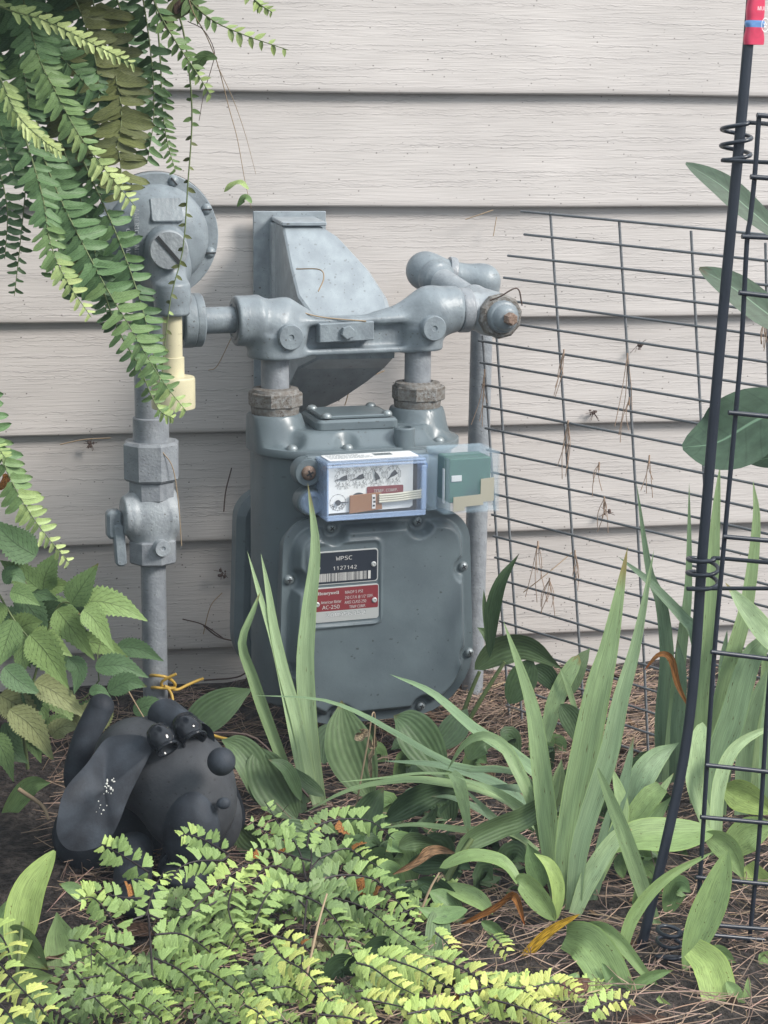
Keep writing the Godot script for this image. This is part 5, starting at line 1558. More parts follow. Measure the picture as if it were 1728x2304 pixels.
	leaf(g, [264, 9, 500, 244, 38, 490, 230, 68, 480, 226, 85, 470], 50.0, "broad", M.hosta[0], 0.00, 0.30, "leaf", 0.20, 0)
	leaf(g, [226, 23, 490, 218, 63, 480, 203, 84, 470, 186, 91, 460], 36.7, "broad", M.hosta[0], 0.20, 0.30, "leaf", 0.00, 0)
	leaf(g, [151, 57, 360, 176, 81, 353, 203, 97, 347, 234, 109, 340], 41.9, "broad", M.hosta[1], 0.15, 0.20, "leaf", 0.00, 0)
	leaf(g, [191, 32, 560, 208, 12, 565, 234, -4, 570], 32.4, "broad", M.hosta[0], 0.50, 0.25, "leaf", 0.00, 0)
	leaf(g, [269, 30, 500, 253, 66, 500, 233, 80, 500], 17.2, "broad", M.hosta[1], 0.40, 0.30, "leaf", 0.00, 0)
	leaf(g, [274, 6, 600, 250, 34, 600, 225, 41, 600], 29.0, "broad", M.hosta[1], 0.40, 0.30, "leaf", 0.00, 0)
	leaf(g, [280, 6, 660, 262, 28, 650, 235, 31, 640], 33.1, "broad", M.hosta[2], 0.40, 0.30, "leaf", 0.00, 0)
	g = thing("hosta", "hosta with a twisted striped leaf at the foot of the tall iris", "hosta", Vector3(0.4174, 0.0000, 0.6505), 0.0, "")
	leaf(g, [386, 49, 740, 403, 70, 732, 434, 81, 724, 462, 85, 716, 491, 100, 708, 504, 130, 700], 27.7, "broad", M.hosta[0], 0.30, 0.35, "leaf", 0.50, 0)
	leaf(g, [493, 83, 710, 502, 108, 700, 508, 134, 690], 15.9, "broad", M.hosta[3], -0.30, 0.30, "leaf", 0.00, 0)
	leaf(g, [345, -18, 820, 355, 3, 807, 360, 16, 793, 365, 26, 780], 25.7, "broad", M.hosta[0], 0.20, 0.35, "leaf", 0.00, 0)
	leaf(g, [343, 46, 680, 362, 52, 680, 391, 42, 680], 21.6, "broad", M.hosta[0], 0.60, 0.30, "leaf", 0.40, 0)
	leaf(g, [350, 36, 740, 372, 27, 745, 395, 8, 750], 23.7, "broad", M.hosta[2], 0.50, 0.30, "leaf", 0.00, 0)
	leaf(g, [348, 34, 700, 372, 37, 700, 401, 30, 700], 26.1, "broad", M.hosta[2], 0.50, 0.30, "leaf", 0.00, 0)
	leaf(g, [327, 8, 740, 350, 21, 740, 373, 34, 740], 20.0, "broad", M.hosta[1], 0.50, 0.30, "leaf", 0.00, 0)
	leaf(g, [277, 11, 840, 299, 19, 840, 317, -1, 840], 21.5, "broad", M.hosta[2], 0.50, 0.30, "leaf", 0.00, 0)
	leaf(g, [236, 6, 880, 253, 23, 880, 279, 7, 880], 25.1, "broad", M.hosta[2], 0.50, 0.30, "leaf", 0.00, 0)
	leaf(g, [388, -12, 800, 416, -14, 800, 457, -15, 800], 15.2, "lance", M.lance[2], 0.50, 0.30, "leaf", 0.00, 0)
	stalk(g, [380, 34, 740, 390, 51, 738, 406, 73, 735], 3.4, 2.4, M.greenstem, "stem")
	g = thing("ground_plant", "low shaded leaves filling the ground under the hostas and irises", "leafy plant", Vector3(0.4784, 0.0000, 0.6050), 0.0, "")
	leaf(g, [353, -7, 640, 354, 35, 640, 351, 37, 660], 33.1, "broad", M.hosta[2], 0.52, 0.30, "leaf", 0.00, 0)
	leaf(g, [299, -4, 725, 291, 21, 725, 280, 24, 745], 31.9, "broad", M.hosta[1], 0.48, 0.30, "leaf", 0.00, 0)
	leaf(g, [322, -14, 524, 322, 7, 524, 318, 9, 544], 22.0, "broad", M.lance[2], 0.41, 0.30, "leaf", 0.00, 0)
	leaf(g, [356, -3, 366, 348, 24, 366, 336, 25, 386], 29.3, "broad", M.hosta[2], 0.45, 0.30, "leaf", 0.00, 0)
	leaf(g, [404, -19, 618, 397, 15, 618, 385, 18, 638], 34.6, "broad", M.hosta[1], 0.30, 0.30, "leaf", 0.00, 0)
	leaf(g, [620, -23, 659, 615, 7, 659, 604, 10, 679], 25.1, "broad", M.lance[2], 0.60, 0.30, "leaf", 0.00, 0)
	leaf(g, [346, -12, 717, 343, 16, 717, 336, 20, 737], 23.3, "broad", M.hosta[2], 0.17, 0.30, "leaf", 0.00, 0)
	leaf(g, [372, -17, 303, 377, 31, 303, 380, 30, 323], 27.0, "broad", M.hosta[1], -0.02, 0.30, "leaf", 0.00, 0)
	leaf(g, [339, -11, 536, 322, 18, 536, 300, 21, 556], 32.8, "broad", M.lance[2], -0.11, 0.30, "leaf", 0.00, 0)
	leaf(g, [405, -13, 593, 404, 17, 593, 400, 19, 613], 33.7, "broad", M.hosta[2], 0.28, 0.30, "leaf", 0.00, 0)
	leaf(g, [536, -12, 526, 549, 26, 526, 561, 26, 546], 36.0, "broad", M.hosta[1], -0.14, 0.30, "leaf", 0.00, 0)
	leaf(g, [591, -15, 312, 596, 5, 312, 597, 5, 332], 39.8, "broad", M.lance[2], 0.16, 0.30, "leaf", 0.00, 0)
	leaf(g, [507, -18, 716, 500, 15, 716, 487, 19, 736], 22.4, "broad", M.hosta[2], 0.57, 0.30, "leaf", 0.00, 0)
	leaf(g, [425, -24, 696, 430, 17, 696, 433, 19, 716], 32.2, "broad", M.hosta[1], 0.54, 0.30, "leaf", 0.00, 0)
	leaf(g, [313, -10, 586, 316, 15, 586, 317, 17, 606], 28.6, "broad", M.lance[2], 0.05, 0.30, "leaf", 0.00, 0)
	leaf(g, [329, -25, 621, 318, 12, 621, 302, 16, 641], 24.5, "broad", M.hosta[2], 0.12, 0.30, "leaf", 0.00, 0)
	leaf(g, [669, -10, 432, 674, 21, 432, 675, 21, 452], 26.8, "broad", M.hosta[1], 0.42, 0.30, "leaf", 0.00, 0)
	leaf(g, [396, -10, 385, 406, 29, 385, 416, 29, 405], 22.6, "broad", M.lance[2], 0.54, 0.30, "leaf", 0.00, 0)
	leaf(g, [355, -8, 582, 359, 16, 582, 361, 18, 602], 19.8, "broad", M.hosta[2], 0.08, 0.30, "leaf", 0.00, 0)
	leaf(g, [465, 0, 413, 445, 29, 413, 419, 31, 433], 21.9, "broad", M.hosta[1], 0.05, 0.30, "leaf", 0.00, 0)
	leaf(g, [614, -26, 694, 601, 8, 694, 581, 12, 714], 22.1, "broad", M.lance[2], 0.19, 0.30, "leaf", 0.00, 0)
	leaf(g, [524, -19, 490, 529, 6, 490, 530, 8, 510], 22.5, "broad", M.hosta[2], 0.40, 0.30, "leaf", 0.00, 0)
	leaf(g, [566, -9, 467, 584, 25, 467, 601, 25, 487], 26.3, "broad", M.hosta[1], 0.29, 0.30, "leaf", 0.00, 0)
	leaf(g, [601, -13, 309, 612, 4, 309, 620, 4, 329], 35.2, "broad", M.lance[2], -0.11, 0.30, "leaf", 0.00, 0)
	leaf(g, [416, -16, 486, 401, 19, 486, 379, 21, 506], 25.3, "broad", M.hosta[2], 0.58, 0.30, "leaf", 0.00, 0)
	leaf(g, [623, -14, 669, 610, 2, 669, 589, 6, 689], 33.5, "broad", M.hosta[1], 0.51, 0.30, "leaf", 0.00, 0)
	leaf(g, [316, -3, 658, 329, 21, 658, 342, 23, 678], 33.8, "broad", M.lance[2], 0.14, 0.30, "leaf", 0.00, 0)
	leaf(g, [503, -7, 679, 507, 11, 679, 508, 14, 699], 26.5, "broad", M.hosta[2], 0.14, 0.30, "leaf", 0.00, 0)
	leaf(g, [467, -29, 694, 472, -9, 694, 474, -7, 714], 33.7, "broad", M.hosta[1], -0.09, 0.30, "leaf", 0.00, 0)
	leaf(g, [315, -17, 615, 301, 12, 615, 282, 16, 635], 26.6, "broad", M.lance[2], 0.03, 0.30, "leaf", 0.00, 0)
	leaf(g, [441, -14, 375, 427, 12, 375, 407, 14, 395], 36.6, "broad", M.hosta[2], 0.35, 0.30, "leaf", 0.00, 0)
	leaf(g, [424, -13, 485, 417, 16, 485, 406, 18, 505], 31.8, "broad", M.hosta[1], 0.04, 0.30, "leaf", 0.00, 0)
	leaf(g, [376, -21, 632, 359, 4, 632, 337, 8, 652], 20.4, "broad", M.lance[2], 0.24, 0.30, "leaf", 0.00, 0)
	leaf(g, [388, -3, 691, 401, 28, 691, 412, 30, 711], 19.9, "broad", M.hosta[2], 0.17, 0.30, "leaf", 0.00, 0)
	leaf(g, [332, -10, 631, 326, 30, 631, 315, 33, 651], 21.2, "broad", M.hosta[1], 0.22, 0.30, "leaf", 0.00, 0)
	leaf(g, [368, -24, 490, 363, 16, 490, 355, 18, 510], 33.7, "broad", M.lance[2], 0.33, 0.30, "leaf", 0.00, 0)
	leaf(g, [579, -8, 381, 577, 28, 381, 571, 28, 401], 25.0, "broad", M.hosta[2], -0.02, 0.30, "leaf", 0.00, 0)
	leaf(g, [349, -3, 644, 342, 28, 644, 331, 31, 664], 18.7, "broad", M.hosta[1], -0.08, 0.30, "leaf", 0.00, 0)
	leaf(g, [356, -6, 655, 364, 25, 655, 370, 27, 675], 28.7, "broad", M.lance[2], 0.32, 0.30, "leaf", 0.00, 0)
	leaf(g, [412, -17, 484, 416, 10, 484, 416, 11, 504], 20.4, "broad", M.hosta[2], 0.52, 0.30, "leaf", 0.00, 0)
	leaf(g, [674, -9, 422, 689, 23, 422, 702, 23, 442], 28.7, "broad", M.hosta[1], 0.37, 0.30, "leaf", 0.00, 0)
	leaf(g, [343, 0, 704, 329, 31, 704, 308, 35, 724], 21.4, "broad", M.lance[2], 0.21, 0.30, "leaf", 0.00, 0)
	leaf(g, [361, -14, 583, 372, 21, 583, 382, 22, 603], 21.6, "broad", M.hosta[2], 0.22, 0.30, "leaf", 0.00, 0)
	leaf(g, [405, -3, 534, 408, 16, 534, 408, 18, 554], 34.9, "broad", M.hosta[1], 0.56, 0.30, "leaf", 0.00, 0)
	leaf(g, [525, -20, 538, 530, 19, 538, 532, 21, 558], 26.8, "broad", M.lance[2], -0.08, 0.30, "leaf", 0.00, 0)
	leaf(g, [515, -12, 555, 533, 5, 555, 549, 5, 575], 21.9, "broad", M.hosta[2], 0.29, 0.30, "leaf", 0.00, 0)
	leaf(g, [460, -26, 652, 470, 15, 652, 479, 17, 672], 32.9, "broad", M.hosta[1], -0.07, 0.30, "leaf", 0.00, 0)
	leaf(g, [454, -20, 461, 442, 21, 461, 424, 23, 481], 37.7, "broad", M.lance[2], -0.16, 0.30, "leaf", 0.00, 0)
	leaf(g, [434, -6, 511, 425, 36, 511, 411, 39, 531], 33.5, "broad", M.hosta[2], -0.00, 0.30, "leaf", 0.00, 0)
	leaf(g, [549, 0, 518, 539, 21, 518, 522, 23, 538], 26.8, "broad", M.hosta[1], -0.13, 0.30, "leaf", 0.00, 0)
	leaf(g, [640, -18, 624, 654, -2, 624, 666, -1, 644], 33.7, "broad", M.lance[2], 0.12, 0.30, "leaf", 0.00, 0)
	leaf(g, [424, -19, 509, 423, 14, 509, 419, 16, 529], 29.9, "broad", M.hosta[2], 0.31, 0.30, "leaf", 0.00, 0)
	leaf(g, [639, -11, 628, 654, 11, 628, 666, 12, 648], 26.1, "broad", M.hosta[1], 0.17, 0.30, "leaf", 0.00, 0)
	leaf(g, [593, 0, 783, 603, 30, 783, 610, 32, 803], 23.4, "broad", M.lance[2], 0.04, 0.30, "leaf", 0.00, 0)
	leaf(g, [570, -5, 416, 558, 25, 416, 539, 27, 436], 22.4, "broad", M.hosta[2], 0.05, 0.30, "leaf", 0.00, 0)
	leaf(g, [610, -25, 527, 617, 17, 527, 620, 18, 547], 27.5, "broad", M.hosta[1], 0.22, 0.30, "leaf", 0.00, 0)
	leaf(g, [567, -2, 759, 580, 19, 759, 590, 22, 779], 26.5, "broad", M.lance[2], 0.53, 0.30, "leaf", 0.00, 0)
	leaf(g, [449, -22, 592, 460, 4, 592, 468, 6, 612], 28.2, "broad", M.hosta[2], 0.49, 0.30, "leaf", 0.00, 0)
	leaf(g, [379, -22, 600, 365, -2, 600, 345, 1, 620], 20.7, "broad", M.hosta[1], -0.16, 0.30, "leaf", 0.00, 0)
	leaf(g, [448, -27, 691, 450, -8, 691, 448, -5, 711], 22.0, "broad", M.lance[2], 0.31, 0.30, "leaf", 0.00, 0)
	leaf(g, [407, -22, 386, 422, 0, 386, 437, 0, 406], 29.4, "broad", M.hosta[2], 0.50, 0.30, "leaf", 0.00, 0)
	leaf(g, [382, -15, 524, 365, 6, 524, 341, 9, 544], 24.1, "broad", M.hosta[1], 0.54, 0.30, "leaf", 0.00, 0)
	leaf(g, [611, -23, 665, 603, 16, 665, 588, 19, 685], 24.4, "broad", M.lance[2], 0.11, 0.30, "leaf", 0.00, 0)
	leaf(g, [607, -24, 681, 613, -4, 681, 615, -2, 701], 25.9, "broad", M.hosta[2], 0.52, 0.30, "leaf", 0.00, 0)
	leaf(g, [678, -23, 506, 685, 3, 506, 688, 4, 526], 29.4, "broad", M.hosta[1], 0.56, 0.30, "leaf", 0.00, 0)
	leaf(g, [480, -1, 392, 491, 28, 392, 501, 28, 412], 25.1, "broad", M.lance[2], 0.07, 0.30, "leaf", 0.00, 0)
	leaf(g, [512, -2, 680, 516, 22, 680, 515, 25, 700], 30.9, "broad", M.hosta[2], -0.02, 0.30, "leaf", 0.00, 0)
	leaf(g, [356, -10, 638, 343, 20, 638, 324, 24, 658], 31.2, "broad", M.hosta[1], 0.08, 0.30, "leaf", 0.00, 0)
	leaf(g, [363, -2, 665, 349, 40, 665, 329, 44, 685], 30.8, "broad", M.lance[2], 0.08, 0.30, "leaf", 0.00, 0)
	leaf(g, [440, -6, 297, 425, 15, 297, 404, 16, 317], 23.5, "broad", M.hosta[2], 0.41, 0.30, "leaf", 0.00, 0)
	leaf(g, [552, -5, 339, 545, 32, 339, 533, 33, 359], 26.8, "broad", M.hosta[1], 0.31, 0.30, "leaf", 0.00, 0)
	leaf(g, [392, -12, 318, 384, 15, 318, 371, 16, 338], 26.5, "broad", M.lance[2], 0.34, 0.30, "leaf", 0.00, 0)
	leaf(g, [642, -6, 511, 650, 34, 511, 654, 35, 531], 29.1, "broad", M.hosta[2], 0.54, 0.30, "leaf", 0.00, 0)
	leaf(g, [399, -11, 643, 410, 9, 643, 420, 11, 663], 18.7, "broad", M.hosta[1], 0.52, 0.30, "leaf", 0.00, 0)
	g = thing("lily_plant", "young broad leaves at the foot of the iris, one curled over", "leafy plant", Vector3(0.4783, 0.0000, 0.7889), 0.0, "")
	leaf(g, [478, 5, 790, 480, 36, 783, 473, 58, 777, 460, 69, 770], 16.2, "broad", M.lance[1], 0.40, 0.35, "leaf", 0.00, 0)
	leaf(g, [476, 24, 750, 470, 45, 745, 461, 67, 740], 23.8, "broad", M.lance[2], -0.30, 0.35, "leaf", 0.00, 0)
	leaf(g, [478, 6, 790, 462, 27, 787, 446, 46, 783, 438, 46, 780], 22.4, "broad", M.lance[0], -0.20, 0.35, "leaf", 0.00, 0)
	leaf(g, [442, 44, 780, 432, 58, 772, 418, 64, 765, 396, 64, 758, 370, 51, 750], 17.1, "blunt", M.lance[0], 0.70, 0.30, "leaf", 0.00, 0)
	leaf(g, [420, 8, 770, 406, 19, 760, 387, 26, 750, 373, 29, 740], 20.9, "broad", M.lance[0], 0.50, 0.30, "leaf", 0.00, 0)
	leaf(g, [393, -5, 760, 375, 17, 755, 359, 28, 750], 24.5, "broad", M.lance[2], 0.40, 0.30, "leaf", 0.00, 0)
	leaf(g, [390, 24, 790, 362, 19, 790, 340, 30, 790], 17.8, "broad", M.lance[2], 0.40, 0.30, "leaf", 0.00, 0)
	leaf(g, [401, 16, 800, 414, 8, 805, 427, -10, 810], 13.3, "broad", M.lance[2], 0.40, 0.30, "leaf", 0.00, 0)
	g = thing("lily_plant", "low plant with two big drooping leaves left of the stake foot", "leafy plant", Vector3(0.4875, 0.0000, 0.8214), 0.0, "")
	leaf(g, [471, 19, 850, 484, 22, 877, 497, 1, 903, 503, -34, 930], 39.3, "blunt", M.lance[0], 0.10, 0.25, "leaf", 0.00, 0)
	leaf(g, [474, 19, 850, 495, 33, 867, 511, 27, 885, 530, 4, 903, 547, -15, 920], 15.4, "sword", M.lance[0], 0.20, 0.30, "leaf", 0.00, 0)
	leaf(g, [514, 7, 880, 528, 46, 873, 560, 78, 867, 610, 99, 860], 14.7, "sword", M.lance[0], 0.30, 0.25, "leaf", 0.00, 0)
	leaf(g, [507, -5, 920, 529, 7, 920, 553, 12, 920], 11.8, "broad", M.lance[2], 0.40, 0.30, "leaf", 0.00, 0)
	leaf(g, [528, 2, 950, 537, -5, 960, 550, -15, 970], 6.6, "sword", M.lance[1], 0.20, 0.30, "leaf", 0.00, 0)
	leaf(g, [491, 14, 900, 505, -12, 915, 511, -23, 930], 14.4, "broad", M.lance[2], 0.20, 0.30, "leaf", 0.00, 0)
	leaf(g, [438, -8, 920, 458, -1, 910, 469, 7, 900], 18.5, "broad", M.lance[2], 0.20, 0.30, "leaf", 0.00, 0)
	g = thing("lily_plant", "broad bright leaves in front of the black fence at the path edge", "leafy plant", Vector3(0.5744, 0.0000, 0.9040), 0.0, "")
	leaf(g, [571, 1, 900, 586, 36, 893, 602, 71, 887, 615, 107, 880], 30.9, "lance", M.lance[0], -0.15, 0.30, "leaf", 0.00, 0)
	leaf(g, [570, 32, 920, 581, 22, 937, 584, 1, 953, 581, -24, 970], 33.4, "blunt", M.lance[1], 0.10, 0.20, "leaf", 0.00, 0)
	leaf(g, [585, -3, 900, 600, 15, 900, 621, 4, 900], 18.9, "broad", M.lance[2], 0.30, 0.30, "leaf", 0.00, 0)
	leaf(g, [592, 12, 950, 598, 3, 960, 600, -19, 970], 13.3, "lance", M.lance[0], 0.10, 0.30, "leaf", 0.00, 0)
	leaf(g, [608, -16, 960, 610, 0, 955, 613, 15, 950], 7.5, "lance", M.lance[0], 0.10, 0.30, "leaf", 0.00, 0)
	g = thing("lily_plant", "wide floppy leaves lying behind the stake and black fence", "leafy plant", Vector3(0.6579, 0.0000, 0.6831), 0.0, "")
	leaf(g, [672, 50, 700, 625, 50, 707, 579, 53, 713, 541, 39, 720], 41.6, "broad", M.lance[0], 0.55, 0.20, "leaf", 0.00, 0)
	leaf(g, [660, 49, 700, 681, 35, 715, 694, 7, 730], 25.7, "broad", M.lance[0], 0.30, 0.25, "leaf", 0.00, 0)
	leaf(g, [699, 18, 720, 716, -4, 730, 733, -16, 740], 31.4, "blunt", M.lance[1], 0.30, 0.25, "leaf", 0.00, 0)
	leaf(g, [694, 12, 680, 713, 36, 680, 749, 44, 680], 40.8, "broad", M.lance[0], 0.40, 0.25, "leaf", 0.00, 0)
	leaf(g, [709, 65, 620, 731, 57, 630, 765, 38, 640], 34.8, "broad", M.lance[1], 0.40, 0.25, "leaf", 0.00, 0)
	leaf(g, [573, 33, 700, 570, 21, 705, 572, 7, 710], 14.2, "broad", M.lance[2], 0.20, 0.20, "leaf", 0.00, 0)
	leaf(g, [611, 11, 640, 624, 32, 630, 652, 58, 620], 19.7, "broad", M.lance[2], 0.20, 0.20, "leaf", 0.00, 0)
	leaf(g, [643, 11, 900, 652, 6, 900, 666, 9, 900], 17.3, "broad", M.lance[0], 0.30, 0.20, "leaf", 0.00, 0)
	leaf(g, [641, 69, 620, 624, 57, 625, 603, 34, 630], 24.7, "blunt", M.lance[0], 0.40, 0.30, "leaf", 0.00, 0)
	g = thing("lily_plant", "pointed smooth leaves in the bottom corner left of the maidenhair fern", "leafy plant", Vector3(-0.0266, 0.0000, 0.8149), 0.0, "")
	leaf(g, [-35, 7, 800, -32, 33, 787, -22, 67, 773, 1, 98, 760], 34.2, "lance", M.lance[1], -0.10, 0.30, "leaf", 0.00, 0)
	leaf(g, [9, -14, 800, 6, 6, 785, 1, 41, 770], 37.0, "broad", M.lance[0], 0.10, 0.25, "leaf", 0.00, 0)
	leaf(g, [-42, -7, 760, -45, 21, 750, -38, 49, 740], 30.5, "broad", M.lance[2], 0.10, 0.25, "leaf", 0.00, 0)
	leaf(g, [-47, 26, 780, -30, 20, 790, -8, -2, 800], 39.3, "broad", M.lance[0], 0.50, 0.25, "leaf", 0.00, 0)
	leaf(g, [-45, -4, 840, -26, 8, 840, -4, 12, 840], 27.4, "broad", M.lance[0], 0.40, 0.25, "leaf", 0.00, 0)
	leaf(g, [29, 26, 720, 18, 38, 715, 4, 43, 710], 13.4, "broad", M.lance[2], 0.30, 0.30, "leaf", 0.00, 0)
	leaf(g, [-46, 9, 900, -30, 3, 900, -15, -3, 900], 28.1, "broad", M.lance[2], 0.40, 0.30, "leaf", 0.00, 0)
	leaf(g, [-58, -17, 400, -26, 29, 410, -1, 37, 420], 22.8, "broad", M.lance[2], 0.30, 0.30, "leaf", 0.00, 0)
	stalk(g, [-38, -15, 810, -34, 16, 800, -30, 43, 790], 2.4, 1.8, M.greenstem, "stem")
	stalk(g, [9, -24, 810, 9, -13, 800], 2.0, 1.8, M.greenstem, "stem")
	stalk(g, [-35, 62, 500, -11, 46, 510, -4, 33, 520], 2.4, 1.6, M.straw, "stem")
	g = thing("milkweed", "big smooth grey green leaves with white midribs reaching in behind the stake", "leafy plant", Vector3(0.8804, 0.0000, 0.4754), 0.0, "")
	leaf(g, [757, 639, 620, 709, 678, 613, 678, 703, 607, 643, 724, 600], 29.8, "lance", M.milkleaf[0], 0.10, 0.12, "leaf", 0.00, 0)
	leaf(g, [759, 552, 640, 725, 576, 633, 689, 602, 627, 655, 621, 620], 36.4, "lance", M.milkleaf[0], 0.10, 0.12, "leaf", 0.00, 0)
	leaf(g, [760, 489, 660, 714, 472, 653, 674, 448, 647, 639, 442, 640], 74.0, "lance", M.milkleaf[0], 0.15, 0.10, "leaf", 0.25, 0)
	leaf(g, [780, 438, 620, 754, 424, 610, 723, 418, 600], 24.1, "lance", M.milkleaf[1], 0.10, 0.12, "leaf", 0.00, 0)
	leaf(g, [769, 694, 620, 798, 713, 640, 853, 705, 660], 34.2, "lance", M.milkleaf[0], 0.10, 0.12, "leaf", 0.00, 0)
	leaf(g, [772, 593, 630, 809, 604, 655, 868, 579, 680], 41.9, "lance", M.milkleaf[1], 0.10, 0.12, "leaf", 0.00, 0)
	leaf(g, [780, 432, 640, 813, 446, 670, 872, 413, 700], 56.5, "lance", M.milkleaf[0], 0.10, 0.12, "leaf", 0.00, 0)
	leaf(g, [758, 703, 620, 759, 735, 620, 749, 771, 620], 23.2, "lance", M.milkleaf[0], 0.10, 0.12, "leaf", 0.00, 0)
	stalk(g, [809, -31, 660, 785, 277, 650, 771, 490, 640, 765, 565, 630, 756, 703, 620], 5.0, 3.5, M.greenstem, "stem")
	g = thing("serrated_plant", "leafy plant with toothed leaflets at the foot of the riser, some leaves browning", "leafy plant", Vector3(-0.0274, -0.0000, 0.2710), 0.0, "")
	leaf(g, [40, 237, 400, 58, 239, 403, 83, 232, 407, 110, 216, 410], 33.8, "oval", M.serrate[1], -0.24, 0.18, "leaflet", 0.00, 16)
	leaf(g, [27, 242, 420, 38, 261, 425, 57, 289, 430], 31.2, "oval", M.serrate[0], 0.00, 0.18, "leaflet", 0.00, 16)
	leaf(g, [11, 242, 440, 24, 225, 445, 50, 186, 450], 33.0, "oval", M.serrate[1], 0.24, 0.18, "leaflet", 0.00, 16)
	leaf(g, [39, 246, 460, 51, 235, 465, 71, 199, 470], 26.8, "oval", M.serrate[1], -0.12, 0.18, "leaflet", 0.00, 16)
	leaf(g, [-3, 253, 400, 1, 273, 405, 16, 300, 410], 29.3, "oval", M.serrate[0], 0.12, 0.18, "leaflet", 0.00, 16)
	leaf(g, [-8, 261, 420, -26, 279, 425, -47, 296, 430], 29.0, "oval", M.serrate[0], -0.24, 0.18, "leaflet", 0.00, 16)
	leaf(g, [-9, 302, 440, -32, 320, 445, -55, 347, 450], 36.4, "oval", M.serrate[2], 0.00, 0.18, "leaflet", 0.00, 16)
	leaf(g, [-18, 221, 460, -1, 201, 465, 21, 162, 470], 38.7, "oval", M.serrate[1], 0.24, 0.18, "leaflet", 0.00, 16)
	leaf(g, [-19, 201, 400, 1, 196, 405, 27, 179, 410], 28.6, "oval", M.serrate[1], -0.12, 0.18, "leaflet", 0.00, 16)
	leaf(g, [-25, 209, 420, -27, 185, 425, -31, 160, 430], 20.2, "oval", M.serrate[0], 0.12, 0.18, "leaflet", 0.00, 16)
	leaf(g, [-35, 232, 440, -44, 207, 445, -53, 183, 450], 30.9, "oval", M.serrate[0], -0.24, 0.18, "leaflet", 0.00, 16)
	leaf(g, [-37, 269, 460, -24, 266, 465, -6, 255, 470], 20.6, "oval", M.serrate[0], 0.00, 0.18, "leaflet", 0.00, 16)
	leaf(g, [76, 185, 400, 100, 183, 405, 127, 169, 410], 21.7, "oval", M.serrate[2], 0.24, 0.18, "leaflet", 0.00, 16)
	leaf(g, [51, 169, 420, 78, 171, 425, 109, 157, 430], 25.5, "oval", M.serrate[2], -0.12, 0.18, "leaflet", 0.00, 16)
	leaf(g, [64, 146, 440, 85, 158, 445, 106, 153, 450], 23.3, "oval", M.serrate[2], 0.12, 0.18, "leaflet", 0.00, 16)
	leaf(g, [43, 154, 460, 54, 156, 465, 66, 149, 470], 13.0, "oval", M.serrate[2], -0.24, 0.18, "leaflet", 0.00, 16)
	leaf(g, [93, 107, 400, 112, 117, 405, 132, 111, 410], 20.8, "oval", M.serrate[2], 0.00, 0.18, "leaflet", 0.00, 16)
	leaf(g, [-53, 142, 420, -31, 127, 425, -6, 90, 430], 37.6, "oval", M.serrate[3], 0.24, 0.18, "leaflet", 0.00, 16)
	leaf(g, [-15, 161, 440, 7, 150, 445, 42, 119, 450], 31.2, "oval", M.serrate[3], -0.12, 0.18, "leaflet", 0.00, 16)
	leaf(g, [-42, 138, 460, -19, 119, 465, 3, 82, 470], 32.0, "oval", M.serrate[3], 0.12, 0.18, "leaflet", 0.00, 16)
	leaf(g, [-4, 95, 400, 11, 102, 405, 32, 94, 410], 18.6, "oval", M.serrate[0], -0.24, 0.18, "leaflet", 0.00, 16)
	leaf(g, [-64, 95, 420, -52, 80, 425, -41, 44, 430], 25.5, "oval", M.serrate[0], 0.00, 0.18, "leaflet", 0.00, 16)
	leaf(g, [31, 102, 440, 41, 125, 445, 64, 141, 450], 23.3, "oval", M.serrate[3], 0.24, 0.18, "leaflet", 0.00, 16)
	leaf(g, [-46, 186, 460, -32, 172, 465, -8, 156, 470], 27.8, "oval", M.serrate[2], -0.12, 0.18, "leaflet", 0.00, 16)
	leaf(g, [-50, 242, 400, -55, 228, 405, -66, 203, 410], 25.3, "oval", M.serrate[1], 0.12, 0.18, "leaflet", 0.00, 16)
	leaf(g, [-22, 157, 420, -18, 132, 425, -29, 107, 430], 23.4, "oval", M.serrate[2], -0.24, 0.18, "leaflet", 0.00, 16)
	leaf(g, [23, 187, 440, 33, 173, 445, 27, 148, 450], 20.1, "oval", M.serrate[2], 0.00, 0.18, "leaflet", 0.00, 16)
	leaf(g, [1, 105, 460, 13, 117, 465, 33, 117, 470], 22.0, "oval", M.serrate[3], 0.24, 0.18, "leaflet", 0.00, 16)
	leaf(g, [-49, 103, 400, -40, 72, 405, -25, 57, 410], 22.7, "oval", M.serrate[2], -0.12, 0.18, "leaflet", 0.00, 16)
	leaf(g, [65, 126, 420, 57, 106, 425, 36, 88, 430], 18.5, "oval", M.serrate[3], 0.12, 0.18, "leaflet", 0.00, 16)
	leaf(g, [-45, 276, 440, -33, 284, 445, -19, 274, 450], 19.8, "oval", M.serrate[2], -0.24, 0.18, "leaflet", 0.00, 16)
	leaf(g, [-38, 94, 352, -18, 76, 362, 1, 46, 372], 23.5, "oval", M.serrate[0], 0.00, 0.18, "leaflet", 0.00, 16)
	leaf(g, [-52, 108, 364, -34, 124, 374, -17, 129, 384], 27.0, "oval", M.serrate[2], 0.24, 0.18, "leaflet", 0.00, 16)
	leaf(g, [-53, 205, 376, -35, 197, 386, -17, 177, 396], 21.0, "oval", M.serrate[2], -0.12, 0.18, "leaflet", 0.00, 16)
	leaf(g, [-43, 197, 388, -23, 214, 398, -4, 220, 408], 31.0, "oval", M.serrate[1], 0.12, 0.18, "leaflet", 0.00, 16)
	leaf(g, [-34, 215, 340, -6, 216, 350, 22, 206, 360], 26.7, "oval", M.serrate[0], -0.24, 0.18, "leaflet", 0.00, 16)
	leaf(g, [-36, 205, 352, -30, 192, 362, -24, 168, 372], 23.5, "oval", M.serrate[2], 0.00, 0.18, "leaflet", 0.00, 16)
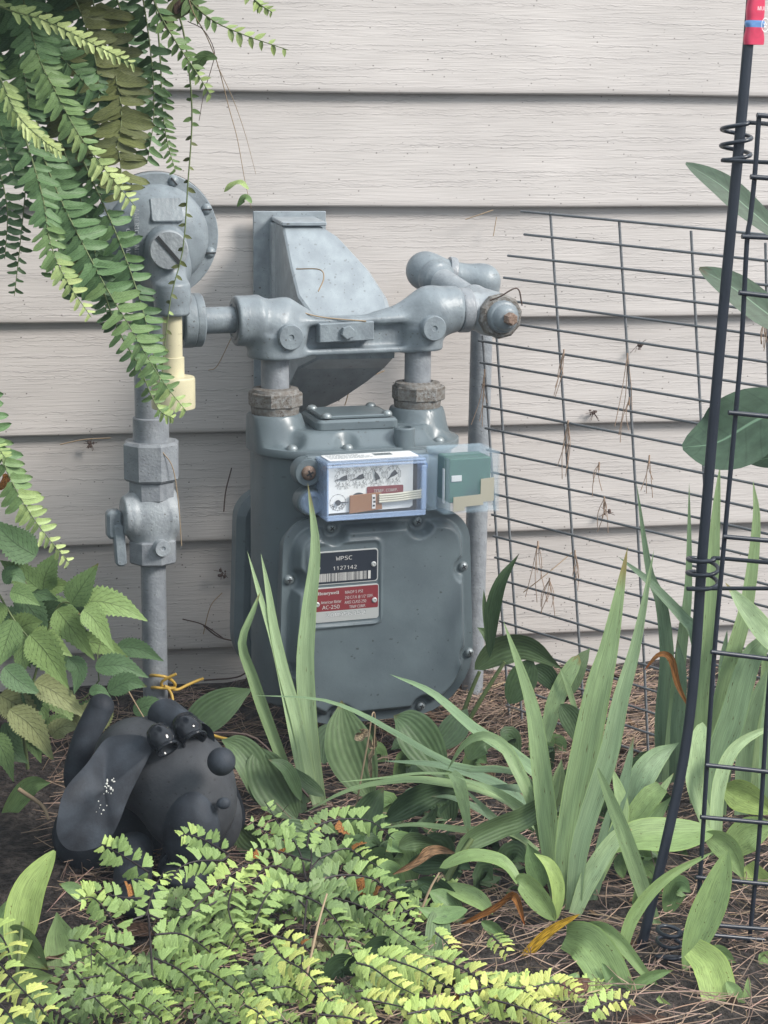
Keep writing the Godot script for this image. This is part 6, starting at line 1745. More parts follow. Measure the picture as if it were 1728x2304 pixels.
	leaf(g, [5, 199, 364, 30, 198, 374, 55, 185, 384], 21.7, "oval", M.serrate[2], 0.24, 0.18, "leaflet", 0.00, 16)
	leaf(g, [-40, 180, 376, -22, 196, 386, -5, 200, 396], 21.5, "oval", M.serrate[1], -0.12, 0.18, "leaflet", 0.00, 16)
	leaf(g, [-33, 114, 388, -18, 97, 398, -4, 69, 408], 26.0, "oval", M.serrate[0], 0.12, 0.18, "leaflet", 0.00, 16)
	leaf(g, [23, 210, 340, 41, 226, 350, 59, 230, 360], 26.6, "oval", M.serrate[2], -0.24, 0.18, "leaflet", 0.00, 16)
	leaf(g, [-32, 212, 352, -10, 233, 362, 11, 243, 372], 28.9, "oval", M.serrate[2], 0.00, 0.18, "leaflet", 0.00, 16)
	leaf(g, [-21, 240, 364, 6, 251, 374, 33, 252, 384], 24.7, "oval", M.serrate[1], 0.24, 0.18, "leaflet", 0.00, 16)
	leaf(g, [-26, 138, 376, -13, 120, 386, 0, 91, 396], 25.3, "oval", M.serrate[0], -0.12, 0.18, "leaflet", 0.00, 16)
	leaf(g, [-22, 177, 388, 6, 175, 398, 32, 162, 408], 29.8, "oval", M.serrate[2], 0.12, 0.18, "leaflet", 0.00, 16)
	leaf(g, [-55, 206, 340, -29, 207, 350, -3, 197, 360], 28.1, "oval", M.serrate[2], -0.24, 0.18, "leaflet", 0.00, 16)
	leaf(g, [-12, 202, 352, 5, 218, 362, 21, 223, 372], 29.7, "oval", M.serrate[1], 0.00, 0.18, "leaflet", 0.00, 16)
	leaf(g, [-44, 198, 364, -32, 184, 374, -19, 160, 384], 26.8, "oval", M.serrate[0], 0.24, 0.18, "leaflet", 0.00, 16)
	leaf(g, [-60, 197, 376, -39, 197, 386, -19, 186, 396], 27.5, "oval", M.serrate[2], -0.12, 0.18, "leaflet", 0.00, 16)
	leaf(g, [-38, 249, 388, -12, 251, 398, 13, 244, 408], 24.4, "oval", M.serrate[2], 0.12, 0.18, "leaflet", 0.00, 16)
	leaf(g, [-11, 121, 340, 12, 107, 350, 34, 82, 360], 30.1, "oval", M.serrate[1], -0.24, 0.18, "leaflet", 0.00, 16)
	leaf(g, [-31, 88, 352, -21, 71, 362, -11, 43, 372], 27.8, "oval", M.serrate[0], 0.00, 0.18, "leaflet", 0.00, 16)
	leaf(g, [-15, 209, 364, 5, 225, 374, 24, 231, 384], 21.3, "oval", M.serrate[2], 0.24, 0.18, "leaflet", 0.00, 16)
	leaf(g, [-31, 243, 376, -14, 224, 386, 2, 195, 396], 30.7, "oval", M.serrate[2], -0.12, 0.18, "leaflet", 0.00, 16)
	leaf(g, [31, 191, 388, 60, 188, 398, 88, 174, 408], 24.1, "oval", M.serrate[1], 0.12, 0.18, "leaflet", 0.00, 16)
	leaf(g, [-12, 219, 340, 13, 221, 350, 38, 213, 360], 24.5, "oval", M.serrate[0], -0.24, 0.18, "leaflet", 0.00, 16)
	leaf(g, [29, 86, 352, 50, 100, 362, 71, 103, 372], 26.4, "oval", M.serrate[2], 0.00, 0.18, "leaflet", 0.00, 16)
	stalk(g, [-54, 258, 400, -35, 222, 405, -21, 204, 410], 1.4, 0.8, M.greenstem, "stem")
	stalk(g, [-33, 137, 400, 12, 135, 407, 35, 129, 413, 55, 153, 420], 1.4, 0.8, M.greenstem, "stem")
	stalk(g, [-26, 40, 380, -29, 98, 388, -18, 143, 395, 10, 230, 402, 30, 241, 410], 2.4, 1.0, M.greenstem, "stem")
	stalk(g, [87, 134, 400, 98, 115, 410, 107, 101, 420], 0.9, 0.6, M.straw, "stem")
	stalk(g, [55, 153, 420, 54, 178, 415, 59, 198, 410], 0.9, 0.6, M.greenstem, "stem")
	var fb := Build.new(); var lo := Build.new()
	lo.grid([PackedVector3Array([Vector3(0, 0, -0.01), Vector3(0, 0, 0.01)]), PackedVector3Array([Vector3(0.4, 0.02, -0.26), Vector3(0.4, 0.02, 0.26)]), PackedVector3Array([Vector3(1, -0.15, -0.01), Vector3(1, -0.15, 0.01)])])
	for k in 1300:
		var at := Vector3(r(-0.75, -0.13), 0, r(0.08, 0.95)); at.y = r(0.03, 0.95 - 0.25 * at.z)
		fb.add(lo, Transform3D(Basis.from_euler(Vector3(r(-0.6, 0.9), r(0, TAU), r(-0.5, 0.5))).scaled(Vector3.ONE * r(0.05, 0.085)), at - g.position))
	part("foliage", fb, M.serrate[2], g).set_meta("kind", "stuff")
	g = thing("dead_iris_leaf", "withered yellow leaf blade lying over the maidenhair fern", "dead leaf", Vector3(0.4161, 0.0000, 0.8686), 0.0, "")
	leaf(g, [420, -24, 840, 439, 9, 847, 458, 30, 853, 481, 45, 860], 13.0, "arch", M.deadleaf[1], 0.50, 0.30, "leaf", 0.00, 0)
	g = thing("dead_iris_leaf", "shrivelled orange brown leaf bent double beside the iris foot", "dead leaf", Vector3(0.3869, 0.0000, 0.7845), 0.0, "")
	leaf(g, [386, 4, 780, 412, 20, 785, 427, 34, 790, 436, 36, 795, 444, 9, 800], 10.7, "lance", M.deadleaf[2], 0.40, 0.40, "leaf", 0.80, 0)
	g = thing("dead_iris_leaf", "crumpled tan dead leaf among the hosta leaves", "dead leaf", Vector3(0.3806, 0.0000, 0.6386), 0.0, "")
	leaf(g, [328, 39, 730, 352, 51, 727, 369, 58, 723, 392, 53, 720], 11.9, "lance", M.deadleaf[0], 0.30, 0.50, "leaf", 1.00, 0)
	g = thing("dead_iris_leaf", "curled dry brown leaf hooked over the iris behind the stake", "dead leaf", Vector3(0.7553, -0.0000, 0.3612), 0.0, "")
	leaf(g, [689, 135, 560, 676, 161, 558, 668, 190, 555, 655, 195, 552, 640, 178, 550], 8.1, "lance", M.deadleaf[2], 0.40, 0.50, "leaf", 1.00, 0)
	g = thing("dried_flower_stalk", "dried flower stalk with curled papery tan pods before the meter", "dried flower", Vector3(0.3134, 0.0000, 0.5270), 0.0, "")
	leaf(g, [324, 115, 530, 332, 112, 530, 338, 119, 530], 15.0, "blunt", M.deadleaf[3], 0.20, 0.80, "pod", 1.00, 0)
	leaf(g, [339, 107, 530, 343, 100, 530, 346, 111, 530], 7.0, "blunt", M.deadleaf[3], 0.20, 0.80, "pod", 1.00, 0)
	leaf(g, [344, 98, 530, 342, 85, 530, 341, 64, 530], 7.5, "lance", M.deadleaf[3], 0.20, 0.80, "pod", 1.00, 0)
	stalk(g, [308, -13, 560, 319, 32, 555, 327, 72, 550, 335, 112, 545, 340, 139, 540, 344, 134, 535, 344, 90, 530], 1.2, 0.7, M.straw, "stem")
	g = thing("dried_flower_stalk", "dry bent stalk standing among the young leaves left of the iris", "dried flower", Vector3(0.3557, 0.0000, 0.7585), 0.0, "")
	leaf(g, [366, 41, 760, 371, 48, 760, 374, 45, 760], 2.7, "blunt", M.deadleaf[3], 0.20, 0.80, "pod", 1.00, 0)
	stalk(g, [346, 11, 770, 358, 37, 765, 368, 51, 760], 1.4, 0.9, M.straw, "stem")
	g = thing("dried_flower_stalk", "long dry straw stalk rising out of the maidenhair fern", "dried flower", Vector3(0.2026, 0.0000, 0.9423), 0.0, "")
	leaf(g, [235, 19, 840, 238, 28, 840, 251, 13, 840], 12.8, "blunt", M.deadleaf[3], 0.40, 0.50, "pod", 0.60, 0)
	stalk(g, [199, -14, 930, 217, 22, 900, 232, 56, 870, 245, 73, 840], 1.7, 0.9, M.straw, "stem")
	wire_thing([145, 91, 440, 183, 96, 450, 221, 91, 455, 247, 68, 470, 266, 44, 480, 279, 30, 490], 0.0014, "dark twig lying over the hosta leaves beside the iron dog")

func build_ferns() -> void:
	var st: Material = M.greenstem
	rng.seed = 77
	var g := thing("boston_fern", "hanging boston fern whose fronds trail down over the regulator from above", "fern", Vector3(0.0042, 1.0013, 0.6200))
	frond(g, [-47, 914, 660, -32, 866, 675, 16, 848, 690, 55, 829, 705, 89, 812, 720], 15.0, 24, "pinna", [M.fern[3], M.fern[3], M.fern[4], M.fern[4]], st, true, OPEN, 0.75, "frond", 0.00, 0.50, 0.30)
	frond(g, [-49, 842, 660, -26, 798, 670, -11, 766, 680, 9, 746, 690, 24, 736, 700], 15.1, 19, "pinna", [M.fern[2], M.fern[3], M.fern[4], M.fern[4]], st, false, OPEN, 0.75, "frond", 0.00, 0.50, 0.30)
	frond(g, [-15, 919, 600, 0, 853, 613, 9, 816, 627, 25, 783, 640, 42, 750, 653, 66, 717, 667, 91, 686, 680], 23.8, 32, "pinna", [M.fern[1], M.fern[1], M.fern[2], M.fern[2], M.fern[3], M.fern[4]], st, true, OPEN, 0.40, "frond", 0.00, 0.60, 0.35)
	frond(g, [-12, 764, 540, 8, 690, 555, 14, 647, 570, 27, 613, 585, 51, 576, 600], 21.2, 22, "pinna", [M.fern[1], M.fern[1], M.fern[2], M.fern[3], M.fern[4]], st, true, OPEN, 0.45, "frond", 0.00, 0.60, 0.35)
	frond(g, [9, 728, 500, 26, 683, 512, 47, 639, 523, 68, 598, 535, 94, 553, 547, 120, 508, 558, 143, 478, 570], 32.8, 28, "pinna", [M.fern[1], M.fern[1], M.fern[1], M.fern[2], M.fern[2], M.fern[3]], st, true, OPEN, 0.25, "frond", 0.00, 0.70, 0.35)
	frond(g, [56, 930, 460, 65, 868, 475, 82, 809, 490, 88, 765, 505, 81, 729, 520], 36.7, 17, "pinna", [M.fern[5], M.fern[5], M.fern[5]], st, false, OPEN, 0.10, "frond", 0.00, 0.35, 0.20)
	frond(g, [63, 833, 440, 80, 755, 453, 87, 723, 467, 89, 684, 480], 36.6, 11, "pinna", [M.fern[5], M.fern[5], M.fern[5]], st, false, OPEN, 0.10, "frond", 0.00, 0.40, 0.20)
	frond(g, [107, 933, 440, 115, 879, 445, 122, 819, 450, 123, 764, 455, 115, 716, 460], 22.4, 20, "pinna", [M.fern[0], M.fern[0], M.fern[1]], st, false, OPEN, 0.30, "frond", 0.00, 0.40, 0.50)
	frond(g, [127, 907, 420, 132, 825, 430, 133, 773, 440, 136, 741, 450, 144, 709, 460], 13.3, 17, "pinna", [M.fern[1], M.fern[2], M.fern[2]], st, false, OPEN, 0.40, "frond", 0.20, 0.40, 0.50)
	frond(g, [138, 896, 460, 153, 852, 461, 160, 799, 462, 161, 755, 464, 156, 695, 465, 150, 629, 466, 137, 581, 468, 129, 524, 469, 122, 455, 470], 9.5, 22, "small", [M.fern[1], M.fern[2], M.fern[5], M.fern[5], M.fern[3]], st, false, OPEN, 0.40, "frond", 0.00, 0.30, 0.90)
	frond(g, [113, 903, 500, 125, 867, 510, 142, 836, 520, 159, 810, 530, 174, 785, 540], 15.4, 17, "small", [M.fern[1], M.fern[2], M.fern[2], M.fern[3]], st, false, OPEN, 0.50, "frond", 0.00, 0.50, 0.50)
	frond(g, [146, 904, 480, 158, 878, 490, 180, 858, 500, 211, 844, 510, 253, 830, 520], 16.5, 15, "small", [M.fern[2], M.fern[2], M.fern[3], M.fern[3]], st, false, OPEN, 0.50, "frond", 0.00, 0.50, 0.50)
	frond(g, [192, 905, 480, 221, 881, 487, 230, 873, 493, 239, 867, 500], 11.1, 10, "small", [M.fern[2], M.fern[3], M.fern[3]], st, false, OPEN, 0.50, "frond", 0.00, 0.50, 0.50)
	frond(g, [-31, 786, 400, -18, 748, 405, -8, 701, 410, -15, 635, 415, -23, 578, 420], 17.7, 22, "pinna", [M.fern[0], M.fern[0], M.fern[0]], st, false, OPEN, 0.20, "frond", 0.00, 0.50, 0.40)
	frond(g, [-3, 786, 420, 14, 726, 425, 21, 684, 430, 25, 636, 435, 15, 599, 440], 21.7, 20, "pinna", [M.fern[0], M.fern[0], M.fern[1]], st, false, OPEN, 0.20, "frond", 0.00, 0.40, 0.40)
	frond(g, [-49, 786, 440, -37, 726, 447, -27, 671, 453, -31, 620, 460], 21.3, 19, "pinna", [M.fern[0], M.fern[0], M.fern[0]], st, false, OPEN, 0.20, "frond", 0.00, 0.40, 0.40)
	frond(g, [32, 851, 400, 44, 777, 405, 52, 721, 410, 46, 659, 415, 40, 616, 420], 27.1, 24, "pinna", [M.fern[0], M.fern[0], M.fern[0]], st, false, OPEN, 0.20, "frond", 0.00, 0.40, 0.40)
	frond(g, [15, 905, 420, 22, 823, 427, 34, 759, 433, 60, 703, 440], 30.6, 24, "pinna", [M.fern[0], M.fern[0], M.fern[5]], st, false, OPEN, 0.20, "frond", 0.00, 0.40, 0.40)
	frond(g, [-26, 902, 460, -14, 840, 473, -3, 786, 487, -4, 728, 500], 29.7, 24, "pinna", [M.fern[0], M.fern[1], M.fern[1]], st, false, OPEN, 0.20, "frond", 0.00, 0.40, 0.40)
	frond(g, [-61, 899, 500, -46, 821, 513, -32, 760, 527, -18, 707, 540], 29.1, 24, "pinna", [M.fern[1], M.fern[1], M.fern[0]], st, false, OPEN, 0.20, "frond", 0.00, 0.40, 0.40)
	frond(g, [81, 917, 400, 98, 852, 403, 106, 796, 407, 110, 740, 410], 25.9, 20, "pinna", [M.fern[0], M.fern[0], M.fern[0]], st, false, OPEN, 0.20, "frond", 0.00, 0.40, 0.40)
	frond(g, [28, 915, 480, 53, 858, 487, 66, 805, 493, 66, 742, 500], 29.7, 22, "pinna", [M.fern[0], M.fern[5], M.fern[0]], st, false, OPEN, 0.20, "frond", 0.00, 0.40, 0.40)
	frond(g, [-51, 911, 520, -18, 864, 533, 25, 825, 547, 59, 787, 560], 26.8, 24, "pinna", [M.fern[0], M.fern[1], M.fern[1]], st, false, OPEN, 0.20, "frond", 0.00, 0.40, 0.40)
	frond(g, [28, 740, 440, 54, 656, 447, 65, 600, 453, 73, 552, 460], 24.8, 22, "pinna", [M.fern[0], M.fern[0], M.fern[0]], st, false, OPEN, 0.20, "frond", 0.00, 0.50, 0.40)
	frond(g, [51, 718, 460, 81, 648, 470, 103, 583, 480, 116, 527, 490, 125, 485, 500], 22.6, 24, "pinna", [M.fern[1], M.fern[0], M.fern[1]], st, false, OPEN, 0.20, "frond", 0.00, 0.50, 0.40)
	frond(g, [56, 625, 520, 77, 560, 525, 99, 518, 530, 117, 476, 535, 133, 465, 540], 17.1, 19, "pinna", [M.fern[0], M.fern[1], M.fern[2], M.fern[3]], st, false, OPEN, 0.25, "frond", 0.00, 0.60, 0.50)
	frond(g, [41, 683, 420, 44, 616, 425, 41, 578, 430], 24.0, 17, "pinna", [M.fern[0], M.fern[5], M.fern[0]], st, false, OPEN, 0.20, "frond", 0.00, 0.40, 0.40)
	frond(g, [-84, 578, 660, -53, 502, 670, -30, 438, 680, -6, 395, 690, 23, 358, 700], 24.1, 26, "pinna", [M.fern[1], M.fern[1], M.fern[2], M.fern[3], M.fern[4]], st, true, OPEN, 0.35, "frond", 0.00, 0.70, 0.60)
	frond(g, [-86, 536, 660, -62, 494, 673, -42, 470, 687, -32, 459, 700], 15.7, 13, "pinna", [M.fern[1], M.fern[2], M.fern[3]], st, false, OPEN, 0.30, "frond", 0.00, 0.60, 0.50)
	stalk(g, [150, 903, 500, 160, 868, 496, 174, 844, 491, 186, 815, 487, 197, 774, 483, 206, 742, 479, 214, 700, 474, 221, 671, 470], 0.7, 0.3, M.straw, "stem")
	stalk(g, [185, 815, 490, 202, 781, 480, 215, 747, 470, 227, 706, 460], 0.4, 0.2, M.straw, "stem")
	stalk(g, [156, 857, 490, 172, 849, 486, 183, 829, 482, 180, 811, 478, 173, 788, 474, 168, 760, 470], 0.5, 0.3, M.twig, "stem")
	leaf(g, [185, 821, 490, 174, 823, 487, 166, 815, 483, 163, 804, 480], 14.0, "lance", M.fern[2], 0.20, 0.3, "leaflet", 0.4)
	leaf(g, [136, 855, 490, 142, 866, 487, 157, 874, 483, 168, 871, 480], 19.4, "lance", M.fern[5], 0.30, 0.3, "leaflet", 0.4)
	leaf(g, [140, 846, 490, 136, 857, 485, 131, 869, 480], 13.8, "lance", M.deadleaf[4], 0.20, 0.3, "leaflet", 0.4)
	leaf(g, [216, 692, 490, 208, 698, 487, 199, 695, 483, 192, 689, 480], 9.5, "lance", M.fern[3], 0.40, 0.3, "leaflet", 0.4)
	leaf(g, [219, 678, 490, 213, 683, 485, 205, 674, 480], 8.5, "lance", M.fern[2], 0.30, 0.3, "leaflet", 0.4)
	leaf(g, [144, 864, 490, 154, 880, 485, 164, 887, 480], 16.6, "lance", M.deadleaf[4], 0.20, 0.3, "leaflet", 0.4)
	var pot := Build.new(); pot.lathe([0.001, -0.1, 0.10, -0.1, 0.125, 0.05, 0.13, 0.06, 0.115, 0.06, 0.11, 0.03, 0.001, 0.035], 32)
	part("hanging_pot", pot, M.twig, g)
	frond(g, [-15, 1012, 614, -131, 1042, 580, -267, 993, 539, -383, 881, 505], 62.0, 18, "pinna", [M.fern[0], M.fern[1]], st, false, Vector3.UP, 0.2)
	frond(g, [-18, 1025, 619, -150, 1103, 611, -304, 1050, 601, -435, 881, 593], 62.0, 18, "pinna", [M.fern[0], M.fern[1]], st, false, Vector3.UP, 0.2)
	frond(g, [13, 1008, 628, 63, 1030, 673, 122, 1020, 727, 173, 981, 773], 62.0, 18, "pinna", [M.fern[0], M.fern[1]], st, false, Vector3.UP, 0.2)
	frond(g, [-9, 1016, 625, -89, 1059, 653, -182, 1009, 685, -262, 881, 713], 62.0, 18, "pinna", [M.fern[0], M.fern[1]], st, false, Vector3.UP, 0.2)
	frond(g, [-6, 1021, 608, -64, 1081, 536, -133, 1030, 452, -191, 881, 381], 62.0, 18, "pinna", [M.fern[0], M.fern[1]], st, false, Vector3.UP, 0.2)
	frond(g, [-8, 1018, 613, -79, 1069, 572, -163, 1019, 523, -235, 881, 482], 62.0, 18, "pinna", [M.fern[0], M.fern[1]], st, false, Vector3.UP, 0.2)
	frond(g, [3, 1013, 636, -3, 1053, 732, -10, 1042, 843, -16, 981, 939], 62.0, 18, "pinna", [M.fern[0], M.fern[1]], st, false, Vector3.UP, 0.2)
	frond(g, [-2, 1010, 605, -40, 1028, 514, -84, 981, 408, -121, 881, 317], 62.0, 18, "pinna", [M.fern[0], M.fern[1]], st, false, Vector3.UP, 0.2)
	frond(g, [-16, 1013, 615, -137, 1043, 583, -279, 995, 547, -400, 881, 515], 62.0, 18, "pinna", [M.fern[0], M.fern[1]], st, false, Vector3.UP, 0.2)
	frond(g, [7, 1026, 635, 24, 1120, 722, 45, 1103, 824, 62, 981, 911], 62.0, 18, "pinna", [M.fern[0], M.fern[1]], st, false, Vector3.UP, 0.2)
	frond(g, [17, 1026, 618, 95, 1116, 608, 186, 1100, 595, 264, 981, 585], 62.0, 18, "pinna", [M.fern[0], M.fern[1]], st, false, Vector3.UP, 0.2)
	frond(g, [12, 1008, 610, 60, 1034, 548, 115, 1024, 475, 162, 981, 413], 62.0, 18, "pinna", [M.fern[0], M.fern[1]], st, false, Vector3.UP, 0.2)
	frond(g, [-7, 1014, 606, -72, 1049, 522, -148, 1000, 423, -213, 881, 339], 62.0, 18, "pinna", [M.fern[0], M.fern[1]], st, false, Vector3.UP, 0.2)
	frond(g, [7, 1017, 635, 22, 1072, 724, 41, 1059, 828, 56, 981, 917], 62.0, 18, "pinna", [M.fern[0], M.fern[1]], st, false, Vector3.UP, 0.2)
	frond(g, [2, 1016, 635, -10, 1071, 724, -24, 1058, 828, -36, 981, 917], 62.0, 18, "pinna", [M.fern[0], M.fern[1]], st, false, Vector3.UP, 0.2)
	frond(g, [14, 1013, 610, 71, 1053, 548, 138, 1042, 475, 196, 981, 413], 62.0, 18, "pinna", [M.fern[0], M.fern[1]], st, false, Vector3.UP, 0.2)
	frond(g, [1, 1011, 636, -18, 1045, 732, -40, 1034, 844, -59, 981, 941], 62.0, 18, "pinna", [M.fern[0], M.fern[1]], st, false, Vector3.UP, 0.2)
	frond(g, [9, 1008, 634, 39, 1033, 720, 74, 1023, 820, 104, 981, 906], 62.0, 18, "pinna", [M.fern[0], M.fern[1]], st, false, Vector3.UP, 0.2)
	frond(g, [-13, 1021, 622, -116, 1084, 631, -236, 1033, 642, -339, 881, 652], 62.0, 18, "pinna", [M.fern[0], M.fern[1]], st, false, Vector3.UP, 0.2)
	frond(g, [4, 1021, 602, 1, 1095, 493, -2, 1080, 365, -4, 981, 256], 62.0, 18, "pinna", [M.fern[0], M.fern[1]], st, false, Vector3.UP, 0.2)
	frond(g, [-10, 1014, 633, -94, 1047, 710, -192, 998, 800, -276, 881, 877], 62.0, 18, "pinna", [M.fern[0], M.fern[1]], st, false, Vector3.UP, 0.2)
	frond(g, [-11, 1016, 613, -102, 1057, 573, -208, 1008, 526, -300, 881, 485], 62.0, 18, "pinna", [M.fern[0], M.fern[1]], st, false, Vector3.UP, 0.2)
	frond(g, [14, 1027, 624, 75, 1123, 646, 146, 1106, 672, 207, 981, 694], 62.0, 18, "pinna", [M.fern[0], M.fern[1]], st, false, Vector3.UP, 0.2)
	frond(g, [7, 1020, 637, 21, 1091, 741, 37, 1076, 862, 51, 981, 966], 62.0, 18, "pinna", [M.fern[0], M.fern[1]], st, false, Vector3.UP, 0.2)
	frond(g, [1, 1019, 604, -17, 1085, 506, -37, 1071, 393, -55, 981, 295], 62.0, 18, "pinna", [M.fern[0], M.fern[1]], st, false, Vector3.UP, 0.2)
	frond(g, [13, 1011, 624, 68, 1045, 646, 132, 1034, 671, 186, 981, 693], 62.0, 18, "pinna", [M.fern[0], M.fern[1]], st, false, Vector3.UP, 0.2)
	frond(g, [11, 1009, 629, 52, 1037, 681, 100, 1027, 742, 142, 981, 795], 62.0, 18, "pinna", [M.fern[0], M.fern[1]], st, false, Vector3.UP, 0.2)
	frond(g, [-11, 1027, 615, -100, 1109, 588, -203, 1056, 555, -292, 881, 527], 62.0, 18, "pinna", [M.fern[0], M.fern[1]], st, false, Vector3.UP, 0.2)
	frond(g, [-4, 1021, 605, -51, 1084, 512, -106, 1033, 404, -153, 881, 311], 62.0, 18, "pinna", [M.fern[0], M.fern[1]], st, false, Vector3.UP, 0.2)
	frond(g, [2, 1024, 640, -9, 1110, 760, -23, 1094, 900, -35, 981, 1021], 62.0, 18, "pinna", [M.fern[0], M.fern[1]], st, false, Vector3.UP, 0.2)
	frond(g, [2, 1024, 604, -15, 1110, 506, -34, 1094, 392, -50, 981, 294], 62.0, 18, "pinna", [M.fern[0], M.fern[1]], st, false, Vector3.UP, 0.2)
	frond(g, [4, 1026, 602, 0, 1117, 494, -5, 1101, 369, -9, 981, 261], 62.0, 18, "pinna", [M.fern[0], M.fern[1]], st, false, Vector3.UP, 0.2)
	frond(g, [-7, 1018, 608, -77, 1068, 539, -157, 1018, 458, -227, 881, 388], 62.0, 18, "pinna", [M.fern[0], M.fern[1]], st, false, Vector3.UP, 0.2)
	frond(g, [9, 1022, 632, 36, 1098, 703, 69, 1083, 785, 96, 981, 856], 62.0, 18, "pinna", [M.fern[0], M.fern[1]], st, false, Vector3.UP, 0.2)
	frond(g, [9, 1025, 602, 36, 1111, 491, 68, 1095, 362, 96, 981, 251], 62.0, 18, "pinna", [M.fern[0], M.fern[1]], st, false, Vector3.UP, 0.2)
	frond(g, [-10, 1017, 616, -96, 1062, 595, -195, 1012, 570, -281, 881, 548], 62.0, 18, "pinna", [M.fern[0], M.fern[1]], st, false, Vector3.UP, 0.2)
	frond(g, [17, 1017, 614, 95, 1074, 580, 186, 1061, 540, 264, 981, 506], 62.0, 18, "pinna", [M.fern[0], M.fern[1]], st, false, Vector3.UP, 0.2)
	frond(g, [-11, 1010, 624, -103, 1030, 648, -210, 983, 676, -302, 881, 700], 62.0, 18, "pinna", [M.fern[0], M.fern[1]], st, false, Vector3.UP, 0.2)
	frond(g, [18, 1020, 626, 99, 1090, 663, 194, 1075, 705, 275, 981, 742], 62.0, 18, "pinna", [M.fern[0], M.fern[1]], st, false, Vector3.UP, 0.2)
	frond(g, [13, 1008, 630, 65, 1029, 688, 125, 1020, 757, 177, 981, 816], 62.0, 18, "pinna", [M.fern[0], M.fern[1]], st, false, Vector3.UP, 0.2)
	frond(g, [9, 1020, 636, 37, 1091, 734, 71, 1076, 849, 99, 981, 947], 62.0, 18, "pinna", [M.fern[0], M.fern[1]], st, false, Vector3.UP, 0.2)
	frond(g, [-12, 1020, 622, -110, 1079, 634, -224, 1027, 647, -322, 881, 659], 62.0, 18, "pinna", [M.fern[0], M.fern[1]], st, false, Vector3.UP, 0.2)
	frond(g, [16, 1008, 617, 84, 1031, 600, 164, 1022, 580, 233, 981, 562], 62.0, 18, "pinna", [M.fern[0], M.fern[1]], st, false, Vector3.UP, 0.2)
	frond(g, [14, 1027, 623, 69, 1122, 642, 134, 1105, 664, 190, 981, 683], 62.0, 18, "pinna", [M.fern[0], M.fern[1]], st, false, Vector3.UP, 0.2)
	frond(g, [-17, 1010, 615, -142, 1029, 586, -287, 982, 551, -412, 881, 522], 62.0, 18, "pinna", [M.fern[0], M.fern[1]], st, false, Vector3.UP, 0.2)
	frond(g, [3, 1026, 638, -5, 1116, 747, -14, 1099, 874, -22, 981, 983], 62.0, 18, "pinna", [M.fern[0], M.fern[1]], st, false, Vector3.UP, 0.2)
	frond(g, [-4, 1025, 631, -51, 1100, 697, -106, 1047, 775, -153, 881, 841], 62.0, 18, "pinna", [M.fern[0], M.fern[1]], st, false, Vector3.UP, 0.2)
	frond(g, [-1, 1010, 638, -33, 1028, 746, -69, 981, 872, -101, 881, 980], 62.0, 18, "pinna", [M.fern[0], M.fern[1]], st, false, Vector3.UP, 0.2)
	frond(g, [-3, 1022, 602, -47, 1086, 492, -98, 1034, 364, -142, 881, 255], 62.0, 18, "pinna", [M.fern[0], M.fern[1]], st, false, Vector3.UP, 0.2)
	frond(g, [-9, 1009, 634, -87, 1026, 720, -178, 979, 820, -256, 881, 906], 62.0, 18, "pinna", [M.fern[0], M.fern[1]], st, false, Vector3.UP, 0.2)
	frond(g, [-3, 1025, 635, -44, 1101, 723, -93, 1049, 826, -135, 881, 915], 62.0, 18, "pinna", [M.fern[0], M.fern[1]], st, false, Vector3.UP, 0.2)
	frond(g, [14, 1024, 633, 74, 1106, 711, 144, 1090, 802, 204, 981, 880], 62.0, 18, "pinna", [M.fern[0], M.fern[1]], st, false, Vector3.UP, 0.2)
	frond(g, [15, 1011, 618, 82, 1045, 607, 161, 1034, 595, 228, 981, 584], 62.0, 18, "pinna", [M.fern[0], M.fern[1]], st, false, Vector3.UP, 0.2)
	frond(g, [5, 1027, 639, 13, 1123, 752, 22, 1106, 884, 29, 981, 997], 62.0, 18, "pinna", [M.fern[0], M.fern[1]], st, false, Vector3.UP, 0.2)
	frond(g, [-2, 1012, 604, -36, 1041, 510, -77, 993, 401, -112, 881, 307], 62.0, 18, "pinna", [M.fern[0], M.fern[1]], st, false, Vector3.UP, 0.2)
	frond(g, [13, 1008, 606, 68, 1034, 522, 131, 1024, 424, 185, 981, 340], 62.0, 18, "pinna", [M.fern[0], M.fern[1]], st, false, Vector3.UP, 0.2)
	frond(g, [8, 1025, 637, 34, 1111, 742, 63, 1095, 865, 89, 981, 970], 62.0, 18, "pinna", [M.fern[0], M.fern[1]], st, false, Vector3.UP, 0.2)
	frond(g, [-2, 1015, 634, -41, 1056, 716, -87, 1007, 811, -126, 881, 893], 62.0, 18, "pinna", [M.fern[0], M.fern[1]], st, false, Vector3.UP, 0.2)
	frond(g, [-10, 1024, 617, -97, 1097, 597, -197, 1045, 574, -284, 881, 554], 62.0, 18, "pinna", [M.fern[0], M.fern[1]], st, false, Vector3.UP, 0.2)
	frond(g, [-16, 1011, 616, -139, 1036, 591, -282, 988, 563, -405, 881, 538], 62.0, 18, "pinna", [M.fern[0], M.fern[1]], st, false, Vector3.UP, 0.2)
	frond(g, [18, 1014, 617, 98, 1059, 601, 191, 1047, 583, 271, 981, 567], 62.0, 18, "pinna", [M.fern[0], M.fern[1]], st, false, Vector3.UP, 0.2)
	frond(g, [17, 1024, 616, 94, 1110, 593, 184, 1094, 566, 261, 981, 542], 62.0, 18, "pinna", [M.fern[0], M.fern[1]], st, false, Vector3.UP, 0.2)
	frond(g, [13, 1022, 622, 69, 1100, 637, 134, 1085, 654, 189, 981, 669], 62.0, 18, "pinna", [M.fern[0], M.fern[1]], st, false, Vector3.UP, 0.2)
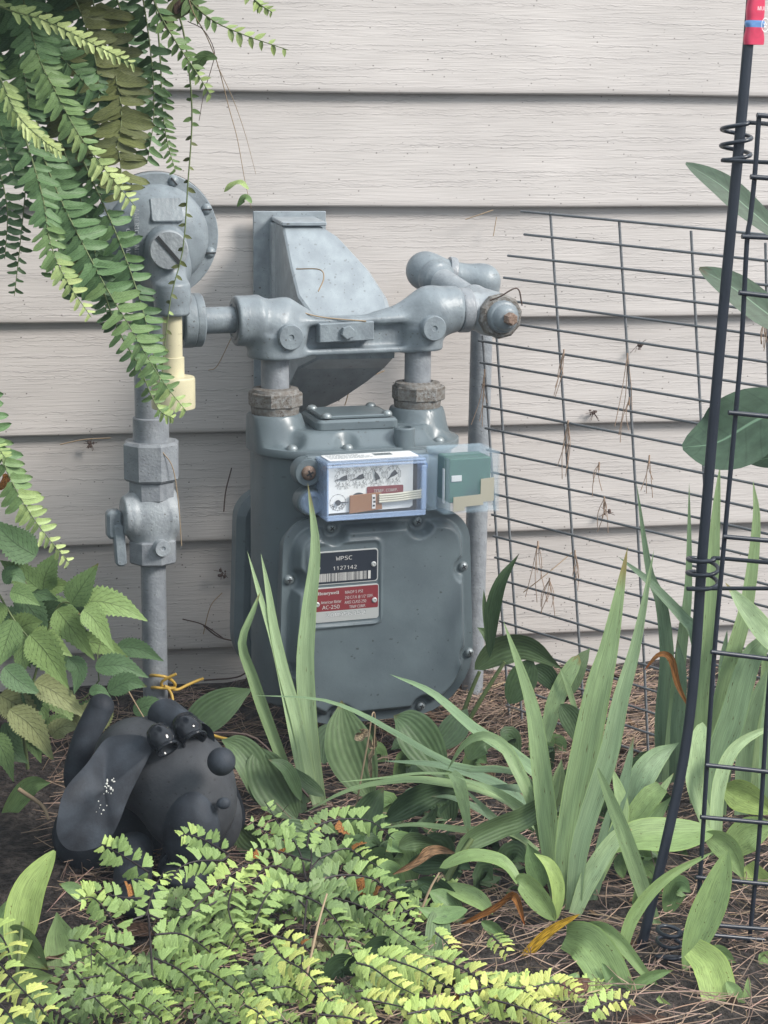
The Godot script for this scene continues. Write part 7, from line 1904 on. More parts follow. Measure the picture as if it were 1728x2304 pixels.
	frond(g, [-2, 1010, 636, -40, 1028, 731, -84, 981, 841, -121, 881, 936], 62.0, 18, "pinna", [M.fern[0], M.fern[1]], st, false, Vector3.UP, 0.2)
	frond(g, [16, 1024, 618, 88, 1109, 609, 172, 1093, 599, 244, 981, 590], 62.0, 18, "pinna", [M.fern[0], M.fern[1]], st, false, Vector3.UP, 0.2)
	frond(g, [15, 1008, 625, 83, 1031, 656, 162, 1021, 691, 229, 981, 722], 62.0, 18, "pinna", [M.fern[0], M.fern[1]], st, false, Vector3.UP, 0.2)
	frond(g, [14, 1008, 612, 74, 1031, 564, 143, 1021, 509, 203, 981, 461], 62.0, 18, "pinna", [M.fern[0], M.fern[1]], st, false, Vector3.UP, 0.2)
	frond(g, [16, 1008, 625, 85, 1032, 658, 166, 1022, 696, 235, 981, 728], 62.0, 18, "pinna", [M.fern[0], M.fern[1]], st, false, Vector3.UP, 0.2)
	frond(g, [10, 1017, 633, 48, 1075, 709, 91, 1062, 797, 129, 981, 873], 62.0, 18, "pinna", [M.fern[0], M.fern[1]], st, false, Vector3.UP, 0.2)
	frond(g, [-13, 1014, 611, -115, 1050, 558, -233, 1001, 497, -335, 881, 444], 62.0, 18, "pinna", [M.fern[0], M.fern[1]], st, false, Vector3.UP, 0.2)
	frond(g, [-7, 1012, 611, -75, 1040, 554, -154, 992, 488, -222, 881, 432], 62.0, 18, "pinna", [M.fern[0], M.fern[1]], st, false, Vector3.UP, 0.2)
	frond(g, [8, 1011, 608, 33, 1047, 537, 62, 1036, 455, 87, 981, 384], 62.0, 18, "pinna", [M.fern[0], M.fern[1]], st, false, Vector3.UP, 0.2)
	frond(g, [5, 1007, 636, 10, 1024, 733, 15, 1015, 847, 20, 981, 944], 62.0, 18, "pinna", [M.fern[0], M.fern[1]], st, false, Vector3.UP, 0.2)
	frond(g, [16, 1010, 622, 86, 1041, 634, 168, 1030, 648, 238, 981, 661], 62.0, 18, "pinna", [M.fern[0], M.fern[1]], st, false, Vector3.UP, 0.2)
	frond(g, [-5, 1019, 603, -59, 1071, 500, -123, 1020, 379, -177, 881, 276], 62.0, 18, "pinna", [M.fern[0], M.fern[1]], st, false, Vector3.UP, 0.2)
	frond(g, [-2, 1007, 605, -37, 1017, 516, -79, 970, 412, -115, 881, 323], 62.0, 18, "pinna", [M.fern[0], M.fern[1]], st, false, Vector3.UP, 0.2)
	frond(g, [-12, 1019, 626, -109, 1073, 661, -221, 1022, 701, -318, 881, 736], 62.0, 18, "pinna", [M.fern[0], M.fern[1]], st, false, Vector3.UP, 0.2)
	frond(g, [12, 1024, 628, 62, 1107, 678, 119, 1092, 736, 168, 981, 786], 62.0, 18, "pinna", [M.fern[0], M.fern[1]], st, false, Vector3.UP, 0.2)
	frond(g, [3, 1026, 636, -7, 1120, 731, -18, 1103, 842, -28, 981, 937], 62.0, 18, "pinna", [M.fern[0], M.fern[1]], st, false, Vector3.UP, 0.2)
	frond(g, [2, 1021, 634, -13, 1096, 715, -30, 1081, 810, -45, 981, 892], 62.0, 18, "pinna", [M.fern[0], M.fern[1]], st, false, Vector3.UP, 0.2)
	frond(g, [-14, 1007, 613, -120, 1016, 570, -245, 970, 519, -352, 881, 476], 62.0, 18, "pinna", [M.fern[0], M.fern[1]], st, false, Vector3.UP, 0.2)
	frond(g, [-8, 1012, 626, -81, 1037, 664, -166, 989, 708, -239, 881, 746], 62.0, 18, "pinna", [M.fern[0], M.fern[1]], st, false, Vector3.UP, 0.2)
	frond(g, [0, 1013, 607, -24, 1042, 532, -51, 994, 444, -75, 881, 368], 62.0, 18, "pinna", [M.fern[0], M.fern[1]], st, false, Vector3.UP, 0.2)
	frond(g, [19, 1017, 619, 108, 1073, 613, 211, 1060, 606, 299, 981, 600], 62.0, 18, "pinna", [M.fern[0], M.fern[1]], st, false, Vector3.UP, 0.2)
	g = thing("maidenhair_fern", "maidenhair fern spreading its fan leaflets before the iron dog", "fern", Vector3(0.0897, 0.0000, 0.7666))
	frond(g, [88, 67, 752, 69, 73, 730, 55, 77, 716, 44, 80, 705], 20.8, 7, "fan", [M.maiden[1], M.maiden[1], M.maiden[2]], M.wiry, true, Vector3(-0.1, 0.55, 0.83), 0.3, "frond", 0.0, 0.5, 0.25)
	frond(g, [166, 68, 722, 146, 74, 700, 130, 78, 692, 121, 77, 694], 16.1, 8, "fan", [M.maiden[1], M.maiden[1], M.maiden[2]], M.wiry, true, Vector3(-0.1, 0.55, 0.83), 0.3, "frond", 0.0, 0.5, 0.25)
	frond(g, [160, 66, 733, 135, 67, 733, 118, 66, 744, 108, 62, 765], 17.2, 9, "fan", [M.maiden[1], M.maiden[1], M.maiden[2]], M.wiry, true, Vector3(-0.1, 0.55, 0.83), 0.3, "frond", 0.0, 0.5, 0.25)
	frond(g, [118, 52, 820, 147, 57, 779, 175, 62, 744, 201, 64, 727], 21.3, 11, "fan", [M.maiden[1], M.maiden[2], M.maiden[2]], M.wiry, true, Vector3(-0.1, 0.55, 0.83), 0.3, "frond", 0.0, 0.5, 0.25)
	frond(g, [167, 58, 768, 158, 51, 806, 160, 45, 841, 168, 41, 865], 20.7, 8, "fan", [M.maiden[1], M.maiden[1], M.maiden[2]], M.wiry, true, Vector3(-0.1, 0.55, 0.83), 0.3, "frond", 0.0, 0.5, 0.25)
	frond(g, [178, 45, 833, 197, 52, 787, 215, 53, 774], 18.2, 7, "fan", [M.maiden[1], M.maiden[1], M.maiden[2]], M.wiry, true, Vector3(-0.1, 0.55, 0.83), 0.3, "frond", 0.0, 0.5, 0.25)
	frond(g, [81, 54, 820, 91, 61, 779, 102, 66, 751], 18.2, 6, "fan", [M.maiden[1], M.maiden[1], M.maiden[2]], M.wiry, true, Vector3(-0.1, 0.55, 0.83), 0.3, "frond", 0.0, 0.5, 0.25)
	frond(g, [79, 59, 792, 59, 61, 790, 37, 64, 782, 24, 66, 779], 16.7, 9, "fan", [M.maiden[1], M.maiden[1], M.maiden[2]], M.wiry, true, Vector3(-0.1, 0.55, 0.83), 0.3, "frond", 0.0, 0.5, 0.25)
	frond(g, [56, 52, 847, 46, 58, 814, 34, 63, 792, 19, 63, 795], 17.8, 8, "fan", [M.maiden[1], M.maiden[1], M.maiden[2]], M.wiry, true, Vector3(-0.1, 0.55, 0.83), 0.3, "frond", 0.0, 0.5, 0.25)
	frond(g, [87, 49, 849, 110, 48, 849, 128, 44, 868, 143, 39, 898, 155, 35, 924], 20.0, 12, "fan", [M.maiden[1], M.maiden[1], M.maiden[2]], M.wiry, true, Vector3(-0.1, 0.55, 0.83), 0.3, "frond", 0.0, 0.5, 0.25)
	frond(g, [64, 48, 873, 46, 51, 863, 32, 52, 858, 29, 47, 902], 17.2, 9, "fan", [M.maiden[1], M.maiden[1], M.maiden[2]], M.wiry, true, Vector3(-0.1, 0.55, 0.83), 0.3, "frond", 0.0, 0.5, 0.25)
	frond(g, [-2, 46, 946, 10, 49, 902, 31, 50, 880], 16.8, 8, "fan", [M.maiden[0], M.maiden[1], M.maiden[1]], M.wiry, false, Vector3(-0.1, 0.55, 0.83), 0.3, "frond", 0.0, 0.5, 0.25)
	frond(g, [-25, 47, 961, -6, 45, 968, 12, 42, 990], 16.1, 7, "fan", [M.maiden[0], M.maiden[1], M.maiden[1]], M.wiry, false, Vector3(-0.1, 0.55, 0.83), 0.3, "frond", 0.0, 0.5, 0.25)
	frond(g, [11, 54, 858, 27, 52, 865, 46, 47, 895], 17.2, 6, "fan", [M.maiden[0], M.maiden[1], M.maiden[1]], M.wiry, false, Vector3(-0.1, 0.55, 0.83), 0.3, "frond", 0.0, 0.5, 0.25)
	frond(g, [21, 44, 953, 44, 42, 946, 65, 38, 983], 16.4, 8, "fan", [M.maiden[0], M.maiden[1], M.maiden[1]], M.wiry, false, Vector3(-0.1, 0.55, 0.83), 0.3, "frond", 0.0, 0.5, 0.25)
	stalk(g, [81, 40, 913, 83, 49, 839, 83, 53, 814], 1.1, 0.8, M.wiry)
	stalk(g, [83, 53, 814, 86, 58, 781, 88, 65, 748], 1.1, 0.8, M.wiry)
	stalk(g, [83, 53, 814, 81, 56, 795, 79, 57, 788], 1.1, 0.8, M.wiry)
	stalk(g, [83, 53, 814, 100, 50, 825, 119, 50, 816], 1.1, 0.8, M.wiry)
	stalk(g, [83, 53, 814, 84, 50, 832, 87, 48, 845], 1.1, 0.8, M.wiry)
	stalk(g, [119, 50, 816, 144, 59, 759, 160, 64, 729], 1.1, 0.8, M.wiry)
	stalk(g, [160, 64, 729, 166, 65, 722, 167, 66, 718], 1.1, 0.8, M.wiry)
	stalk(g, [119, 50, 816, 154, 52, 788, 167, 56, 764], 1.1, 0.8, M.wiry)
	stalk(g, [83, 53, 814, 66, 52, 825, 56, 50, 843], 1.1, 0.8, M.wiry)
	g = thing("maidenhair_fern", "maidenhair fern with long arching fronds in the middle foreground", "fern", Vector3(0.2270, 0.0000, 0.8281))
	frond(g, [252, 71, 686, 270, 74, 672, 295, 74, 667, 317, 71, 672, 335, 62, 698], 19.6, 12, "fan", [M.maiden[0], M.maiden[1], M.maiden[1]], M.wiry, true, Vector3(-0.1, 0.55, 0.83), 0.3, "frond", 0.0, 0.5, 0.25)
	frond(g, [245, 65, 711, 250, 70, 691, 257, 76, 667], 17.9, 5, "fan", [M.maiden[1], M.maiden[1], M.maiden[2]], M.wiry, true, Vector3(-0.1, 0.55, 0.83), 0.3, "frond", 0.0, 0.5, 0.25)
	frond(g, [244, 52, 767, 269, 53, 756, 299, 50, 759, 312, 45, 778, 323, 39, 808, 331, 33, 835], 20.0, 16, "fan", [M.maiden[0], M.maiden[1], M.maiden[1], M.maiden[2]], M.wiry, true, Vector3(-0.1, 0.55, 0.83), 0.3, "frond", 0.0, 0.5, 0.25)
	frond(g, [255, 60, 729, 283, 62, 713, 296, 58, 726, 315, 52, 747], 19.1, 9, "fan", [M.maiden[0], M.maiden[1], M.maiden[2]], M.wiry, true, Vector3(-0.1, 0.55, 0.83), 0.3, "frond", 0.0, 0.5, 0.25)
	frond(g, [233, 50, 783, 260, 46, 791, 287, 41, 808, 308, 33, 843, 327, 27, 874], 20.3, 16, "fan", [M.maiden[0], M.maiden[0], M.maiden[1], M.maiden[1]], M.wiry, true, Vector3(-0.1, 0.55, 0.83), 0.3, "frond", 0.0, 0.5, 0.25)
	frond(g, [217, 52, 780, 243, 46, 799, 257, 39, 832, 262, 32, 879, 272, 26, 915], 19.3, 15, "fan", [M.maiden[0], M.maiden[1], M.maiden[1]], M.wiry, true, Vector3(-0.1, 0.55, 0.83), 0.3, "frond", 0.0, 0.5, 0.25)
	frond(g, [224, 50, 788, 219, 51, 780, 201, 53, 778, 183, 51, 793], 18.4, 6, "fan", [M.maiden[1], M.maiden[1]], M.wiry, true, Vector3(-0.1, 0.55, 0.83), 0.3, "frond", 0.0, 0.5, 0.25)
	frond(g, [233, 68, 702, 224, 74, 683, 212, 87, 638], 16.5, 8, "fan", [M.maiden[1], M.maiden[1]], M.wiry, true, Vector3(-0.1, 0.55, 0.83), 0.3, "frond", 0.0, 0.5, 0.25)
	frond(g, [233, 68, 702, 215, 71, 694, 192, 80, 669], 16.4, 8, "fan", [M.maiden[1], M.maiden[1]], M.wiry, true, Vector3(-0.1, 0.55, 0.83), 0.3, "frond", 0.0, 0.5, 0.25)
	frond(g, [228, 56, 755, 212, 60, 741, 196, 60, 748, 183, 55, 777], 20.1, 7, "fan", [M.maiden[1], M.maiden[2]], M.wiry, true, Vector3(-0.1, 0.55, 0.83), 0.3, "frond", 0.0, 0.5, 0.25)
	frond(g, [245, 60, 733, 232, 62, 726, 211, 66, 715, 191, 68, 715], 19.0, 8, "fan", [M.maiden[0], M.maiden[1]], M.wiry, true, Vector3(-0.1, 0.55, 0.83), 0.3, "frond", 0.0, 0.5, 0.25)
	stalk(g, [211, 29, 913, 231, 44, 803, 248, 60, 722, 249, 69, 685], 1.1, 0.7, M.wiry)
	stalk(g, [231, 44, 803, 238, 48, 777, 244, 51, 763], 1.1, 0.7, M.wiry)
	stalk(g, [243, 55, 744, 255, 58, 725], 1.1, 0.7, M.wiry)
	stalk(g, [231, 44, 803, 224, 47, 788, 218, 50, 776], 1.1, 0.7, M.wiry)
	stalk(g, [237, 52, 759, 238, 60, 722, 234, 67, 698], 1.1, 0.7, M.wiry)
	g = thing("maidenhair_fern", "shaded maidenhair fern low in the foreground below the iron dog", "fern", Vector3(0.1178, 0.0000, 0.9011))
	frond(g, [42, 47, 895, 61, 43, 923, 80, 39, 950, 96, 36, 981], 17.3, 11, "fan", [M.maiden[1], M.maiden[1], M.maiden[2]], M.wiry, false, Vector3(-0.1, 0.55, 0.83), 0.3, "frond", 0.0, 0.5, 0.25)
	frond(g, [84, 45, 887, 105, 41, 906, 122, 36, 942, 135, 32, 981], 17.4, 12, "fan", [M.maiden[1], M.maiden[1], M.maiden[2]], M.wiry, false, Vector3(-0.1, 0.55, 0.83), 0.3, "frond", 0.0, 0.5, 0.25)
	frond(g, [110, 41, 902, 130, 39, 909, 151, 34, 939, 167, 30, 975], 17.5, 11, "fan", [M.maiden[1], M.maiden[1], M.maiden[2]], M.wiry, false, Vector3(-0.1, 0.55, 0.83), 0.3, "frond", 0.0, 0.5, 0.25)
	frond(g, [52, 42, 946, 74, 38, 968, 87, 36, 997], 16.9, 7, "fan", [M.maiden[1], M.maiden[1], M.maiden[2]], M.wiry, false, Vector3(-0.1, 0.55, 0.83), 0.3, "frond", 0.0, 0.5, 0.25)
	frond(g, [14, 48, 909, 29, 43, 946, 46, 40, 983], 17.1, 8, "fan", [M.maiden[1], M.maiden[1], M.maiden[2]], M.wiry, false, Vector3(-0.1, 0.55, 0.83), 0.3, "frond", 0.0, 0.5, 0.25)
	frond(g, [316, 3, 854, 322, -1, 875, 322, -6, 923], 17.0, 7, "fan", [M.maiden[0], M.maiden[0], M.maiden[1]], M.wiry, false, Vector3(-0.1, 0.55, 0.83), 0.3, "frond", 0.0, 0.5, 0.25)
	frond(g, [66, 14, 944, 81, 14, 926, 95, 13, 925], 14.4, 5, "fan", [M.maiden[0], M.maiden[1], M.maiden[1]], M.wiry, false, Vector3(-0.1, 0.55, 0.83), 0.3, "frond", 0.0, 0.5, 0.25)
	frond(g, [265, 19, 781, 278, 14, 802, 286, 6, 851], 13.9, 10, "fan", [M.maiden[1], M.maiden[1], M.maiden[2]], M.wiry, false, Vector3(-0.1, 0.55, 0.83), 0.3, "frond", 0.0, 0.5, 0.25)
	frond(g, [208, 31, 742, 225, 31, 737, 239, 26, 754], 20.0, 5, "fan", [M.maiden[0], M.maiden[0], M.maiden[1]], M.wiry, false, Vector3(-0.1, 0.55, 0.83), 0.3, "frond", 0.0, 0.5, 0.25)
	frond(g, [133, 9, 938, 148, 6, 955, 160, 3, 999], 12.6, 10, "fan", [M.maiden[0], M.maiden[1], M.maiden[1]], M.wiry, false, Vector3(-0.1, 0.55, 0.83), 0.3, "frond", 0.0, 0.5, 0.25)
	frond(g, [26, 25, 865, 49, 25, 851, 71, 22, 854], 14.8, 8, "fan", [M.maiden[1], M.maiden[1], M.maiden[2]], M.wiry, false, Vector3(-0.1, 0.55, 0.83), 0.3, "frond", 0.0, 0.5, 0.25)
	frond(g, [162, 7, 936, 176, 5, 936, 188, 3, 959], 12.7, 7, "fan", [M.maiden[0], M.maiden[0], M.maiden[1]], M.wiry, false, Vector3(-0.1, 0.55, 0.83), 0.3, "frond", 0.0, 0.5, 0.25)
	frond(g, [177, 15, 849, 193, 12, 856, 206, 7, 887], 16.6, 6, "fan", [M.maiden[0], M.maiden[1], M.maiden[1]], M.wiry, false, Vector3(-0.1, 0.55, 0.83), 0.3, "frond", 0.0, 0.5, 0.25)
	frond(g, [127, 16, 870, 138, 14, 879, 147, 10, 912], 14.5, 6, "fan", [M.maiden[1], M.maiden[1], M.maiden[2]], M.wiry, false, Vector3(-0.1, 0.55, 0.83), 0.3, "frond", 0.0, 0.5, 0.25)
	frond(g, [159, 12, 883, 182, 11, 874, 202, 8, 883], 16.3, 7, "fan", [M.maiden[0], M.maiden[0], M.maiden[1]], M.wiry, false, Vector3(-0.1, 0.55, 0.83), 0.3, "frond", 0.0, 0.5, 0.25)
	frond(g, [299, 10, 816, 314, 8, 821, 323, 3, 849], 16.1, 6, "fan", [M.maiden[0], M.maiden[1], M.maiden[1]], M.wiry, false, Vector3(-0.1, 0.55, 0.83), 0.3, "frond", 0.0, 0.5, 0.25)
	frond(g, [56, 16, 932, 79, 14, 931, 101, 11, 953], 14.2, 9, "fan", [M.maiden[1], M.maiden[1], M.maiden[2]], M.wiry, false, Vector3(-0.1, 0.55, 0.83), 0.3, "frond", 0.0, 0.5, 0.25)
	frond(g, [301, 9, 824, 325, 8, 818, 345, 4, 833], 18.6, 6, "fan", [M.maiden[0], M.maiden[0], M.maiden[1]], M.wiry, false, Vector3(-0.1, 0.55, 0.83), 0.3, "frond", 0.0, 0.5, 0.25)
	frond(g, [279, 4, 864, 303, 5, 847, 324, 3, 846], 14.2, 8, "fan", [M.maiden[0], M.maiden[1], M.maiden[1]], M.wiry, false, Vector3(-0.1, 0.55, 0.83), 0.3, "frond", 0.0, 0.5, 0.25)
	frond(g, [227, 2, 927, 247, 0, 930, 263, -4, 955], 12.2, 10, "fan", [M.maiden[1], M.maiden[1], M.maiden[2]], M.wiry, false, Vector3(-0.1, 0.55, 0.83), 0.3, "frond", 0.0, 0.5, 0.25)
	frond(g, [185, 28, 767, 202, 25, 772, 216, 19, 802], 18.3, 6, "fan", [M.maiden[0], M.maiden[0], M.maiden[1]], M.wiry, false, Vector3(-0.1, 0.55, 0.83), 0.3, "frond", 0.0, 0.5, 0.25)
	frond(g, [178, 7, 916, 201, 5, 918, 220, 1, 944], 15.2, 8, "fan", [M.maiden[1], M.maiden[1], M.maiden[2]], M.wiry, false, Vector3(-0.1, 0.55, 0.83), 0.3, "frond", 0.0, 0.5, 0.25)
	frond(g, [298, 1, 879, 319, 1, 865, 337, -1, 870], 18.3, 5, "fan", [M.maiden[0], M.maiden[0], M.maiden[1]], M.wiry, false, Vector3(-0.1, 0.55, 0.83), 0.3, "frond", 0.0, 0.5, 0.25)
	frond(g, [120, 30, 779, 139, 29, 779, 157, 23, 802], 17.0, 6, "fan", [M.maiden[0], M.maiden[1], M.maiden[1]], M.wiry, false, Vector3(-0.1, 0.55, 0.83), 0.3, "frond", 0.0, 0.5, 0.25)
	frond(g, [147, 25, 794, 168, 24, 792, 186, 20, 811], 19.0, 6, "fan", [M.maiden[1], M.maiden[1], M.maiden[2]], M.wiry, false, Vector3(-0.1, 0.55, 0.83), 0.3, "frond", 0.0, 0.5, 0.25)
	frond(g, [317, 0, 870, 343, 1, 851, 366, -1, 850], 17.2, 7, "fan", [M.maiden[0], M.maiden[0], M.maiden[1]], M.wiry, false, Vector3(-0.1, 0.55, 0.83), 0.3, "frond", 0.0, 0.5, 0.25)
	frond(g, [276, 12, 812, 300, 14, 793, 322, 13, 791], 13.7, 8, "fan", [M.maiden[0], M.maiden[1], M.maiden[1]], M.wiry, false, Vector3(-0.1, 0.55, 0.83), 0.3, "frond", 0.0, 0.5, 0.25)
	frond(g, [239, 3, 906, 265, 1, 904, 288, -3, 925], 13.2, 11, "fan", [M.maiden[1], M.maiden[1], M.maiden[2]], M.wiry, false, Vector3(-0.1, 0.55, 0.83), 0.3, "frond", 0.0, 0.5, 0.25)
	frond(g, [311, 6, 837, 326, 2, 852, 336, -4, 893], 19.2, 6, "fan", [M.maiden[0], M.maiden[0], M.maiden[1]], M.wiry, false, Vector3(-0.1, 0.55, 0.83), 0.3, "frond", 0.0, 0.5, 0.25)
	frond(g, [339, 20, 748, 363, 23, 728, 384, 22, 724], 13.6, 8, "fan", [M.maiden[0], M.maiden[1], M.maiden[1]], M.wiry, false, Vector3(-0.1, 0.55, 0.83), 0.3, "frond", 0.0, 0.5, 0.25)
	frond(g, [214, 11, 851, 229, 9, 860, 241, 4, 892], 14.1, 8, "fan", [M.maiden[1], M.maiden[1], M.maiden[2]], M.wiry, false, Vector3(-0.1, 0.55, 0.83), 0.3, "frond", 0.0, 0.5, 0.25)
	frond(g, [303, -1, 892, 320, 0, 875, 333, -2, 876], 16.6, 5, "fan", [M.maiden[0], M.maiden[0], M.maiden[1]], M.wiry, false, Vector3(-0.1, 0.55, 0.83), 0.3, "frond", 0.0, 0.5, 0.25)
	frond(g, [96, 24, 825, 108, 22, 836, 118, 16, 872], 18.5, 5, "fan", [M.maiden[0], M.maiden[1], M.maiden[1]], M.wiry, false, Vector3(-0.1, 0.55, 0.83), 0.3, "frond", 0.0, 0.5, 0.25)
	frond(g, [234, 9, 855, 255, 9, 843, 274, 7, 849], 17.7, 6, "fan", [M.maiden[1], M.maiden[1], M.maiden[2]], M.wiry, false, Vector3(-0.1, 0.55, 0.83), 0.3, "frond", 0.0, 0.5, 0.25)
	frond(g, [344, 18, 755, 372, 20, 739, 397, 18, 740], 19.4, 7, "fan", [M.maiden[0], M.maiden[0], M.maiden[1]], M.wiry, false, Vector3(-0.1, 0.55, 0.83), 0.3, "frond", 0.0, 0.5, 0.25)
	frond(g, [28, 20, 913, 43, 17, 928, 56, 14, 969], 13.7, 8, "fan", [M.maiden[0], M.maiden[1], M.maiden[1]], M.wiry, false, Vector3(-0.1, 0.55, 0.83), 0.3, "frond", 0.0, 0.5, 0.25)
	frond(g, [148, 22, 816, 158, 19, 829, 166, 13, 867], 14.6, 7, "fan", [M.maiden[1], M.maiden[1], M.maiden[2]], M.wiry, false, Vector3(-0.1, 0.55, 0.83), 0.3, "frond", 0.0, 0.5, 0.25)
	frond(g, [291, -4, 932, 297, -7, 954, 297, -9, 1004], 12.3, 9, "fan", [M.maiden[0], M.maiden[0], M.maiden[1]], M.wiry, false, Vector3(-0.1, 0.55, 0.83), 0.3, "frond", 0.0, 0.5, 0.25)
	frond(g, [31, 25, 856, 45, 22, 876, 57, 16, 923], 16.1, 8, "fan", [M.maiden[0], M.maiden[1], M.maiden[1]], M.wiry, false, Vector3(-0.1, 0.55, 0.83), 0.3, "frond", 0.0, 0.5, 0.25)
	frond(g, [328, 16, 771, 350, 17, 761, 369, 13, 770], 15.0, 7, "fan", [M.maiden[1], M.maiden[1], M.maiden[2]], M.wiry, false, Vector3(-0.1, 0.55, 0.83), 0.3, "frond", 0.0, 0.5, 0.25)
	frond(g, [108, 34, 764, 124, 33, 760, 138, 29, 776], 16.6, 5, "fan", [M.maiden[0], M.maiden[0], M.maiden[1]], M.wiry, false, Vector3(-0.1, 0.55, 0.83), 0.3, "frond", 0.0, 0.5, 0.25)
	frond(g, [313, 6, 833, 332, 4, 841, 345, -2, 873], 19.0, 6, "fan", [M.maiden[0], M.maiden[1], M.maiden[1]], M.wiry, false, Vector3(-0.1, 0.55, 0.83), 0.3, "frond", 0.0, 0.5, 0.25)
	frond(g, [230, 3, 912, 257, 1, 906, 280, -2, 921], 13.2, 10, "fan", [M.maiden[1], M.maiden[1], M.maiden[2]], M.wiry, false, Vector3(-0.1, 0.55, 0.83), 0.3, "frond", 0.0, 0.5, 0.25)
	frond(g, [128, 13, 894, 154, 12, 888, 178, 8, 903], 17.7, 7, "fan", [M.maiden[0], M.maiden[0], M.maiden[1]], M.wiry, false, Vector3(-0.1, 0.55, 0.83), 0.3, "frond", 0.0, 0.5, 0.25)
	frond(g, [113, 24, 822, 130, 23, 814, 145, 20, 826], 15.6, 6, "fan", [M.maiden[1], M.maiden[1], M.maiden[2]], M.wiry, false, Vector3(-0.1, 0.55, 0.83), 0.3, "frond", 0.0, 0.5, 0.25)
	frond(g, [76, 21, 857, 98, 21, 845, 117, 19, 852], 18.6, 6, "fan", [M.maiden[0], M.maiden[0], M.maiden[1]], M.wiry, false, Vector3(-0.1, 0.55, 0.83), 0.3, "frond", 0.0, 0.5, 0.25)
	frond(g, [113, 10, 939, 133, 10, 921, 151, 9, 919], 15.6, 6, "fan", [M.maiden[0], M.maiden[1], M.maiden[1]], M.wiry, false, Vector3(-0.1, 0.55, 0.83), 0.3, "frond", 0.0, 0.5, 0.25)
	frond(g, [299, -5, 933, 321, -7, 936, 338, -11, 963], 18.3, 7, "fan", [M.maiden[1], M.maiden[1], M.maiden[2]], M.wiry, false, Vector3(-0.1, 0.55, 0.83), 0.3, "frond", 0.0, 0.5, 0.25)
	frond(g, [226, 1, 939, 233, -1, 956, 235, -4, 999], 15.9, 6, "fan", [M.maiden[0], M.maiden[0], M.maiden[1]], M.wiry, false, Vector3(-0.1, 0.55, 0.83), 0.3, "frond", 0.0, 0.5, 0.25)
	frond(g, [97, 34, 765, 114, 35, 756, 130, 32, 766], 14.5, 6, "fan", [M.maiden[1], M.maiden[1], M.maiden[2]], M.wiry, false, Vector3(-0.1, 0.55, 0.83), 0.3, "frond", 0.0, 0.5, 0.25)
	frond(g, [133, 35, 749, 145, 31, 762, 154, 24, 801], 16.8, 6, "fan", [M.maiden[0], M.maiden[0], M.maiden[1]], M.wiry, false, Vector3(-0.1, 0.55, 0.83), 0.3, "frond", 0.0, 0.5, 0.25)
	frond(g, [218, 25, 767, 236, 27, 753, 251, 25, 756], 20.1, 5, "fan", [M.maiden[0], M.maiden[1], M.maiden[1]], M.wiry, false, Vector3(-0.1, 0.55, 0.83), 0.3, "frond", 0.0, 0.5, 0.25)
	frond(g, [7, 21, 925, 22, 20, 921, 37, 17, 938], 13.7, 6, "fan", [M.maiden[0], M.maiden[0], M.maiden[1]], M.wiry, false, Vector3(-0.1, 0.55, 0.83), 0.3, "frond", 0.0, 0.5, 0.25)
	frond(g, [206, 30, 748, 225, 27, 756, 240, 19, 789], 14.6, 9, "fan", [M.maiden[0], M.maiden[1], M.maiden[1]], M.wiry, false, Vector3(-0.1, 0.55, 0.83), 0.3, "frond", 0.0, 0.5, 0.25)
	frond(g, [145, 28, 780, 166, 30, 760, 187, 30, 756], 16.0, 7, "fan", [M.maiden[1], M.maiden[1], M.maiden[2]], M.wiry, false, Vector3(-0.1, 0.55, 0.83), 0.3, "frond", 0.0, 0.5, 0.25)
	frond(g, [287, 17, 781, 311, 15, 781, 331, 10, 802], 13.4, 10, "fan", [M.maiden[0], M.maiden[0], M.maiden[1]], M.wiry, false, Vector3(-0.1, 0.55, 0.83), 0.3, "frond", 0.0, 0.5, 0.25)
	frond(g, [113, 16, 883, 132, 15, 873, 150, 12, 883], 15.9, 6, "fan", [M.maiden[0], M.maiden[1], M.maiden[1]], M.wiry, false, Vector3(-0.1, 0.55, 0.83), 0.3, "frond", 0.0, 0.5, 0.25)
	frond(g, [126, 11, 923, 138, 8, 942, 147, 5, 989], 14.3, 8, "fan", [M.maiden[1], M.maiden[1], M.maiden[2]], M.wiry, false, Vector3(-0.1, 0.55, 0.83), 0.3, "frond", 0.0, 0.5, 0.25)
	frond(g, [61, 21, 873, 82, 19, 872, 101, 16, 892], 16.3, 7, "fan", [M.maiden[0], M.maiden[0], M.maiden[1]], M.wiry, false, Vector3(-0.1, 0.55, 0.83), 0.3, "frond", 0.0, 0.5, 0.25)
	frond(g, [297, -2, 909, 325, -3, 891, 350, -5, 890], 16.8, 8, "fan", [M.maiden[0], M.maiden[1], M.maiden[1]], M.wiry, false, Vector3(-0.1, 0.55, 0.83), 0.3, "frond", 0.0, 0.5, 0.25)
	frond(g, [101, 16, 892, 121, 14, 893, 139, 10, 916], 15.7, 7, "fan", [M.maiden[1], M.maiden[1], M.maiden[2]], M.wiry, false, Vector3(-0.1, 0.55, 0.83), 0.3, "frond", 0.0, 0.5, 0.25)
	frond(g, [242, 16, 808, 268, 13, 810, 291, 7, 836], 18.7, 8, "fan", [M.maiden[0], M.maiden[1], M.maiden[1]], M.wiry, false, Vector3(-0.1, 0.55, 0.83), 0.3, "frond", 0.0, 0.5, 0.25)
	frond(g, [91, 25, 823, 106, 24, 826, 118, 19, 851], 17.8, 5, "fan", [M.maiden[1], M.maiden[1], M.maiden[2]], M.wiry, false, Vector3(-0.1, 0.55, 0.83), 0.3, "frond", 0.0, 0.5, 0.25)
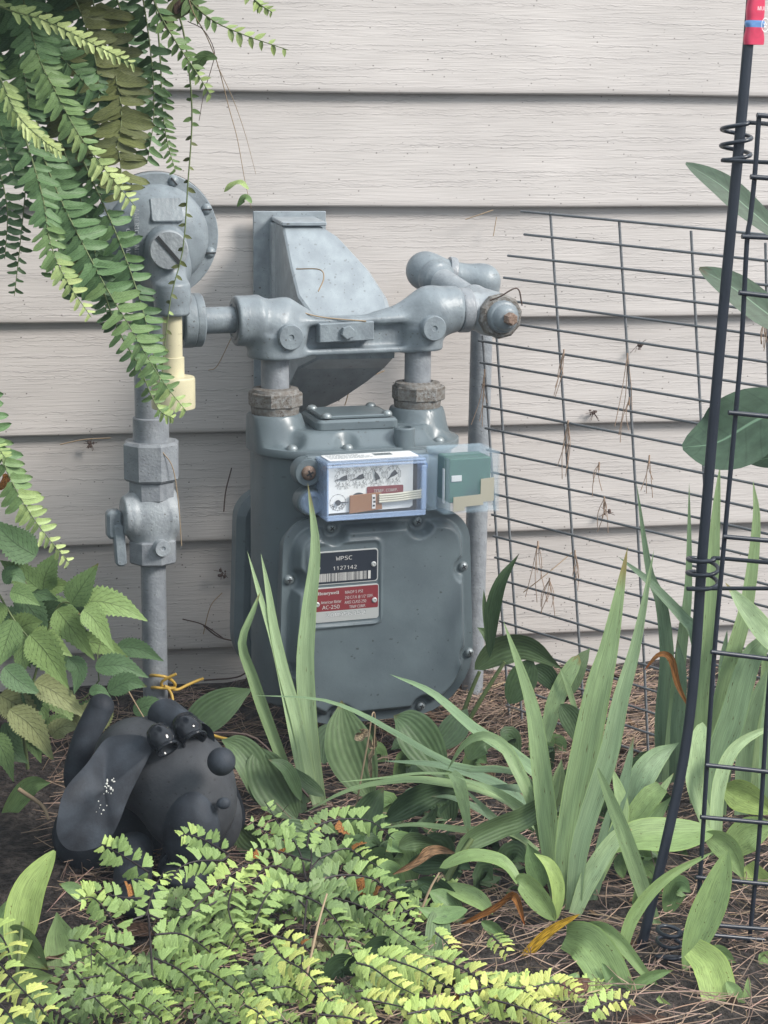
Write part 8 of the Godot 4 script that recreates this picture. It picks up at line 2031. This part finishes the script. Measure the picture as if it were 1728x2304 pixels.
	frond(g, [112, 33, 764, 128, 30, 774, 142, 23, 810], 12.9, 9, "fan", [M.maiden[0], M.maiden[0], M.maiden[1]], M.wiry, false, Vector3(-0.1, 0.55, 0.83), 0.3, "frond", 0.0, 0.5, 0.25)
	frond(g, [177, 9, 899, 199, 9, 879, 219, 8, 875], 13.8, 8, "fan", [M.maiden[0], M.maiden[1], M.maiden[1]], M.wiry, false, Vector3(-0.1, 0.55, 0.83), 0.3, "frond", 0.0, 0.5, 0.25)
	frond(g, [150, 32, 755, 176, 29, 760, 199, 22, 790], 15.0, 10, "fan", [M.maiden[1], M.maiden[1], M.maiden[2]], M.wiry, false, Vector3(-0.1, 0.55, 0.83), 0.3, "frond", 0.0, 0.5, 0.25)
	frond(g, [21, 20, 917, 29, 18, 934, 36, 15, 978], 17.2, 5, "fan", [M.maiden[0], M.maiden[0], M.maiden[1]], M.wiry, false, Vector3(-0.1, 0.55, 0.83), 0.3, "frond", 0.0, 0.5, 0.25)
	frond(g, [289, 0, 893, 298, -2, 903, 302, -6, 939], 17.7, 5, "fan", [M.maiden[0], M.maiden[1], M.maiden[1]], M.wiry, false, Vector3(-0.1, 0.55, 0.83), 0.3, "frond", 0.0, 0.5, 0.25)
	frond(g, [140, 25, 800, 163, 22, 806, 183, 16, 837], 15.5, 9, "fan", [M.maiden[1], M.maiden[1], M.maiden[2]], M.wiry, false, Vector3(-0.1, 0.55, 0.83), 0.3, "frond", 0.0, 0.5, 0.25)
	frond(g, [312, 3, 855, 338, 2, 845, 361, -1, 854], 13.6, 9, "fan", [M.maiden[0], M.maiden[1], M.maiden[1]], M.wiry, false, Vector3(-0.1, 0.55, 0.83), 0.3, "frond", 0.0, 0.5, 0.25)
	frond(g, [21, 24, 875, 41, 23, 871, 60, 19, 888], 12.4, 9, "fan", [M.maiden[1], M.maiden[1], M.maiden[2]], M.wiry, false, Vector3(-0.1, 0.55, 0.83), 0.3, "frond", 0.0, 0.5, 0.25)
	frond(g, [154, 14, 866, 159, 12, 877, 160, 8, 914], 15.5, 5, "fan", [M.maiden[0], M.maiden[0], M.maiden[1]], M.wiry, false, Vector3(-0.1, 0.55, 0.83), 0.3, "frond", 0.0, 0.5, 0.25)
	frond(g, [156, 13, 870, 167, 11, 885, 174, 6, 926], 15.8, 6, "fan", [M.maiden[0], M.maiden[1], M.maiden[1]], M.wiry, false, Vector3(-0.1, 0.55, 0.83), 0.3, "frond", 0.0, 0.5, 0.25)
	frond(g, [157, 9, 906, 165, 8, 920, 169, 4, 960], 16.5, 5, "fan", [M.maiden[1], M.maiden[1], M.maiden[2]], M.wiry, false, Vector3(-0.1, 0.55, 0.83), 0.3, "frond", 0.0, 0.5, 0.25)
	frond(g, [217, 16, 818, 231, 13, 833, 241, 6, 876], 15.8, 8, "fan", [M.maiden[0], M.maiden[0], M.maiden[1]], M.wiry, false, Vector3(-0.1, 0.55, 0.83), 0.3, "frond", 0.0, 0.5, 0.25)
	frond(g, [175, 5, 938, 192, 3, 947, 206, 0, 980], 14.1, 8, "fan", [M.maiden[0], M.maiden[1], M.maiden[1]], M.wiry, false, Vector3(-0.1, 0.55, 0.83), 0.3, "frond", 0.0, 0.5, 0.25)
	frond(g, [243, 1, 922, 263, 0, 915, 279, -3, 929], 16.4, 6, "fan", [M.maiden[1], M.maiden[1], M.maiden[2]], M.wiry, false, Vector3(-0.1, 0.55, 0.83), 0.3, "frond", 0.0, 0.5, 0.25)
	frond(g, [101, 36, 757, 126, 35, 749, 149, 31, 760], 16.5, 8, "fan", [M.maiden[0], M.maiden[0], M.maiden[1]], M.wiry, false, Vector3(-0.1, 0.55, 0.83), 0.3, "frond", 0.0, 0.5, 0.25)
	frond(g, [186, 11, 871, 210, 8, 876, 231, 3, 906], 17.6, 8, "fan", [M.maiden[0], M.maiden[1], M.maiden[1]], M.wiry, false, Vector3(-0.1, 0.55, 0.83), 0.3, "frond", 0.0, 0.5, 0.25)
	frond(g, [309, -1, 885, 322, -4, 901, 329, -9, 944], 18.4, 6, "fan", [M.maiden[1], M.maiden[1], M.maiden[2]], M.wiry, false, Vector3(-0.1, 0.55, 0.83), 0.3, "frond", 0.0, 0.5, 0.25)
	frond(g, [114, 26, 807, 129, 27, 791, 142, 26, 793], 19.3, 5, "fan", [M.maiden[0], M.maiden[0], M.maiden[1]], M.wiry, false, Vector3(-0.1, 0.55, 0.83), 0.3, "frond", 0.0, 0.5, 0.25)
	frond(g, [163, 30, 765, 185, 31, 749, 206, 29, 750], 17.6, 6, "fan", [M.maiden[0], M.maiden[1], M.maiden[1]], M.wiry, false, Vector3(-0.1, 0.55, 0.83), 0.3, "frond", 0.0, 0.5, 0.25)
	frond(g, [271, 6, 859, 296, 4, 853, 317, 1, 868], 13.7, 9, "fan", [M.maiden[1], M.maiden[1], M.maiden[2]], M.wiry, false, Vector3(-0.1, 0.55, 0.83), 0.3, "frond", 0.0, 0.5, 0.25)
	frond(g, [115, 33, 765, 132, 30, 774, 147, 23, 809], 15.8, 7, "fan", [M.maiden[0], M.maiden[0], M.maiden[1]], M.wiry, false, Vector3(-0.1, 0.55, 0.83), 0.3, "frond", 0.0, 0.5, 0.25)
	frond(g, [72, 16, 916, 96, 14, 914, 120, 10, 933], 13.5, 10, "fan", [M.maiden[0], M.maiden[1], M.maiden[1]], M.wiry, false, Vector3(-0.1, 0.55, 0.83), 0.3, "frond", 0.0, 0.5, 0.25)
	frond(g, [201, 7, 894, 219, 7, 882, 234, 5, 889], 17.3, 5, "fan", [M.maiden[1], M.maiden[1], M.maiden[2]], M.wiry, false, Vector3(-0.1, 0.55, 0.83), 0.3, "frond", 0.0, 0.5, 0.25)
	frond(g, [283, 16, 788, 296, 12, 806, 303, 4, 851], 13.5, 9, "fan", [M.maiden[0], M.maiden[1], M.maiden[1]], M.wiry, false, Vector3(-0.1, 0.55, 0.83), 0.3, "frond", 0.0, 0.5, 0.25)
	frond(g, [86, 19, 874, 99, 17, 882, 111, 12, 916], 12.8, 8, "fan", [M.maiden[1], M.maiden[1], M.maiden[2]], M.wiry, false, Vector3(-0.1, 0.55, 0.83), 0.3, "frond", 0.0, 0.5, 0.25)
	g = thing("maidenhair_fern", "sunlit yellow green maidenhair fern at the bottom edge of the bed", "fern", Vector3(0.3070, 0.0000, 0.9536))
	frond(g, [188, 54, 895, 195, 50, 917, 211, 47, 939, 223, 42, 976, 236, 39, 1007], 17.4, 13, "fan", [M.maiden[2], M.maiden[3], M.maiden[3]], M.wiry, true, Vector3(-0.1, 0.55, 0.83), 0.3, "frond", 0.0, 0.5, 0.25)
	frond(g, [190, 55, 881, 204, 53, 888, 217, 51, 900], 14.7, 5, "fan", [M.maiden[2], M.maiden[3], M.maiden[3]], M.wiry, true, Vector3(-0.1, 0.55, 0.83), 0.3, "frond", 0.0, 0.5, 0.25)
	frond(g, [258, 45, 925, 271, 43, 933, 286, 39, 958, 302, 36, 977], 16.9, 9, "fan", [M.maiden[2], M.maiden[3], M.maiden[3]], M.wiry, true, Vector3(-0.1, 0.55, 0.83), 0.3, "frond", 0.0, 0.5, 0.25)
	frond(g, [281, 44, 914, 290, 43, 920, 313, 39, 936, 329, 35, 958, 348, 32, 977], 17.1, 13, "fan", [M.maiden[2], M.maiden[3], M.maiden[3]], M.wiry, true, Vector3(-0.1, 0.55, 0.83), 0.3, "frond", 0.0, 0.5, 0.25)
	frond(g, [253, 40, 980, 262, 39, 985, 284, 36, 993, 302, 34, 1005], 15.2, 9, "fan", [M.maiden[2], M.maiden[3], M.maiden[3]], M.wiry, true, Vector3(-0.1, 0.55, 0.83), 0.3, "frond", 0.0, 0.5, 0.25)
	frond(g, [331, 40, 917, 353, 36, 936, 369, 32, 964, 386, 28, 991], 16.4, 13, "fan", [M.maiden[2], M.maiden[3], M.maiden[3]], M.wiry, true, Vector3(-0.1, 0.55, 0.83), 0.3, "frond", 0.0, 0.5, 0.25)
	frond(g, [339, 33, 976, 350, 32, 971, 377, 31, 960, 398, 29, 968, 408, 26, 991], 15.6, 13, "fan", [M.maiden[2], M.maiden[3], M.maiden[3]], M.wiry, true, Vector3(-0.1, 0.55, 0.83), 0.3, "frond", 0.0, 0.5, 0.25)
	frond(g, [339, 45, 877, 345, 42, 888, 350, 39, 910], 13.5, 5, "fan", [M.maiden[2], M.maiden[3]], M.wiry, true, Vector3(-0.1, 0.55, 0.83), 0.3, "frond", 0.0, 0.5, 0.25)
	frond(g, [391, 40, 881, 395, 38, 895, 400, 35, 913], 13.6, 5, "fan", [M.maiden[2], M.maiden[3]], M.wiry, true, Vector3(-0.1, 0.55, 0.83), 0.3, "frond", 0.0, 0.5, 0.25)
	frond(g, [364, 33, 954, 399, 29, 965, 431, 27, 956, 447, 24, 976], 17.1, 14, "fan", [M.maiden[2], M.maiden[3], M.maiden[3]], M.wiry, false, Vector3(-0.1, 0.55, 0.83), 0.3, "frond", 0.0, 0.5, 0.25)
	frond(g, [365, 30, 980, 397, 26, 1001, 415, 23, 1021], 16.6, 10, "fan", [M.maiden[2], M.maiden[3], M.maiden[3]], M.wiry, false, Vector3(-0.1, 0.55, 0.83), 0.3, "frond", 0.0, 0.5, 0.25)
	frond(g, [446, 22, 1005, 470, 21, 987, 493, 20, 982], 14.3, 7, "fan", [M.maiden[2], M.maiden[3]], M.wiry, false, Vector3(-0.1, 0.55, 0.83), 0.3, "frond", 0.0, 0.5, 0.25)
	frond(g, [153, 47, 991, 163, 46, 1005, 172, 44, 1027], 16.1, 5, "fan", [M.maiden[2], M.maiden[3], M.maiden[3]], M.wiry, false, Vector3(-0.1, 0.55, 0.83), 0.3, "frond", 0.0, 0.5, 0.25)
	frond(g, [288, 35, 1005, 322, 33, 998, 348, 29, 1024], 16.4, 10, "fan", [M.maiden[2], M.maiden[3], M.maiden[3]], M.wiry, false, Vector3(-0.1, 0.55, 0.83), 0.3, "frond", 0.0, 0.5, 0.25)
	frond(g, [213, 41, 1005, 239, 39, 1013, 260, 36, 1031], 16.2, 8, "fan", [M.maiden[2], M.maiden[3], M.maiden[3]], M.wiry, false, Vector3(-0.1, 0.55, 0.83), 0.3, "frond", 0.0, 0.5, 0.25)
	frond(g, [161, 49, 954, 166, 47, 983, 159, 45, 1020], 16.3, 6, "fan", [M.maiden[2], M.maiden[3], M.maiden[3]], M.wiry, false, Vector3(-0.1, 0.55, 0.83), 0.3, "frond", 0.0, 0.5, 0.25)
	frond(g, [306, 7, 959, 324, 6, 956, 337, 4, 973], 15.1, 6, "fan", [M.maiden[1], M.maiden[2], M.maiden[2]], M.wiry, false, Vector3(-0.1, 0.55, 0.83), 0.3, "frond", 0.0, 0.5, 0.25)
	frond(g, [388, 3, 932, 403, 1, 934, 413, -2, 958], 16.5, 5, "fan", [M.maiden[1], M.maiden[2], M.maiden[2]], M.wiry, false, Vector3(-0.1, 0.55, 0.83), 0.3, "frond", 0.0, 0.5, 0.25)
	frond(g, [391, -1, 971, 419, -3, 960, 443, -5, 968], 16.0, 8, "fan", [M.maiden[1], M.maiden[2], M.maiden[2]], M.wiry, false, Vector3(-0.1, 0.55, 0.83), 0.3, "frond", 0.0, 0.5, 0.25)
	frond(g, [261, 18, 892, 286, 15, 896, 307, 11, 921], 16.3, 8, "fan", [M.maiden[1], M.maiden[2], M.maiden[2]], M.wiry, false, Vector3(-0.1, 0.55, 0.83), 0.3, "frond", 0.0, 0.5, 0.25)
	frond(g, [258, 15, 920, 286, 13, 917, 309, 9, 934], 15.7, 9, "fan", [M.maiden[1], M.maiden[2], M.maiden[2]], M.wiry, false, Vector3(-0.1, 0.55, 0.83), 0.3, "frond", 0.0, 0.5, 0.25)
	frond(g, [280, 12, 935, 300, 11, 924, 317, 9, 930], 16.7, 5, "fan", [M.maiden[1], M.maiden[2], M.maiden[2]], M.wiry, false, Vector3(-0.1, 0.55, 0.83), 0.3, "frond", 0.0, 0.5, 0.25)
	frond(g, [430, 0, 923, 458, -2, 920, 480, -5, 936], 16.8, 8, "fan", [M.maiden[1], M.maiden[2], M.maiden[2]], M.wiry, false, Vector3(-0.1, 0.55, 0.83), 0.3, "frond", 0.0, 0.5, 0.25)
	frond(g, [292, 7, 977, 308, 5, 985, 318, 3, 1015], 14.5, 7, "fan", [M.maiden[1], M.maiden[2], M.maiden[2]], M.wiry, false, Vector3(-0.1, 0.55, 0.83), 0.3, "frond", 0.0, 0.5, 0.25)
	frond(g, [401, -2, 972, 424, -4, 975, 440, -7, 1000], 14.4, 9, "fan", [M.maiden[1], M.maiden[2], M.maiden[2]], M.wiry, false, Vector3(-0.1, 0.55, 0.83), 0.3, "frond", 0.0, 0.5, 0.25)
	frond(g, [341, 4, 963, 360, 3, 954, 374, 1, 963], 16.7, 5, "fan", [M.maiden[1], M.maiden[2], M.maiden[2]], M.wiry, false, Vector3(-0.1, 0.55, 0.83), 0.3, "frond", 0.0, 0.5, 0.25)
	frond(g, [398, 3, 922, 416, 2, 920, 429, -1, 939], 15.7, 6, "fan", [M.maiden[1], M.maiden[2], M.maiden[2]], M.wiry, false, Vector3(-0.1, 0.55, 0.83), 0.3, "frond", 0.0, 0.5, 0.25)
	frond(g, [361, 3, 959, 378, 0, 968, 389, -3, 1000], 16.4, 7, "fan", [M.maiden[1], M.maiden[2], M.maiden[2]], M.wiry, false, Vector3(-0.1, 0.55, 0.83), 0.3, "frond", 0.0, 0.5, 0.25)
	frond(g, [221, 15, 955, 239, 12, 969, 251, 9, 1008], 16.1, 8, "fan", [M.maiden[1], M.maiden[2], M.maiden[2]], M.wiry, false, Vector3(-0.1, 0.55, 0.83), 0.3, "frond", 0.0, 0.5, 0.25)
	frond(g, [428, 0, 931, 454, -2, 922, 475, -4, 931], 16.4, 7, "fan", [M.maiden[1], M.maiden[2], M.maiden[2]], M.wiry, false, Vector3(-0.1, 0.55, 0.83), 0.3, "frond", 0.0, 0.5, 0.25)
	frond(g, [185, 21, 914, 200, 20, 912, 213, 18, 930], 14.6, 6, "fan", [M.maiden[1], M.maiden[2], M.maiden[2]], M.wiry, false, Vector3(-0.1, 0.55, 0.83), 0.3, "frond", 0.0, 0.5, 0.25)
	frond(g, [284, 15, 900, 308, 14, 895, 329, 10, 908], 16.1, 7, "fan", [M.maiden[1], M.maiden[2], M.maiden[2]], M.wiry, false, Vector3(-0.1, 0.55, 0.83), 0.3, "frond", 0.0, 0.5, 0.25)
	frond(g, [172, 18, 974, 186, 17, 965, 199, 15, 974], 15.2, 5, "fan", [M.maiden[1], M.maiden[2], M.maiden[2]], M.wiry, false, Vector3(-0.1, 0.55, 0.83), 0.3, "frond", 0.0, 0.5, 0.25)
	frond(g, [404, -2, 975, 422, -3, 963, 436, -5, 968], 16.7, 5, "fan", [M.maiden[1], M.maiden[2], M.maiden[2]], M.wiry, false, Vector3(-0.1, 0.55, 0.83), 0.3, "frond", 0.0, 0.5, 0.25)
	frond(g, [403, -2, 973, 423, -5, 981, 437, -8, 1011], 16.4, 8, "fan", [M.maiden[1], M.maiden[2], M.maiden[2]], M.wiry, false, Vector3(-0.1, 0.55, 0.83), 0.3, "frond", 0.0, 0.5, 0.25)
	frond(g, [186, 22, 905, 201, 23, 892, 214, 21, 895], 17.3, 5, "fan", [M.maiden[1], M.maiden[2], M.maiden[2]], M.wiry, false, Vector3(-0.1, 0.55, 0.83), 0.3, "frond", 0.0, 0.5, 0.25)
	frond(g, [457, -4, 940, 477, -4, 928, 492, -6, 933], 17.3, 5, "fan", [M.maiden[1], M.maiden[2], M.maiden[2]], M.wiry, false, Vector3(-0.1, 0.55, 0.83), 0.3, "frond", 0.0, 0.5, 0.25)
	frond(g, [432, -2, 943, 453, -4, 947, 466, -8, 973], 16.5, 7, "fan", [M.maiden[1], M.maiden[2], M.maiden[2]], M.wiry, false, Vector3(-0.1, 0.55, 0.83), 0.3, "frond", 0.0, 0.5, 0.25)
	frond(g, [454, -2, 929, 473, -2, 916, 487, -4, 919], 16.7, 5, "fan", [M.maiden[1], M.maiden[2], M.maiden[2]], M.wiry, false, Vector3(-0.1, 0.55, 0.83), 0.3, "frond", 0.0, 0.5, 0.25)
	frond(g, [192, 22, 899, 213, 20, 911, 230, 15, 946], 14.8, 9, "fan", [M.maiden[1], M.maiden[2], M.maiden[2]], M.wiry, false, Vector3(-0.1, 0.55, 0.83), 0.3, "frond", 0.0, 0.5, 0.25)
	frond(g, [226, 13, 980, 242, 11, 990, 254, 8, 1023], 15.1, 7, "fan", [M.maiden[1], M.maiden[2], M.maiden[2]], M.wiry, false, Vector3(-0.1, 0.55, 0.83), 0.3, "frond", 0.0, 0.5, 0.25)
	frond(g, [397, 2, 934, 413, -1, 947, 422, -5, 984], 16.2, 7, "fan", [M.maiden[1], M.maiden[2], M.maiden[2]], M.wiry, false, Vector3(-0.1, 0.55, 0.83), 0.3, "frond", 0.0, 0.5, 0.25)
	g = thing("maidenhair_fern", "yellow maidenhair fern sprig in the bottom corner under the pointed leaves", "fern", Vector3(-0.0344, 0.0000, 0.9032))
	frond(g, [-59, 81, 923, -47, 78, 945, -33, 75, 978, -19, 72, 1006, -9, 71, 1030], 19.7, 10, "fan", [M.maiden[2], M.maiden[3], M.maiden[3]], M.wiry, true, Vector3(-0.1, 0.55, 0.83), 0.3, "frond", 0.0, 0.5, 0.25)
	frond(g, [-59, 86, 886, -47, 83, 901, -39, 79, 930, -38, 77, 959], 20.3, 6, "fan", [M.maiden[2], M.maiden[3], M.maiden[3]], M.wiry, true, Vector3(-0.1, 0.55, 0.83), 0.3, "frond", 0.0, 0.5, 0.25)
	frond(g, [-53, 76, 996, -39, 73, 1025, -31, 72, 1055], 19.0, 5, "fan", [M.maiden[2], M.maiden[3], M.maiden[3]], M.wiry, true, Vector3(-0.1, 0.55, 0.83), 0.3, "frond", 0.0, 0.5, 0.25)

func build_small_things() -> void:
	var g := thing("tie_wire", "yellow plastic coated wire knotted round the foot of the gas riser", "wire", Vector3(0.1261, 0.1057, 0.3000))
	for p in [[115, 108, 270, 121, 118, 300, 132, 118, 305, 140, 114, 302, 147, 106, 300, 144, 101, 298, 133, 103, 300, 131, 110, 303, 138, 116, 306, 148, 121, 308], [116, 94, 270, 122, 103, 300, 132, 103, 304, 140, 103, 306, 147, 101, 300], [134, 106, 305, 148, 99, 300, 162, 101, 290, 176, 103, 280, 182, 103, 275], [138, 103, 307, 142, 96, 308, 143, 87, 315, 142, 69, 330, 144, 61, 340], [170, 88, 420, 184, 84, 430, 199, 83, 440]]:
		wire(g, "strand", p, 0.0018, M.yellow)
	# pine needles and shreds caught on the mesh and the wall
	rng.seed = 90
	var spots := [[Vector3(0.6234, 0.4879, 0.2509), 5, 52, "brown needle tuft hanging high on the mesh, nearest the tee plug"],[Vector3(0.6768, 0.4938, 0.3331), 3, 95, "long pair of brown needles hanging from the mesh's third upright wire"],[Vector3(0.6797, 0.4424, 0.3376), 2, 70, "thin needle pair below the long pair on the mesh's third upright"],[Vector3(0.6290, 0.4024, 0.2595), 7, 66, "sparse red brown needle spray halfway down the mesh's second upright"],[Vector3(0.6568, 0.3585, 0.3023), 3, 38, "short dark needle fork on the mesh right of the radio module"],[Vector3(0.6978, 0.3781, 0.3653), 4, 46, "small brown needle spray on the mesh between the second and third uprights"],[Vector3(0.6622, 0.3175, 0.3105), 6, 40, "bushy red brown needle clump by the dead insect behind the mesh"],[Vector3(0.6056, 0.2442, 0.2235), 5, 70, "long thin needle spray low on the mesh beside the meter front"],[Vector3(0.6170, 0.2005, 0.2411), 6, 48, "dense brown needle bunch on the mesh above the hosta leaf"],[Vector3(0.6388, 0.2436, 0.2745), 6, 46, "brown needle bunch on the mesh just left of the tall iris tip"],[Vector3(0.7802, 0.5523, 0.4921), 6, 40, "needle tuft under the big smooth leaf, behind the black fence"],[Vector3(0.5522, 0.4488, 0.1414), 4, 66, "needle tuft at the mesh's folded edge beside the drop pipe"]]
	for q in spots:
		var b := Build.new()
		for k in q[1]:
			var a := Vector3.ZERO
			var e: Vector3 = Vector3(r(-0.26, 0.2), -1.0, r(-0.12, 0.12)).normalized() * q[2] * 0.001 * r(0.55, 1.2) * 0.95
			b.tube(curve(PackedVector3Array([a, e * 0.5 + Vector3(r(-0.004, 0.004), 0, r(-0.003, 0.003)), e]), 6), 0.00048, 4)
		b.tube(PackedVector3Array([Vector3(0, 0.002, 0), Vector3(0, -0.008, 0)]), 0.0011, 5)
		var o := part("pine_needles", b, M.needle, self)
		o.position = q[0]
		tag(o, q[3], "pine needles", "needle tufts hanging on the wire mesh")
	var lone := [[[555, 629, 6, 573, 635, 8, 592, 641, 6],0.0007,"pale needle lying across the wall under the lap above the mesh"],[[597, 632, 5, 593, 607, 6],0.0006,"short dark needle standing on the wall left of the mesh top"],[[309, 581, 170, 331, 584, 210, 335, 575, 220, 327, 560, 230],0.0008,"curved dry needle lying on the sloping arm of the bracket"],[[281, 552, 255, 302, 540, 260, 329, 533, 262, 379, 528, 262],0.0008,"long pale needle resting along the top of the meter bar"],[[216, 436, 10, 228, 442, 10, 246, 478, 12],0.0006,"faint thin needle on the wall under the nipple by the regulator"],[[389, 393, 50, 401, 420, 50, 443, 436, 40],0.0007,"bent twig on the wall behind the meter, above the cover plate"],[[518, 555, 300, 529, 560, 305, 548, 570, 310, 557, 549, 300],0.0009,"dry grass blade looped over the plugged tee"],[[135, 388, 310, 147, 369, 310, 153, 328, 310, 156, 276, 310],0.0006,"dark needle trailing down the hex fittings of the riser"],[[233, 75, 20, 205, 96, 20, 177, 108, 30],0.0009,"curved dark stem on the wall low between riser and meter"],[[244, 75, 30, 224, 79, 20, 205, 95, 20],0.0011,"second dark twig crossing the stem low between riser and meter"],[[246, 305, 4, 238, 274, 4, 235, 246, 4],0.0009,"single dark needle on the wall beside the meter top"],[[232, 135, 4, 216, 117, 6, 206, 79, 6],0.0007,"fine bent stem on the wall left of the meter body"],[[205, 19, 20, 253, 26, 30, 276, 57, 50],0.0012,"twig behind the tie wire reaching towards the meter"],[[253, 13, 30, 273, 44, 50, 293, 85, 60],0.001,"dark twig leaning against the low left side of the meter"],[[24, 342, 6, 54, 348, 8, 89, 349, 6],0.0008,"pale needle lying under the lap left of the riser"],[[718, 176, 5, 675, 148, 20, 646, 121, 10],0.0007,"pale thin needle behind the mesh low on the wall"]]
	for q in lone:
		wire_thing(q[0], q[1], q[2])
	# spiders' rubbish under the laps
	for e_ in [[Vector3(0.0638, 0.3415, 0.0020), "dark web clump under the lap left of the riser"], [Vector3(0.3444, 0.1886, 0.0040), "dark speck of web on the wall beside the meter's left edge"], [Vector3(0.7620, 0.2304, 0.0060), "reddish dead insect behind the lower mesh"], [Vector3(0.2323, 0.1639, 0.0040), "small dark speck on the wall between riser and meter"], [Vector3(0.7390, 0.3692, 0.0040), "small grey clump behind the middle of the mesh"], [Vector3(0.7985, 0.4599, 0.0030), "tiny dark clump on the wall near the big smooth leaves"]]:
		var q: Vector3 = e_[0]
		var b := Build.new()
		for e in 7:
			b.ball(q + Vector3(r(-0.006, 0.006), r(-0.006, 0.005), r(0, 0.004)), Vector3(r(0.001, 0.003), r(0.001, 0.003), 0.0015), 7)
			b.tube(PackedVector3Array([q, q + Vector3(r(-0.012, 0.012), r(-0.012, 0.008), 0.003)]), 0.0004, 4)
		var o := part("debris_clump", b, M.twig, self)
		tag(o, e_[1], "debris", "debris clumps on the siding")

func wire_thing(pts: Array, rad: float, label: String) -> void:
	var p := mm(pts)
	var b := Build.new(); b.tube(curve(p, 14), rad, 5)
	var o := part("dry_twig", b, M.twig if rad > 0.00085 else M.straw, self)
	tag(o, label, "twig", "loose dry needles and twigs")


func _ready() -> void:
	var cam := Camera3D.new()
	cam.name = "camera"
	cam.position = Vector3(0.0000, 0.7900, 2.4138)
	cam.rotation_order = EULER_ORDER_YXZ
	cam.rotation = Vector3(-0.2211, -0.1850, 0.0105)
	cam.fov = 30.6764
	cam.near = 0.02; cam.far = 200.0
	add_child(cam); cam.current = true
	var env := Environment.new()
	env.background_mode = Environment.BG_SKY
	var sky := Sky.new(); var sm := ProceduralSkyMaterial.new()
	sm.sky_top_color = Color(0.93, 0.97, 1.0); sm.sky_horizon_color = Color(0.55, 0.585, 0.61); sm.sky_curve = 0.35
	sm.ground_bottom_color = Color(0.2, 0.21, 0.18); sm.ground_horizon_color = Color(0.3, 0.32, 0.28)
	sky.sky_material = sm; env.sky = sky
	env.tonemap_mode = Environment.TONE_MAPPER_LINEAR
	env.tonemap_exposure = 3.05
	env.background_energy_multiplier = 0.7
	env.fog_enabled = true; env.fog_density = 0.007; env.fog_light_color = Color(0.86, 0.9, 0.96)
	env.sdfgi_enabled = true; env.ssao_enabled = true; env.ssil_enabled = true
	var we := WorldEnvironment.new(); we.name = "world"; we.environment = env; add_child(we)
	var sun := DirectionalLight3D.new(); sun.name = "sun"
	sun.light_energy = 0.5; sun.light_angular_distance = 18.0; sun.light_color = Color(1.0, 0.98, 0.955); sun.shadow_enabled = true
	add_child(sun)
	sun.look_at_from_position(Vector3(0.85, 0.78, 0.62), Vector3.ZERO)
	make_materials()
	build_wall()
	build_ground()
	build_meter()
	build_bar()
	build_riser()
	build_regulator()
	build_bracket()
	build_outlet()
	build_fences()
	build_dog()
	build_plants()
	build_ferns()
	build_small_things()
